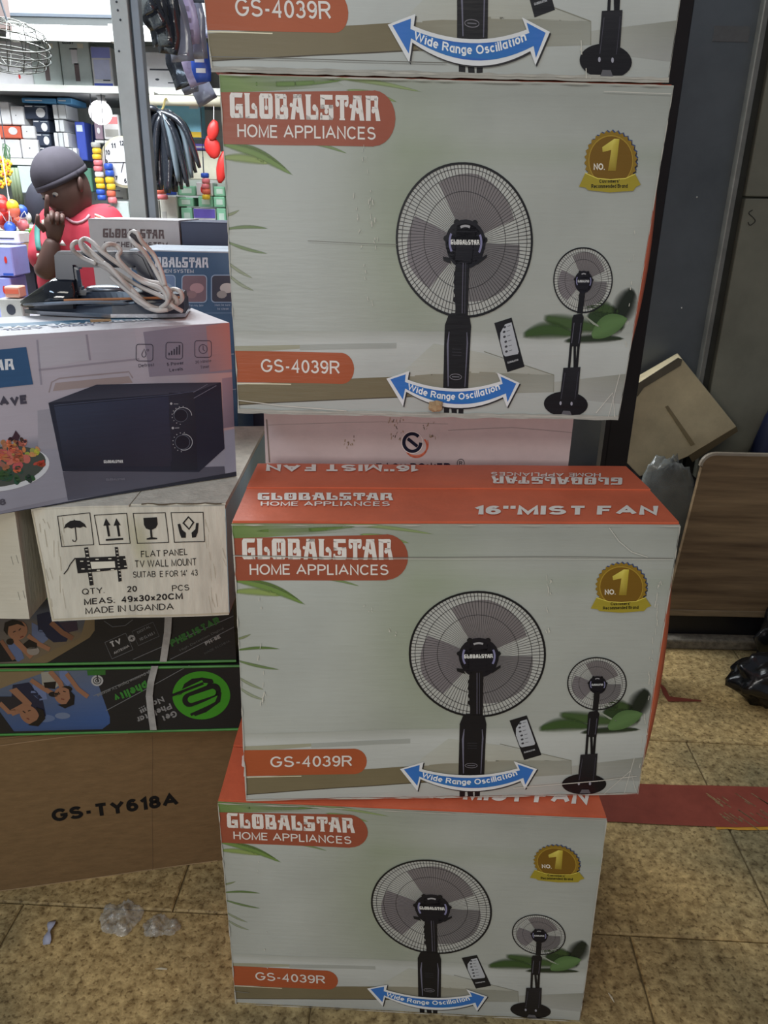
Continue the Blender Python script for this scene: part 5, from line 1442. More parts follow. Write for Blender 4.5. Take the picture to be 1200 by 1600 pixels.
# floor litter
M_FILM = mat('crinkled_film', srgb(196, 196, 190), 0.12, alpha=0.42, var=0.3, scale=60, bump=0.8, bscale=70, spec=1.0)
for (px, py, rx, ry, sd, lb) in ((190, 1436, .042, .036, 3, 'crumpled clear plastic film on the floor before the brown carton, larger piece'), (250, 1452, .034, .024, 9, 'smaller crumpled scrap of clear film beside the larger piece')):
    c = atz(px, py, 0); V = []; Fc = []; n = 22
    for j in range(n + 1):
        for i in range(n + 1):
            u, v_ = i / n * 2 - 1, j / n * 2 - 1; ph = math.atan2(v_, u); rad = max(abs(u), abs(v_)); R_ = rad * (1 + .3 * noise.noise(Vector((math.cos(ph) * 1.6, math.sin(ph) * 1.6, sd))))
            x, y = R_ * math.cos(ph) * rx, R_ * math.sin(ph) * ry
            h = .004 + .020 * (1 - rad) ** .5 * (0.6 + noise.noise(Vector((x * 50, y * 50, sd)))) + .012 * abs(noise.noise(Vector((x * 120, y * 120, sd + 5))))
            V.append(c + Vector((x, y, max(.0005, h))))
    for j in range(n):
        for i in range(n): a = j * (n + 1) + i; Fc.append((a, a + 1, a + n + 2, a + n + 1))
    o = mk('plastic_film', V, Fc, M_FILM, smooth=True, origin=c); setp(o, lb, 'plastic scrap')
c = atz(77, 1459, 0); V = []; Fc = []
for i in range(9):
    t_ = i / 8; p = atz(83 - 10 * t_, 1441 + 36 * t_, 0); w_ = .0055 * (1 + .5 * math.sin(t_ * 9)); h = .002 + .006 * math.sin(t_ * 3.1) + .002 * math.sin(t_ * 11)
    V += [p + Vector((-w_, 0, h)), p + Vector((w_, 0, h + .003))]
    if i: Fc.append((2 * i - 2, 2 * i - 1, 2 * i + 1, 2 * i))
o = mk('paper_scrap', V, Fc, mat('bluish_paper', srgb(170, 172, 190), 0.6), smooth=True, origin=c); o.modifiers.new('th', 'SOLIDIFY').thickness = .0006; setp(o, 'twisted pale paper strip lying on the tiles at lower left', 'paper')
for px, py, l, a, lb in ((252, 1515, .011, 0, 'tiny white sliver on the floor below the clear film'), (955, 1560, .009, 1.9, 'tiny pale crumb on the tiles right of the lowest fan carton')):
    c = atz(px, py, 0); d = Vector((math.cos(a), math.sin(a), 0)) * l
    o = MB().tube([c - d + Vector((0, 0, .0018)), c + Vector((0, 0, .0026)), c + d + Vector((0, 0, .0018))], [.0006, .0020, .0010], 6).build('debris_crumb', mat('pale_crumb', srgb(206, 196, 170), 0.7), None, origin=c); setp(o, lb, 'crumb')

# ================================================================== THE SHOP BEYOND
def M(name, r, g, b, rough=0.5, **k): return mat(name, srgb(r, g, b), rough, var=0.05, **k)
M_POST = M('aluminium_upright', 206, 214, 212, 0.45); M_POSTD = M('dark_gasket', 70, 78, 88, 0.5)
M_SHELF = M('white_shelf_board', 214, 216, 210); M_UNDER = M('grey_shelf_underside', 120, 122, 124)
M_WHT = M('white_box_card', 226, 226, 228); M_MINT = M('mint_card', 150, 214, 178); M_PALEMINT = M('pale_grey_green_card', 196, 208, 204)
M_LILAC = M('lilac_card', 150, 158, 226); M_CYAN = M('cyan_card', 150, 216, 240); M_SKY = M('sky_blue_card', 92, 156, 206)
M_NAVY = M('dark_navy_card', 58, 66, 84, 0.4); M_BLUE = M('ink_blue_card', 62, 82, 176); M_ORG = M('orange_red_card', 222, 110, 86); M_CREAM = M('cream_card', 230, 226, 204)
M_YELL = M('yellow_plastic', 236, 196, 60, 0.35); M_REDP = M('red_plastic', 214, 58, 54, 0.35); M_PINK = M('pink_plastic', 232, 128, 134, 0.35); M_BLUP = M('blue_plastic', 56, 92, 190, 0.35)
M_GRNP = M('green_plastic', 110, 196, 60, 0.35); M_GREYC = M('grey_card', 176, 176, 172); M_BLK = M('black_film', 40, 44, 52, 0.15, spec=0.9, bump=0.4, bscale=30); M_PURP = M('purple_card', 116, 100, 200)

# mullion of the shop front
t = thing('shop_front_mullion', (-0.66, 2.2, 0), 'grey metal mullion of the shop front, between the two views into the shop', 'mullion')
xl, xr = at(171, 0, 2.2).x, at(198, 0, 2.2).x
MB().box((xl, 2.2, 0.0), (xr, 2.24, 2.6)).build('front_profile', M_POST, t, bevel=.002)
MB().box((xr + .001, 2.215, 0.0), (xr + .006, 2.235, 2.6)).build('gasket', M_POSTD, t)
MB().box((xr + .007, 2.205, 0.0), (xr + .026, 2.235, 2.6)).build('side_profile', M('blue_grey_profile', 160, 172, 182, 0.45), t, bevel=.002)
for px, py in ((182, 3), (184, 16), (188, 31), (186, 80)): MB().ball(at(px, py, 2.1995), .0028, n=8).build('screw_head', M_POSTD, t)

# shelves
def shelf(x0, x1, py, Y, depth, label, th=.03, nm='wall_shelf', ref=100):
    z = at(ref, py, Y).z; r = thing(nm, ((x0 + x1) / 2, Y + depth / 2, z - th), label, 'shelf')
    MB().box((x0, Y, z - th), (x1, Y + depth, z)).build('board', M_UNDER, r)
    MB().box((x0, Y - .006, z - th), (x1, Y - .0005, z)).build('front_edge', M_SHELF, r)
    for k in range(3):
        x = x0 + (x1 - x0) * (.12 + .38 * k); MB().box((x, Y + .02, z - th - .03), (x + .02, Y + depth - .002, z - th - .0005)).build('bracket', M_SHELF, r)
    return z
XL, XR = -2.9, 0.48
DY = 4.75
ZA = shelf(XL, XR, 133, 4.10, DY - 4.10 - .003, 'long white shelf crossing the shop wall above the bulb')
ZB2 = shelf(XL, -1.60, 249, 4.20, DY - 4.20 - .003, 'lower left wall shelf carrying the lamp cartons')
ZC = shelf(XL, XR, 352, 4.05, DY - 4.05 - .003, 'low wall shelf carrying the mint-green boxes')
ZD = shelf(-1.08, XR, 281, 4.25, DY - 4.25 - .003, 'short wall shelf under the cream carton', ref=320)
# upper beam and high shelf
zz = at(100, 27, 3.9).z
t = thing('ceiling_beam', (-1.2, 3.95, zz - .05), 'grey beam with a dark top line running above the tube lamp', 'beam')
MB().box((XL, 3.9, zz - .055), (XR, 3.98, zz)).build('beam_body', M('beam_grey', 62, 66, 66), t, bevel=.003)
MB().box((XL, 3.895, zz + .0005), (XR, 3.98, zz + .012)).build('dark_strip', M_POSTD, t)
MB().box((XL, 3.92, zz + .0125), (XR, 3.96, 2.6)).build('fascia', M('pale_fascia', 150, 160, 164), t)
# tube lamps
EM = mat('lit_tube', (1, 1, 1), emit=(0.95, 0.98, 1.0), estr=2.2)
for (x0, x1, y, lb) in ((20, 178, 50, 'lit fluorescent tube lamp at top left of the shop'), (214, 300, 52, 'lit fluorescent tube lamp seen right of the mullion')):
    a, b = at(x0, y, 3.86), at(x1, y, 3.86); b.z = a.z
    t = thing('tube_lamp', (a + b) / 2, lb, 'lamp', 'tube lamps in the shop')
    MB().tube([a, b], .030, 12).build('tube', EM, t, smooth=True)
    MB().box((a.x - .02, 3.893, a.z - .02), (b.x + .02, 3.899, a.z + .02)).build('batten', M_UNDER, t)
    for e_ in (a, b): MB().box((e_.x - .012, 3.826, e_.z - .033), (e_.x + .012, 3.892, e_.z + .033)).build('end_cap', M_SHELF, t)
# round bulb
c = at(157, 176, 4.2)
t = thing('light_bulb', c, 'glowing round bulb hanging under the long shelf', 'bulb')
MB().ball(c, .054, n=20).build('globe', mat('lit_globe', (1, 1, 1), emit=(1, 1, 1), estr=4.0), t, smooth=True)
hs = ZA - .0315 - (c.z + .045)
MB().lathe(c + Vector((.01, 0, .045)), [(.022, 0), (.024, .3 * hs), (.016, .5 * hs), (.02, hs)], 14).build('socket', M_WHT, t, smooth=True)


def box_at(nm, label, cat, x0, y0, x1, y1, Y, depth, material, group=None, z=None, art=None, yaw=0.0, W=None):
    """upright box whose front spans the given sight lines at distance Y; z sets the surface it stands on"""
    bl_, br_, tl_ = at(x0, y1, Y), at(x1, y1, Y), at(x0, y0, Y)
    zb_ = z if z is not None else bl_.z
    c = Vector(((bl_.x + br_.x) / 2, Y + depth / 2, zb_ + .001)); w_ = abs(br_.x - bl_.x) - .002; h_ = tl_.z - zb_ - .002
    r = thing(nm, c, label, cat, group); R_ = Matrix.Rotation(yaw, 3, 'Z')
    mb = MB().box((c.x - w_ / 2, Y, c.z), (c.x + w_ / 2, Y + depth, c.z + h_), rot=R_, about=c)
    mb.build('body', material, r, bevel=min(.004, w_ * .08), seg=1)
    if art:
        def P(u, v, o=.0015): return R_ @ (Vector((c.x - w_ / 2 + w_ * u, Y - o, c.z + h_ * v)) - c) + c
        for k, (kind, u, v, uu, vv, mm) in enumerate(art):
            mb = MB()
            if kind == 'r':
                q4 = [P(u, v), P(uu, v), P(uu, vv), P(u, vv)]; mb.prism(q4, R_ @ Vector((0, .001, 0))); mb.build('label', mm, r)
            elif kind == 'd':
                q4 = [P(u + uu * math.cos(a * .5236), v + vv * math.sin(a * .5236)) for a in range(12)]; mb.prism(q4, R_ @ Vector((0, .001, 0))); mb.build('picture', mm, r)
            elif kind == 't':
                vv_, ff = glyphs(mm[0], .03); mb.add([P(u + (uu - u) * x, v + (vv - v) * y, .002) for x, y in vv_], ff); mb.build('lettering', mm[1], r)
    return r

INK = M('dark_ink', 50, 54, 66); PALEP = M('pale_print', 206, 216, 220)
# ---- on the long shelf
box_at('shelf_box', 'plain white box at far left on the long shelf', 'box', -30, 62, 53, 130, 4.16, .3, M_WHT, z=ZA, art=[('d', .75, .2, .02, .05, M_REDP)])
for k, (x0, x1) in enumerate(((53, 98), (99, 145))):
    box_at('window_box', ('pale green box with cut-out window, left of its twin' if k == 0 else 'pale green box with cut-out window, right beside the lilac box'), 'box', x0, 61, x1, 131, 4.16, .25, M_PALEMINT, 'pale green boxes with cut-out windows', z=ZA,
           art=[('r', .38, .48, .58, .80, M_WHT), ('r', .44, .12, .60, .50, M('dull_brown', 110, 96, 96)), ('r', .34, .79, .60, .815, INK), ('r', .62, .82, .82, .92, M_CREAM), ('t', .12, .90, .5, .94, ('SMART', INK))])
box_at('lilac_box', 'slim white and lilac box next to the mullion on the long shelf', 'box', 146, 72, 178, 131, 4.16, .2, M_WHT, z=ZA, art=[('r', .04, .72, .96, .98, M_LILAC), ('r', .04, .01, .96, .10, M_BLUE), ('r', .1, .2, .9, .68, M('pale_lilac', 206, 212, 240)), ('r', .5, .16, .85, .19, INK)])
box_at('white_carton_pack', 'wide white pack lying right of the mullion on the long shelf', 'box', 218, 80, 300, 136, 4.16, .3, M_WHT, z=ZA, art=[('r', .22, .50, .75, .54, INK), ('r', .55, .15, .9, .18, INK), ('d', .35, .25, .04, .03, INK)])
box_at('grey_router', 'small grey device lying on the white pack at the mullion', 'device', 216, 70, 250, 80, 4.2, .1, M_GREYC, z=at(218, 80, 4.16).z)
# ---- lamp cartons on the lower left shelf
z0 = ZB2
def stack_box(nm, lb, x0, y0, x1, y1, Y, mm, z, art=None, g='white lamp cartons at the left'):
    return box_at(nm, lb, 'box', x0, y0, x1, y1, Y, .18, mm, g, z=z, art=art)
z1_ = at(20, 217, 4.24).z; z2_ = at(20, 196, 4.24).z
stack_box('lamp_carton', 'white lamp carton at the bottom left of the stack', -8, 217, 34, 246, 4.24, M_WHT, z0, [('d', .4, .55, .03, .03, INK)])
stack_box('lamp_carton', 'white lamp carton at the bottom, beside the dark cartons', 35, 217, 62, 246, 4.24, M_WHT, z0, [('d', .5, .55, .04, .03, INK)])
stack_box('orange_lamp_carton', 'orange and white lamp carton in the left stack', -8, 196, 34, 217, 4.24, M_ORG, z1_ + .002, [('d', .72, .6, .17, .32, M_WHT)])
stack_box('lamp_carton', 'white lamp carton directly right of the orange one', 35, 196, 56, 217, 4.24, M_WHT, z1_ + .002, [('d', .4, .55, .04, .03, INK)])
stack_box('lamp_carton', 'white lamp carton on top of the orange one', -8, 158, 18, 196, 4.24, M_WHT, z2_ + .002)
stack_box('lamp_carton', 'white lamp carton on the top layer, next to the blue tray', 19, 165, 39, 196, 4.24, M_WHT, z2_ + .002, [('d', .4, .5, .04, .03, INK)])
zc = [at(60, y, 4.26).z for y in (248, 229, 208, 187, 163)]
lbn = ['lowest', 'second', 'third', 'topmost']
for k in range(4):
    x0 = (63, 60, 58, 47)[k]
    box_at('bulb_carton', '%s dark bulb carton with round bulb picture%s' % (lbn[k], (' from below' if 0 < k < 3 else '')), 'box', x0, (229, 208, 187, 163)[k], 83, 248, 4.26, .2, M_NAVY, 'dark bulb cartons in a pile', z=zc[k] + .001 if k else z0,
           art=[('d', .72, .45, .2, .34, M_WHT), ('r', .08, .84, .4, .92, M_WHT), ('r', .5, .86, .95, .9, PALEP)])
for k, (x0, x1) in enumerate(((34, 88), (89, 113))):
    box_at('blue_tray', ('long flat sky-blue box lying over the dark bulb cartons', 'short sky-blue box at the end of the long blue one')[k], 'box', x0, 152, x1, 162, 4.26, .2, M_SKY, 'flat blue boxes on the lamp pile', z=zc[4] + .004, art=[('r', .1, .4, .6, .6, M_WHT)])
# tall slim white bulb sleeves: rows of upright boxes
rows = [(248, 231, (85, 92, 99, 107, 115, 122), 'bottom'), (231, 207, (86, 93, 101, 109), 'second'), (207, 187, (87, 94, 102), 'third'), (187, 163, (84, 92, 105), 'top')]
zz_ = z0
for y1, y0, xs, nm_ in rows:
    for k in range(len(xs) - 1):
        box_at('bulb_sleeve', 'slim white bulb box, number %s from the left in the %s row' % (['one', 'two', 'three', 'four', 'five'][k], nm_), 'box', xs[k], y0, xs[k + 1], y1, 4.27, .16, M('bulb_white_%d' % (k % 2), 228 - 14 * (k % 2), 230 - 12 * (k % 2), 232 - 12 * (k % 2)), 'slim white bulb boxes in rows', z=zz_ + .001, art=[('r', .96, .02, .99, .98, INK)])
    zz_ = at(90, y0, 4.27).z + .002
box_at('ink_blue_box', 'tall dark blue box beside the slim bulb boxes', 'box', 124, 190, 139, 262, 4.3, .2, M_BLUE, z=z0 - .0, art=[('r', .15, .75, .8, .92, PALEP)])
# shelf sign, poster and clock on the wall behind
box_at('pink_poster_box', 'pink and white box on the little ledge under the bulb', 'box', 163, 178, 189, 218, 4.3, .12, M_WHT, z=None, art=[('r', .1, .62, .9, .9, M_PINK), ('r', .1, .1, .9, .4, M_GREYC)])
box_at('dark_poster_box', 'narrow mauve box beside the pink and white one', 'box', 149, 190, 162, 218, 4.3, .12, M('mauve_card', 150, 130, 146), z=None, art=[('d', .5, .5, .2, .18, M_WHT)])
t0, t1 = at(148, 219, 4.28), at(192, 219, 4.28)
t = thing('small_ledge', ((t0.x + t1.x) / 2, 4.4, t0.z - .012), 'small white ledge above the wall clock', 'shelf'); MB().box((t0.x, 4.28, t0.z - .012), (t1.x, DY - .002, t0.z)).build('board', M_SHELF, t); MB().box((t0.x, 4.6, t0.z - .07), (t0.x + .01, DY - .002, t0.z - .013)).build('bracket', M_SHELF, t)
c = at(197, 254, 4.2)
t = thing('wall_clock', c, 'round white wall clock partly hidden by the mullion', 'clock'); ry = .118
MB().lathe(c, [(ry, 0), (ry, .03), (ry * .9, .036)], 40, axis=(0, -1, 0)).build('case', M('clock_cream', 214, 208, 180), t, smooth=False)
MB().lathe(c + Vector((0, -.0365, 0)), [(ry * .89, 0), (ry * .89, .001)], 40, axis=(0, -1, 0)).build('dial', M_WHT, t)
for k in range(12):
    a = math.radians(30 * k); mb = MB(); s_, co = math.sin(a), math.cos(a); v_, f_ = glyphs(str(k if k else 12), .03)
    wq = .022 if k in (0, 10, 11) else .012
    mb.add([c + Vector((s_ * ry * .72 + (x - .5) * wq, -.0385, co * ry * .72 + (y - .5) * .022)) for x, y in v_], f_); mb.build('numeral', INK, t)
for a, l in ((math.radians(268), .075), (math.radians(90), .09), (math.radians(200), .05)):
    MB().tube([c + Vector((0, -.041, 0)), c + Vector((math.sin(a) * l, -.041, math.cos(a) * l))], .0016, 5).build('hand', INK, t)
# strings of coloured reels
for k, (px, y0, y1, lb, cols) in enumerate(((149, 222, 313, 'string of yellow, pink and blue reels left of the clock', [M_GREYC, M_YELL, M_YELL, M_PINK, M_PINK, M_WHT, M_YELL, M_YELL, M_BLUP, M_BLUP]),
                                (169, 255, 318, 'shorter string of blue, yellow and red reels below the clock', [M_BLUP, M_BLUP, M_YELL, M_YELL, M_ORG, M_PINK]),
                                (248, 276, 312, 'yellow and red reels hanging just right of the mullion', [M_YELL, M_YELL, M_ORG, M_PINK]),
                                (320, 270, 312, 'reel string with yellow and pink reels over the mint boxes', [M_BLUP, M_PINK, M_PINK, M_ORG, M_YELL]))):
    Yc = (4.135, 4.135, 4.03, 4.085)[k]; a, b = at(px, y0, Yc), at(px, y1, Yc); t = thing('reel_string', a, lb, 'reels', 'strings of coloured reels'); n = len(cols); dz = (a.z - b.z) / n
    for i, mm in enumerate(cols):
        zc_ = a.z - dz * (i + .5); rr_ = (.022, .022, .034, .02)[k]
        MB().lathe((a.x + .003 * (i % 2), Yc, zc_), [(rr_ * .8, -dz * .46), (rr_, -dz * .3), (rr_, dz * .3), (rr_ * .8, dz * .46)], 12).build('reel', mm, t, smooth=True)
    MB().tube([Vector((a.x, Yc, ZA - .031 if k != 2 else at(250, 157, 4.0).z)), b], .002, 5).build('cord', INK, t)
box_at('notice_panel', 'grey notice panel with lines of writing under the clock', 'notice', 172, 285, 200, 312, 4.3, .02, M_GREYC, art=[('r', .12, .75, .45, .8, INK), ('r', .12, .5, .62, .55, INK), ('r', .12, .28, .35, .33, INK), ('r', .12, .08, .75, .13, INK)])
box_at('pale_box', 'pale grey-green boxes\' tall neighbour below the notice panel', 'box', 178, 314, 204, 350, 4.15, .2, M_PALEMINT, z=ZC)
# right pane
box_at('cyan_poster_box', 'large cyan and yellow boxed kit behind the hanging black bags', 'box', 222, 158, 316, 214, 4.35, .1, M_CYAN, z=at(260, 214, 4.35).z, art=[('r', .55, .0, .99, .16, M_YELL), ('r', .82, .82, .97, .9, M_WHT)])
box_at('purple_packet', 'flat violet packet lying on the boxes above the cream carton', 'packet', 300, 224, 330, 234, 4.3, .12, M_PURP, z=at(300, 234, 4.3).z, art=[('r', .2, .3, .8, .6, M_WHT)])
box_at('cream_carton', 'wide cream carton on the short shelf at the right', 'carton', 297, 235, 352, 280, 4.3, .3, M_CREAM, z=ZD, art=[('r', .38, .0, .42, .8, M_GREYC)])
gb = [(277, 290, 306, 307), (310, 306, 333, 324), (334, 291, 352, 306), (334, 307, 352, 324), (278, 308, 303, 323), (284, 324, 302, 350), (339, 325, 354, 350)]
gl = ['mint-green box at the upper left of the mint pile', 'mint-green box under the white and red carton', 'mint-green box at the upper right edge of the pile', 'mint-green box at the right edge, middle layer', 'mint-green box in the middle layer at left', 'mint-green box standing at the bottom of the pile', 'mint-green box at the bottom right corner']
zrow = [at(300, 324, 4.12).z, at(300, 307, 4.12).z]
for (x0, y0, x1, y1), lb in zip(gb, gl):
    z_ = ZC if y1 > 330 else (zrow[0] + .002 if y1 > 315 else zrow[1] + .003)
    box_at('mint_box', lb, 'box', x0, y0, x1, y1, 4.12, .2, M_MINT, 'mint-green boxes', z=z_, art=[('r', .25, .25, .8, .75, M('mint_label', 214, 236, 222))])
box_at('plug_pack', 'white carton with red and yellow plugs amid the mint boxes', 'box', 307, 284, 333, 305, 4.12, .2, M_WHT, z=zrow[1] + .003, art=[('d', .42, .45, .16, .3, M_REDP), ('r', .62, .1, .85, .9, M_YELL)])
box_at('blue_white_box', 'blue and white box in the bottom layer beneath the mint boxes', 'box', 303, 325, 338, 350, 4.12, .2, M_WHT, z=ZC, art=[('r', .02, .5, .98, .98, M_PURP)])
box_at('grey_white_box', 'grey-white box left of the mint boxes, below black bags', 'box', 252, 306, 279, 350, 4.1, .2, M('dull_white', 206, 206, 196), z=ZC, art=[('r', .1, .1, .35, .5, M_GREYC)])
box_at('grey_speckled_box', 'speckled grey box beside the mullion on the low shelf', 'box', 236, 312, 251, 350, 4.1, .2, M_GREYC, z=ZC)
box_at('blue_tag', 'small bright blue packet under the hanging black bags', 'packet', 259, 266, 276, 305, 4.1, .015, M_BLUP, z=at(259, 305, 4.1).z, art=[('r', .2, .2, .6, .35, M_WHT)])
# cream tube rail above
a, b = at(222, 156, 4.0), at(345, 160, 4.0); b.z = a.z
t = thing('cream_rail', (a + b) / 2, 'cream rail under the long shelf that holds the black bags', 'rail'); MB().tube([a, b], .022, 12).build('bar', M_CREAM, t, smooth=True)
for e_ in (a + Vector((.05, 0, 0)), b - Vector((.05, 0, 0))): MB().box((e_.x - .01, 3.99, e_.z + .018), (e_.x + .01, 4.15, ZA - .032)).build('hanger', M_SHELF, t)
# black bundle of hanging film bags: individually hanging
tops = at(256, 171, 3.92); rnd = random.Random(8)
bun = thing('black_bag_bundle', tops, 'fan-shaped bundle of long glossy black bags tied to the cream rail', 'bags')
ends = [(231, 214), (232, 240), (236, 262), (243, 282), (250, 297), (258, 288), (262, 302), (268, 276), (273, 300), (279, 284), (284, 296), (290, 286), (294, 292), (300, 278), (306, 270), (312, 262), (286, 262), (246, 262), (266, 250)]
for k, (ex, ey) in enumerate(ends):
    e_ = at(ex, ey, 3.93 + .03 * (k % 3) - .06); s_ = tops + Vector((rnd.uniform(-.03, .035), .02 * (k % 3) - .04, -.01)); mid_ = s_.lerp(e_, .45) + Vector(((ex - 262) * .0006, 0, .05))
    pth = smooth_path([s_, mid_, e_], 5); rad = [.011 + .022 * math.sin(math.pi * (.15 + .8 * i / (len(pth) - 1))) for i in range(len(pth))]
    MB().tube(pth, rad, 10, flat=.5).build('bag', M('grey_film', 110, 124, 134, 0.12, spec=.9) if k in (5, 9, 13) else M_BLK, bun, smooth=True)
MB().tube(smooth_path([tops + Vector((0, -.04, -.01)), tops + Vector((.006, -.02, .012)), tops + Vector((0, .03, .04)), tops + Vector((0, .056, .05))], 4), .005, 6).build('hook', M('brass', 196, 180, 120, .3, metal=.6), bun)
# red pads at the right edge
t = thing('red_pad_string', at(334, 200, 3.95), 'string of glossy red pads hanging at the pane edge next to the second fan carton', 'pads')
for k, (px, py, sx, sz, ry_) in enumerate(((333, 204, .026, .045, .25), (332, 230, .036, .05, -.3), (347, 262, .026, .07, .2))):
    p = at(px, py, 3.95 + .01 * k); mb = MB().ball((0, 0, 0), sx, .014, sz, 16, fn=lambda d: 1 + .16 * noise.noise(d * 2.2)); R_ = Matrix.Rotation(ry_, 3, 'Y')
    mb.v = [R_ @ v_ + p for v_ in mb.v]; mb.build('pad', M_REDP, t, smooth=True)
pt = at(334, 158, 4.0); MB().tube([pt, at(334, 200, 3.955), at(336, 228, 3.97), at(347, 262, 3.985)], .0018, 5).build('string', M_WHT, t)
# packets hanging at the top, near the shop front
M_PKT = [M_BLK, M('smoky_packet', 130, 134, 150, .15, spec=.9), M('mauve_packet', 170, 158, 186, .2), M_BLUP, M('white_glint_film', 214, 220, 232, .15)]
packs = [((214, -22), (232, 22), 26, 0, 'short dark packet nearest the mullion, cut by the top of the picture'), ((222, -22), (247, 44), 26, 0, 'second dark packet from the mullion, bent end at its tip'),
         ((240, -25), (254, 72), 24, 0, 'long black packet, third from the mullion'), ((262, -25), (262, 84), 28, 0, 'widest black packet in the middle of the hanging cluster'),
         ((268, -20), (286, 96), 26, 1, 'smoky packet crossing the middle of the hanging cluster'), ((282, -22), (300, 70), 24, 2, 'mauve packet with pale print right of the cluster middle'),
         ((300, -20), (312, 92), 20, 1, 'smoky packet close to the topmost fan carton'), ((306, 45), (318, 128), 22, 3, 'bright blue packet low in the hanging cluster'), ((288, 60), (312, 132), 24, 2, 'mauve packet hanging low beside the blue one'),
         ((300, -10), (320, 60), 14, 4, 'clear glinting packet touching the topmost fan carton'), ((266, 70), (290, 136), 24, 0, 'black packet low in the cluster with its end over the shelf'),
         ((280, 84), (300, 146), 22, 1, 'smoky packet reaching down below the blue one'), ((294, 100), (326, 160), 24, 1, 'lowest smoky packet of the cluster, pointing at the second carton')]
for k, (p0, p1, wpx, mi, lb) in enumerate(packs):
    Yp = 2.32 + .034 * k; a, b = at(*p0, Yp), at(*p1, Yp); d = (b - a); wv = wpx * 1.18 / 1200 * Yp / 2; side = Vector((d.z, 0, -d.x)).normalized() * wv; V = []; Fc = []; n = 8
    for i in range(n + 1):
        t_ = i / n; q_ = a + d * t_ + Vector((0, .003 * math.sin(t_ * 7 + k), 0)); ww = (.55 + .45 * min(1, t_ * 3)) * (1 - .25 * max(0, t_ - .8) * 5 * (k % 2))
        for u in (-1, -.4, .3, 1): V.append(q_ + side * u * ww + Vector((0, .005 * math.sin(u * 4 + k + i), 0)))
        if i:
            for j in range(3): c0 = 4 * (i - 1) + j; Fc.append((c0, c0 + 1, c0 + 5, c0 + 4))
    t = thing('hanging_packet', a, lb, 'packet', 'packets hanging at the shop front')
    o = mk('film_sleeve', V, Fc, M_PKT[mi], t, smooth=True); o.modifiers.new('th', 'SOLIDIFY').thickness = .004
    top_z = at(200, -24, 2.3).z + .01
    MB().tube([a + Vector((0, .003, -.01)), Vector((a.x, a.y + .003, max(a.z + .01, top_z)))], .0018, 5).build('hang_string', M_POSTD, t)
    if mi in (2, 3):
        for i in range(3): c_ = a + d * (.35 + .2 * i); MB().box((c_.x - wv * .5, c_.y - .012, c_.z - .012), (c_.x + wv * .5, c_.y - .011, c_.z)).build('printed_strip', M_WHT if mi == 3 else M('mauve_grey', 140, 128, 150), t)
t = thing('packet_rail', at(275, -40, 2.5), 'thin rail above the frame from which the packets hang', 'rail'); a_ = at(200, -24, 2.3); MB().tube([Vector((a_.x, 2.3, a_.z + .01)), Vector((a_.x, 2.75, a_.z + .01))], .006, 8).tube([Vector((a_.x, 2.5, a_.z + .01)), Vector((-.30, 2.5, a_.z + .01))], .006, 8).build('bar', M_POSTD, t)
# wire basket at the upper left, seen edge on
c = at(14, 75, 2.6); t = thing('wire_fan_guard', c, 'round wire fan guard hanging at the upper left edge', 'wire guard')
mb = MB(); tilt = Matrix.Rotation(.22, 3, 'Y') @ Matrix.Rotation(.30, 3, 'X')
W_ = lambda x, y, z: c + tilt @ Vector((x, y, z))
for r_, z_ in ((.115, 0), (.113, .02), (.10, .045), (.075, .06), (.045, .068), (.113, -.02), (.10, -.038), (.07, -.05)):
    mb.tube([W_(r_ * math.cos(a * .2618), r_ * math.sin(a * .2618), z_) for a in range(25)], .0022 if r_ > .11 else .0015, 5, cap=False)
mb.build('ring', M('dark_wire', 90, 92, 88, .4, metal=.5), t)
mb = MB()
for k in range(16):
    a = k * .3927; mb.tube([W_(r_ * math.cos(a), r_ * math.sin(a), z_) for r_, z_ in ((.0, .07), (.045, .068), (.1, .045), (.115, 0), (.1, -.038), (.03, -.052))], .0014, 5)
mb.build('spoke', M('dark_wire', 90, 92, 88), t); setp([o_ for o_ in t.children if o_.name.startswith('spoke')][0], kind='stuff'); setp([o_ for o_ in t.children if o_.name.startswith('ring')][0], kind='stuff')
MB().tube([W_(0, 0, .07), c + Vector((-.03, .02, .2)), c + Vector((-.05, .05, 2.60 - c.z))], .003, 6).build('hanging_wire', M_POSTD, t)
p0, p1 = at(-12, -30, 2.78), at(10, 44, 2.78)
o = MB().box((p0.x, 2.78, p1.z), (p1.x, 2.82, 2.599)).build('brown_packet', M('taupe_card', 168, 150, 146), None, origin=(p0.x, 2.78, p1.z)); setp(o, 'taupe packet hanging in the very top left corner', 'packet')

# ---- left heap of small goods on a counter
zct = at(20, 500, 3.0).z
t = thing('shop_counter', (-1.75, 3.15, 0), 'white shop counter behind the microwave carton, loaded with small goods', 'counter')
xct = at(36, 500, 2.95).x
MB().box((-2.6, 2.9, 0), (xct, 3.17, zct - .03)).build('cabinet', M_GREYC, t, bevel=.004); MB().box((-2.62, 2.88, zct - .029), (xct + .01, 3.19, zct)).build('worktop', M_WHT, t, bevel=.004)
h = [('lilac_box', 'lilac box with dark figure, upper of the two at the left edge', -12, 384, 24, 432, 3.05, M_LILAC, [('d', .7, .55, .06, .12, M_REDP), ('r', .5, .02, .95, .1, M_BLUP)], None),
     ('lilac_box', 'lilac box with dark figure, lower of the two at the left edge', -12, 433, 26, 500, 3.05, M_LILAC, [('d', .7, .7, .06, .1, M_REDP)], zct),
     ('orange_stripe_box', 'small box with orange stripes at the left edge', 8, 447, 32, 466, 2.98, M('peach_card', 226, 170, 150), [('r', .05, .35, .95, .75, M_ORG)], None),
     ('grey_switch_box', 'grey switch box below the orange-striped box', 2, 466, 38, 500, 2.98, M_GREYC, [('d', .5, .5, .2, .25, INK)], zct)]
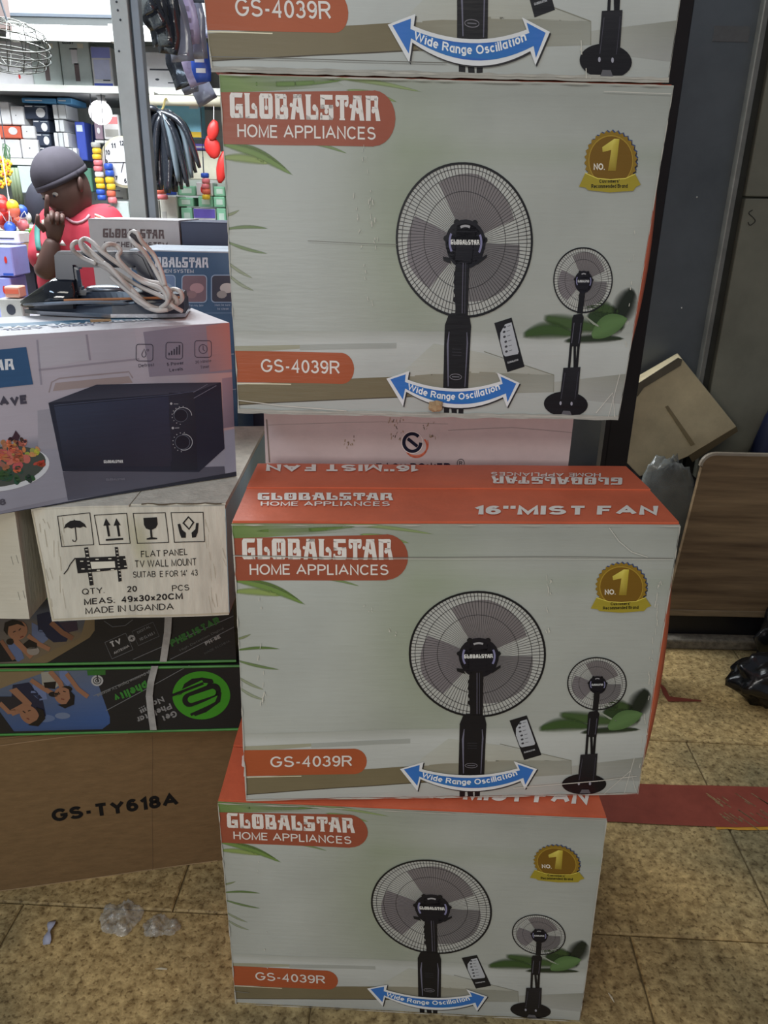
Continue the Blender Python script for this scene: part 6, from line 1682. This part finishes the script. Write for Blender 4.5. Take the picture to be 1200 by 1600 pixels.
zz1 = at(0, 433, 3.05).z + .003; zz2 = at(0, 466, 2.98).z + .002
for i, (nm_, lb, x0, y0, x1, y1, Y, mm, ar, z_) in enumerate(h):
    if i == 0: z_ = zz1
    if i == 2: z_ = zz2
    box_at(nm_, lb, 'box', x0, y0, x1, y1, Y, .06 if i > 1 else .14, mm, z=z_, art=ar)
box_at('brown_paper_bag', 'brown paper bag above the lilac boxes', 'bag', 26, 375, 50, 400, 3.3, .1, M('tan_paper', 196, 160, 124), z=at(30, 400, 3.3).z + .002)
box_at('stock_column', 'dark grey column of stock behind the man\'s elbow', 'stock', 26, 400, 50, 500, 3.3, .09, M('dark_stock', 84, 86, 100), z=0.0, art=[('d', .35, .7, .18, .08, M_WHT), ('d', .35, .7, .08, .04, INK), ('d', .22, .86, .12, .05, M_YELL)])
box_at('white_packet_row', 'white printed packets piled above the lilac boxes', 'packet', -8, 362, 32, 383, 3.15, .1, M_WHT, z=at(0, 384, 3.05).z + .002, art=[('r', .1, .4, .8, .5, INK)])
box_at('lime_packet', 'lime green packet by the jersey\'s green sleeve', 'packet', 31, 357, 49, 374, 3.3, .08, M_GRNP, z=at(30, 375, 3.3).z + .002, art=[('r', .02, .86, .98, .98, M_WHT)])
cl = [M_REDP, M_REDP, M_PINK, M_ORG, M_BLUP, M_ORG, M_YELL, M_REDP, M_WHT, M_BLUP, M_PINK, M_REDP]
net = thing('toy_ball_net', at(18, 330, 3.3), 'net of red, orange, pink and blue toy balls at the left edge', 'toys')
for k, (px, py) in enumerate(((4, 322), (12, 336), (8, 350), (22, 330), (34, 330), (26, 344), (20, 322), (2, 342), (40, 340), (16, 356), (36, 352), (2, 314))):
    MB().ball(at(px, py, 3.26 + .05 * (k % 3)), .024, .022, .025, 12).build('ball', cl[k], net, smooth=True)
for px in (-6, 14, 44): MB().tube(smooth_path([at(px, 350, 3.24), at(px * .8 + 3, 330, 3.235), at(12, 300, 3.3), Vector((at(12, 300, 3.3).x, 3.3, 2.598))], 4), .0015, 5).build('net_cord', M_WHT, net)
bun = thing('flower_bunch', at(8, 250, 3.4), 'bunch of yellow artificial flowers hanging at the left edge', 'flowers')
for k, (px, py) in enumerate(((3, 250), (8, 262), (13, 256), (6, 272), (14, 268), (12, 284), (2, 288))):
    p = at(px, py, 3.40); fl = MB()
    for a in range(5): fl.ball(p + Vector((.010 * math.cos(a * 1.257), -.003, .010 * math.sin(a * 1.257))), .008, .004, .008, 8)
    fo = fl.build('flower', M_YELL, bun, smooth=True); MB().ball(p + Vector((0, -.006, 0)), .005, n=8).build('flower_centre', M_ORG, fo, smooth=True)
    MB().tube([p, p + Vector((.01, .01, .06)), at(8, 225, 3.41)], .002, 5).build('stem', M('leaf_green', 80, 120, 84), bun)
MB().tube([at(8, 226, 3.41), Vector((at(8, 226, 3.41).x, 3.41, 2.598))], .002, 5).build('string', M_POSTD, bun)
for k, (x0, x1) in enumerate(((16, 26), (20, 31), (25, 36))):
    a, b = at(x0, 262, 3.5), at(x1, 326, 3.5); o = MB().tube([a, b], .009, 8).build('green_rod', M('olive_rod', 116, 132, 104), None, smooth=True, origin=a); setp(o, '%s of the three olive rods leaning behind the yellow flowers' % ('leftmost', 'middle', 'rightmost')[k], 'rod', 'olive rods at the left')
box_at('clear_pouch', 'pale crinkled pouch hanging left of the cap', 'pouch', 32, 259, 60, 302, 4.17, .018, M('silvery_film', 200, 212, 218, .2, bump=.6, bscale=30))
box_at('green_shelf_box', 'dark green box under the lower left shelf', 'box', 18, 256, 40, 272, 4.25, .15, M('bottle_green', 84, 130, 110))
box_at('green_shelf_box', 'dark green box behind the cap and beside the reels', 'box', 118, 262, 146, 300, 4.2, .15, M('bottle_green', 84, 130, 110), art=[('r', .3, .1, .7, .4, M_MINT)])

# ================================================================== THE MAN
YM = 3.0
pm = lambda x, y, dy=0.0: at(x, y, YM + dy)
M_SKIN = mat('dark_brown_skin', srgb(96, 72, 66), 0.5, var=0.05); M_JER = mat('red_jersey', srgb(190, 58, 76), 0.7, var=0.05); M_CAP = mat('charcoal_cap', srgb(66, 62, 72), 0.8, var=0.08)
M_TRO = mat('dark_trousers', srgb(52, 54, 66), 0.8)
def skin_mesh(name, joints, edges, root_i, material, parent, sub=2):
    me = bpy.data.meshes.new(name); off = Vector(rootof(parent).location); me.from_pydata([tuple(Vector(j[0]) - off) for j in joints], edges, []); me.materials.append(material); o = link(name, me, parent)
    o.modifiers.new('skin', 'SKIN'); 
    for v_, j in zip(me.skin_vertices[0].data, joints): r_ = j[1]; v_.radius = r_ if isinstance(r_, tuple) else (r_, r_)
    me.skin_vertices[0].data[root_i].use_root = True
    s_ = o.modifiers.new('smooth', 'SUBSURF'); s_.levels = s_.render_levels = sub
    bpy.context.view_layer.update(); dg = bpy.context.evaluated_depsgraph_get(); m2 = bpy.data.meshes.new_from_object(o.evaluated_get(dg)); o.modifiers.clear(); old = o.data; o.data = m2; bpy.data.meshes.remove(old); m2.name = name
    m2.polygons.foreach_set('use_smooth', [True] * len(m2.polygons)); return o
head = pm(104, 296); neck = pm(124, 332, .04); chest = pm(126, 372, .03); waist = pm(128, 440, .03)
man = thing('person', (waist.x, YM + .03, 0), 'man in charcoal cap and red jersey, hand raised to his face', 'person')
hipz = 0.62; hip = Vector((waist.x, YM + .05, hipz + .28))
shL, shR = pm(84, 342, .05), pm(168, 338, .05); elL, haL = pm(70, 432, -.13), pm(84, 372, -.12)
elR, haR = pm(190, 420, .0), pm(176, 470, -.15)
J = [(hip, .085), (waist, .10), (chest, .085), (pm(125, 348, .05), .06), (neck, .046), (pm(116, 318, .03), .044),
     (shL, .050), (pm(74, 388, -.04), .045), (elL, .042), (pm(77, 402, -.12), .040), (haL, .026),
     (shR, .050), (pm(184, 380, .03), .046), (elR, .044), (pm(183, 446, -.08), .036), (haR, .026),
     (hip + Vector((-.10, -.02, -.12)), .074), (Vector((hip.x - .11, YM - .1, .50)), .062), (Vector((hip.x - .12, YM - .02, .08)), .042), (Vector((hip.x - .12, YM - .13, .04)), .034),
     (hip + Vector((.10, -.02, -.12)), .074), (Vector((hip.x + .11, YM - .1, .50)), .062), (Vector((hip.x + .12, YM - .02, .08)), .042), (Vector((hip.x + .12, YM - .13, .04)), .034)]
E_ = [(0, 1), (1, 2), (2, 3), (3, 4), (4, 5), (3, 6), (6, 7), (7, 8), (8, 9), (9, 10), (3, 11), (11, 12), (12, 13), (13, 14), (14, 15), (0, 16), (16, 17), (17, 18), (18, 19), (0, 20), (20, 21), (21, 22), (22, 23)]
body = skin_mesh('body', J, E_, 0, M_SKIN, man)
# head, sculpted: turned down and to the left of the picture
Rh = Matrix.Rotation(math.radians(-12), 3, 'Y') @ Matrix.Rotation(math.radians(-30), 3, 'Z') @ Matrix.Rotation(math.radians(17), 3, 'X')
hc = pm(103, 295, -.01)
bmh = bmesh.new(); bmesh.ops.create_uvsphere(bmh, u_segments=40, v_segments=28, radius=1)
for v_ in bmh.verts:
    x, y, z = v_.co
    X, Y_, Z = x * .073, y * .094, z * .118
    if z < 0: X *= 1 - .36 * (-z) ** 1.4; Y_ *= 1 - .12 * (-z)
    if y < 0:
        f = -y
        Y_ += -.020 * math.exp(-((x / .16) ** 2)) * math.exp(-(((z + .10) / .16) ** 2)) * f       # nose
        Y_ += -.008 * math.exp(-((x / .30) ** 2)) * math.exp(-(((z + .46) / .07) ** 2)) * f + .003 * math.exp(-((x / .3) ** 2)) * math.exp(-(((z + .40) / .02) ** 2))
        Y_ += -.007 * math.exp(-((x / .34) ** 2)) * math.exp(-(((z + .80) / .14) ** 2)) * f
        for sx in (-.40, .40): Y_ += .010 * math.exp(-(((x - sx) / .16) ** 2)) * math.exp(-(((z - .06) / .10) ** 2)) * f
        Y_ += -.005 * math.exp(-(((z - .22) / .08) ** 2)) * f
    v_.co = Vector((X, Y_, Z))
off = Vector(man.location)
me = bpy.data.meshes.new('hm')
for v_ in bmh.verts: v_.co = Rh @ v_.co + hc - off
bmh.to_mesh(me); bmh.free(); me.polygons.foreach_set('use_smooth', [True] * len(me.polygons))
# join head and hands into the one body surface
bmb = bmesh.new(); bmb.from_mesh(body.data); bmb.from_mesh(me)
HP = lambda x, y, z: hc + Rh @ Vector((x, y, z))
for sx in (-1, 1):
    eb = MB().ball(HP(sx * .078, .004, .0), .010, .016, .026, 12); n0 = len(bmb.verts); vs = [bmb.verts.new(v_ - off) for v_ in eb.v]; [bmb.faces.new([vs[i] for i in f]) for f in eb.f]
def hand(wr, dirv, side, nrm, pose):
    """palm with four fingers and a thumb, as one list of tapered chains"""
    d, s_, nn = dirv.normalized(), side.normalized(), nrm.normalized(); mb = MB()
    mb.tube([wr - d * .01, wr + d * .02, wr + d * .05, wr + d * .078], [.022, .031, .037, .033], 12, flat=.5)
    for k, (o_, L) in enumerate(((-.027, .070), (-.009, .079), (.009, .074), (.026, .058))):
        b_ = wr + d * .072 + s_ * o_; curl = pose[k]; p_ = [b_]; a = 0
        for seg in (.42, .32, .26):
            a += curl; p_.append(p_[-1] + (d * math.cos(a) + nn * math.sin(a)) * L * seg)
        mb.tube(p_, [.0092, .0088, .0080, .0055], 8)
    b_ = wr + d * .022 - s_ * .030; mb.tube([b_, b_ + (d * .6 - s_ * .7 + nn * .3).normalized() * .034, b_ + (d * .9 - s_ * .45 + nn * .5).normalized() * .060], [.0115, .0100, .0065], 8)
    return mb
for mb in (hand(haL, Vector((.20, -.05, 1)), Vector((1, .1, -.1)), Vector((.35, -.9, 0)), (.06, 1.15, 1.2, 1.25)), hand(haR, Vector((-.3, -.6, -.5)), Vector((.9, -.3, -.2)), Vector((-.2, .4, -.9)), (.4, .4, .45, .5))):
    vs = [bmb.verts.new(v_ - off) for v_ in mb.v]
    for f in mb.f: bmb.faces.new([vs[i] for i in f])
bmesh.ops.recalc_face_normals(bmb, faces=bmb.faces[:]); bmb.to_mesh(body.data); bmb.free(); bpy.data.meshes.remove(me); body.data.polygons.foreach_set('use_smooth', [True] * len(body.data.polygons))
M_EYE = M('eye_white', 190, 184, 178, .2); M_LIP = M('brown_lips', 84, 54, 52, .4)
for sx in (-1, 1):
    e_ = MB().ball(HP(sx * .030, -.076, .006), .0125, .009, .0085, 12).build('eye', M_EYE, man, smooth=True); MB().ball(HP(sx * .030, -.084, .004), .0052, .003, .0052, 10).build('iris', INK, e_, smooth=True)
    MB().tube([HP(sx * .046, -.072, .022), HP(sx * .030, -.083, .028), HP(sx * .014, -.084, .025)], [.0015, .0032, .0022], 6).build('eyebrow', INK, man)
MB().tube([HP(-.024, -.080, -.056), HP(-.010, -.090, -.053), HP(.0, -.092, -.055), HP(.010, -.090, -.053), HP(.024, -.080, -.056)], [.002, .006, .0065, .006, .002], 8).build('lips', M_LIP, man, smooth=True)
# cap
bmc = bmesh.new(); bmesh.ops.create_uvsphere(bmc, u_segments=36, v_segments=20, radius=1)
bmesh.ops.delete(bmc, geom=[v_ for v_ in bmc.verts if v_.co.z < -.02], context='VERTS')
for v_ in bmc.verts:
    x, y, z = v_.co; b_ = 1 + .06 * math.sin(z * 2.6); v_.co = Rh @ Vector((x * .085 * b_, y * .104 * b_ + .006, .036 + z * .104)) + hc - off
me = bpy.data.meshes.new('cap'); bmc.to_mesh(me); bmc.free(); me.materials.append(M_CAP); me.polygons.foreach_set('use_smooth', [True] * len(me.polygons)); cap = link('cap', me, man)
md = cap.modifiers.new('th', 'SOLIDIFY'); md.thickness = .004
pk = MB(); ring_ = []
for zz_, gr in ((.026, 1.0), (.045, 1.01)):
    for i in range(37):
        a = 2 * math.pi * i / 36; ring_.append(HP(.0865 * gr * math.cos(a), .006 + .1052 * gr * math.sin(a), zz_))
pk.add(ring_, [(i, i + 1, i + 38, i + 37) for i in range(36)]); o = pk.build('cap_band', M_CAP, man, smooth=True); o.modifiers.new('th', 'SOLIDIFY').thickness = .004
# jersey, sleeves, trousers: one soft surface each
def cloth(name, chains, voxel, material, parent):
    mb = MB()
    for ch in chains:
        for (a, ra), (b, rb) in zip(ch[:-1], ch[1:]):
            a, b = Vector(a), Vector(b); k = max(2, int((b - a).length / .03))
            for i in range(k + 1): t_ = i / k; mb.ball(a.lerp(b, t_), ra * (1 - t_) + rb * t_, n=14)
    o = mb.build(name, material, parent)
    rm = o.modifiers.new('r', 'REMESH'); rm.mode = 'VOXEL'; rm.voxel_size = voxel
    sm = o.modifiers.new('s', 'SMOOTH'); sm.iterations = 6; sm.factor = .6
    bpy.context.view_layer.update(); dg = bpy.context.evaluated_depsgraph_get(); m2 = bpy.data.meshes.new_from_object(o.evaluated_get(dg)); o.modifiers.clear(); old = o.data; o.data = m2; bpy.data.meshes.remove(old); m2.name = name
    m2.polygons.foreach_set('use_smooth', [True] * len(m2.polygons)); return o
hx = Vector((.055, 0, 0)); cb = pm(126, 360, .05)
cloth('jersey', [[(hip - hx, .115), (waist - hx, .11), (chest - hx, .115), (cb - hx, .09)], [(hip + hx, .115), (waist + hx, .11), (chest + hx, .115), (cb + hx, .09)],
                 [(cb, .09), (pm(125, 345, .05), .062)], [(cb, .08), (pm(90, 352, .05), .072), (pm(74, 376, -.02), .064), (pm(70, 400, -.08), .060)],
                 [(cb, .08), (pm(164, 350, .05), .074), (pm(182, 374, .03), .064), (pm(190, 400, .02), .060)]], .010, M_JER, man)
cloth('trousers', [[(hip + Vector((-.04, 0, -.01)), .135), (hip + Vector((-.10, -.02, -.12)), .098), (Vector((hip.x - .11, YM - .1, .50)), .08), (Vector((hip.x - .12, YM - .02, .10)), .062)],
                   [(hip + Vector((.04, 0, -.01)), .135), (hip + Vector((.10, -.02, -.12)), .098), (Vector((hip.x + .11, YM - .1, .50)), .08), (Vector((hip.x + .12, YM - .02, .10)), .062)]], .014, M_TRO, man)
for sx in (-1, 1): MB().ball((hip.x + sx * .12, YM - .08, .035), .048, .125, .034, 16).build('shoe', M_TRO, man, smooth=True)
# jersey details: shoulder stripes, collar, green side, white patch
jo = [o_ for o_ in man.children if o_.name.startswith('jersey')][0]
from mathutils.bvhtree import BVHTree
bv = BVHTree.FromPolygons([v_.co + off for v_ in jo.data.vertices], [tuple(p.vertices) for p in jo.data.polygons])
def on_jersey(px, py, lift=.004):
    d = FW + RT * ((px - 600) / FPX) - UP * ((py - 800) / FPX); h_ = bv.ray_cast(CAMPOS, d.normalized()); return (h_[0] + h_[1] * lift) if h_[0] is not None and (h_[0] - CAMPOS).length < 4 else None
def jpatch(name, rows_, material):
    V = []; Fc = []; n = None; ok = []
    for r_ in rows_:
        pr = [on_jersey(*p) for p in r_]
        if any(p is None for p in pr): continue
        V += pr; n = len(pr); ok.append(1)
    for i in range(len(ok) - 1):
        for k in range(n - 1): a = i * n + k; Fc.append((a, a + 1, a + n + 1, a + n))
    if Fc: o = mk(name, V, Fc, material, jo, smooth=True); o.modifiers.new('th', 'SOLIDIFY').thickness = .002
M_STR = M('cream_stripe', 232, 220, 206, .7); M_TEAL = M('teal_panel', 70, 134, 128, .7)
for k, oy in enumerate((6, 11)):
    jpatch('shoulder_stripe', [[(148 + 5 * i, 329 + oy + 1.6 * i + .28 * i * i * .3), (148 + 5 * i, 331.5 + oy + 1.6 * i + .28 * i * i * .3)] for i in range(9)], M_STR)
jpatch('shoulder_stripe', [[(66 + 3 * i, 345 - .8 * i), (67 + 3 * i, 352 - .8 * i)] for i in range(8)], M_STR)
jpatch('sleeve_panel', [[(55 + .2 * (i - 3) ** 2 + j * 4, 350 + 6 * i) for j in range(3)] for i in range(8)], M_TEAL)
jpatch('shoulder_panel', [[(150 + 5 * i, 337 + 1.6 * i + .1 * i * i), (150 + 5 * i, 346 + 1.6 * i + .1 * i * i), (150 + 5 * i, 356 + 1.6 * i)] for i in range(8)], M('bright_red_panel', 226, 84, 66, .7))
jpatch('sleeve_cuff', [[(58 + j * 5, 396), (58 + j * 5, 402)] for j in range(5)], M_STR)
jpatch('chest_badge', [[(97, 375), (98, 375.5)], [(92, 384), (104, 384)]], M_WHT)
MB().tube([p_ for p_ in (on_jersey(x, y, .003) for x, y in ((104, 341), (109, 345), (115, 348), (122, 349), (129, 347), (135, 343), (140, 337))) if p_ is not None] or [pm(118, 346, -.085), pm(130, 343, -.075)], .005, 8).build('collar', M('pink_collar', 206, 160, 170, .7), man, smooth=True)
# black rounded headrest behind him
p = at(62, 322, 3.45); t = thing('swivel_chair', (p.x, 3.45, 0), 'black padded chair standing behind the man', 'chair')
MB().ball(p, .058, .05, .09, 18, fn=lambda d: 1 + .08 * noise.noise(d * 2.5)).build('headrest', M_TRO, t, smooth=True); MB().ball(p + Vector((.06, 0, -.33)), .17, .05, .25, 18).build('backrest', M_TRO, t, smooth=True)
MB().ball((p.x + .1, 3.62, .48), .2, .18, .045, 18).build('seat', M_TRO, t, smooth=True); MB().lathe((p.x + .1, 3.62, .06), [(.03, 0), (.03, .38)], 12).build('gas_lift', M_POSTD, t)
mb = MB()
for k in range(5): a = k * 1.2566; mb = MB().tube([(p.x + .1, 3.62, .07), (p.x + .1 + .19 * math.cos(a), 3.62 + .15 * math.sin(a), .03)], [.022, .014], 8); mb.build('foot', M_POSTD, t)
MB().tube([p + Vector((.03, .03, -.08)), p + Vector((.06, .045, -.2))], .015, 8).build('headrest_post', M_POSTD, t); MB().tube([p + Vector((.06, .02, -.5)), (p.x + .08, 3.5, .47)], .02, 8).build('back_bracket', M_POSTD, t)

# ================================================================== KITCHEN CARTONS BEHIND THE IRON
M_KBLUE = mat('petrol_blue_card', srgb(62, 92, 124), 0.4, var=0.05); M_KGREY = mat('kitchen_grey_card', srgb(186, 184, 184), 0.5, var=0.04); M_KNAVY = mat('slate_navy_card', srgb(66, 74, 96), 0.45, var=0.06)
Yk = 1.63; zbt = at(300, 394, Yk).z
xa, xb = at(203, 395, Yk).x, at(358, 395, Yk).x; zk0 = 0.55
r, S = carton('kitchen_carton', 'petrol blue carton with white logo and three round-cornered pictures', 'carton', [(xa, Yk, zk0), (xb, Yk, zk0), (xb, Yk, zbt), (xa, Yk, zbt)], (0, .19, 0), M_KBLUE, 0.0006)
A = Art(xb - xa, zbt - zk0, gain=1.3); face_tr(A, Vector((xa, Yk, zk0)), Vector((1, 0, 0)))
Kw = (186, 192, 200)
A.logo((222, 417), (326, 418), 16, Kw, 3); A.text('KITCHEN SYSTEM', (236, 426), (303, 426), 5.5, Kw, 3)
for k, (x0, x1, c1, c2) in enumerate(((236, 275, (90, 110, 140), (120, 140, 160)), (284, 324, (104, 84, 92), (150, 120, 124)), (330, 372, (54, 54, 66), (170, 168, 164)))):
    A.rrect(x0, 429, x1, 473, 6, (130, 150, 172), 3); A.rrect(x0 + 1.5, 430.5, x1 - 1.5, 471.5, 5, c1, 4); A.ell((x0 + x1) / 2 + 4, 450, 11, 8, c2, 5, 16); A.ell((x0 + x1) / 2 - 4, 460, 8, 6, tuple(int(v * .8) for v in c2), 6, 12)
A.text('Turn Any Juice', (296, 478.5), (318, 478.5), 3.4, (150, 164, 180), 3); A.text('Must be sure', (336, 478), (360, 478), 3.4, (150, 164, 180), 3); A.text('to clean', (340, 484), (358, 484), 3.4, (150, 164, 180), 3)
A.line([(222, 489), (372, 489)], 0.8, (110, 134, 160), 3)
A.line([(340, 555), (366, 553)], 1.2, (140, 150, 166), 3); A.line([(346, 610), (370, 608)], 1.2, (140, 150, 166), 3)
A.place('front_print', S['front'], r, M_PRINT)
flap_on('top_flap', S['top'], .0, .0, 1, .49, .0025, mat('whitish_blue_card', srgb(176, 186, 196), 0.5), r); flap_on('top_flap', S['top'], .0, .51, 1, 1, .0025, MATS['whitish_blue_card'], r)
b0 = [Vector((xa - .02, Yk - .008, 0)), Vector((xb + .005, Yk - .008, 0)), Vector((xb + .005, Yk - .008, zk0 - .003)), Vector((xa - .02, Yk - .008, zk0 - .003))]
carton('plain_carton', 'plain brown carton under the petrol blue kitchen carton', 'carton', b0, (0, .22, 0), M_BROWN, 0.0006)
Yw = 1.86; zwt = at(200, 345, Yw).z; xa, xb, xc = at(138, 346, Yw).x, at(279, 346, Yw).x, at(360, 346, Yw).x
r, S = carton('kitchen_carton', 'light grey carton with dark logo standing behind the blue one', 'carton', [(xa, Yw, 0), (xb, Yw, 0), (xb, Yw, zwt), (xa, Yw, zwt)], (0, .2, 0), M_KGREY, 0.0006)
A = Art(xb - xa, zwt, gain=1.3); face_tr(A, Vector((xa, Yw, 0)), Vector((1, 0, 0)))
A.logo((161, 371), (257, 373), 14, (96, 84, 84), 3); A.place('logo_print', S['front'], r, M_MATTEPRINT)
A = Art(xb - xa, zwt, gain=1.3); face_tr(A, Vector((xa, Yw, 0)), Vector((1, 0, 0))); A.text('KITCHEN SYSTEM', (163, 386), (262, 387), 8.5, (92, 84, 86), 3, .02)
A.place('lettering_print', S['front'], r, M_MATTEPRINT)
flap_on('top_flap', S['top'], .0, .0, 1, .49, .0025, M_KGREY, r); flap_on('top_flap', S['top'], .0, .51, 1, 1, .0025, M_KGREY, r)
r, S = carton('navy_carton', 'plain slate navy carton right of the light grey kitchen carton', 'carton', [(xb + .004, Yw + .005, 0), (xc + .13, Yw + .005, 0), (xc + .13, Yw + .005, zwt - .002), (xb + .004, Yw + .005, zwt - .002)], (0, .2, 0), M_KNAVY, 0.0006)
flap_on('top_flap', S['top'], .0, .0, 1, .49, .0025, M_KNAVY, r); flap_on('top_flap', S['top'], .0, .51, 1, 1, .0025, M_KNAVY, r)
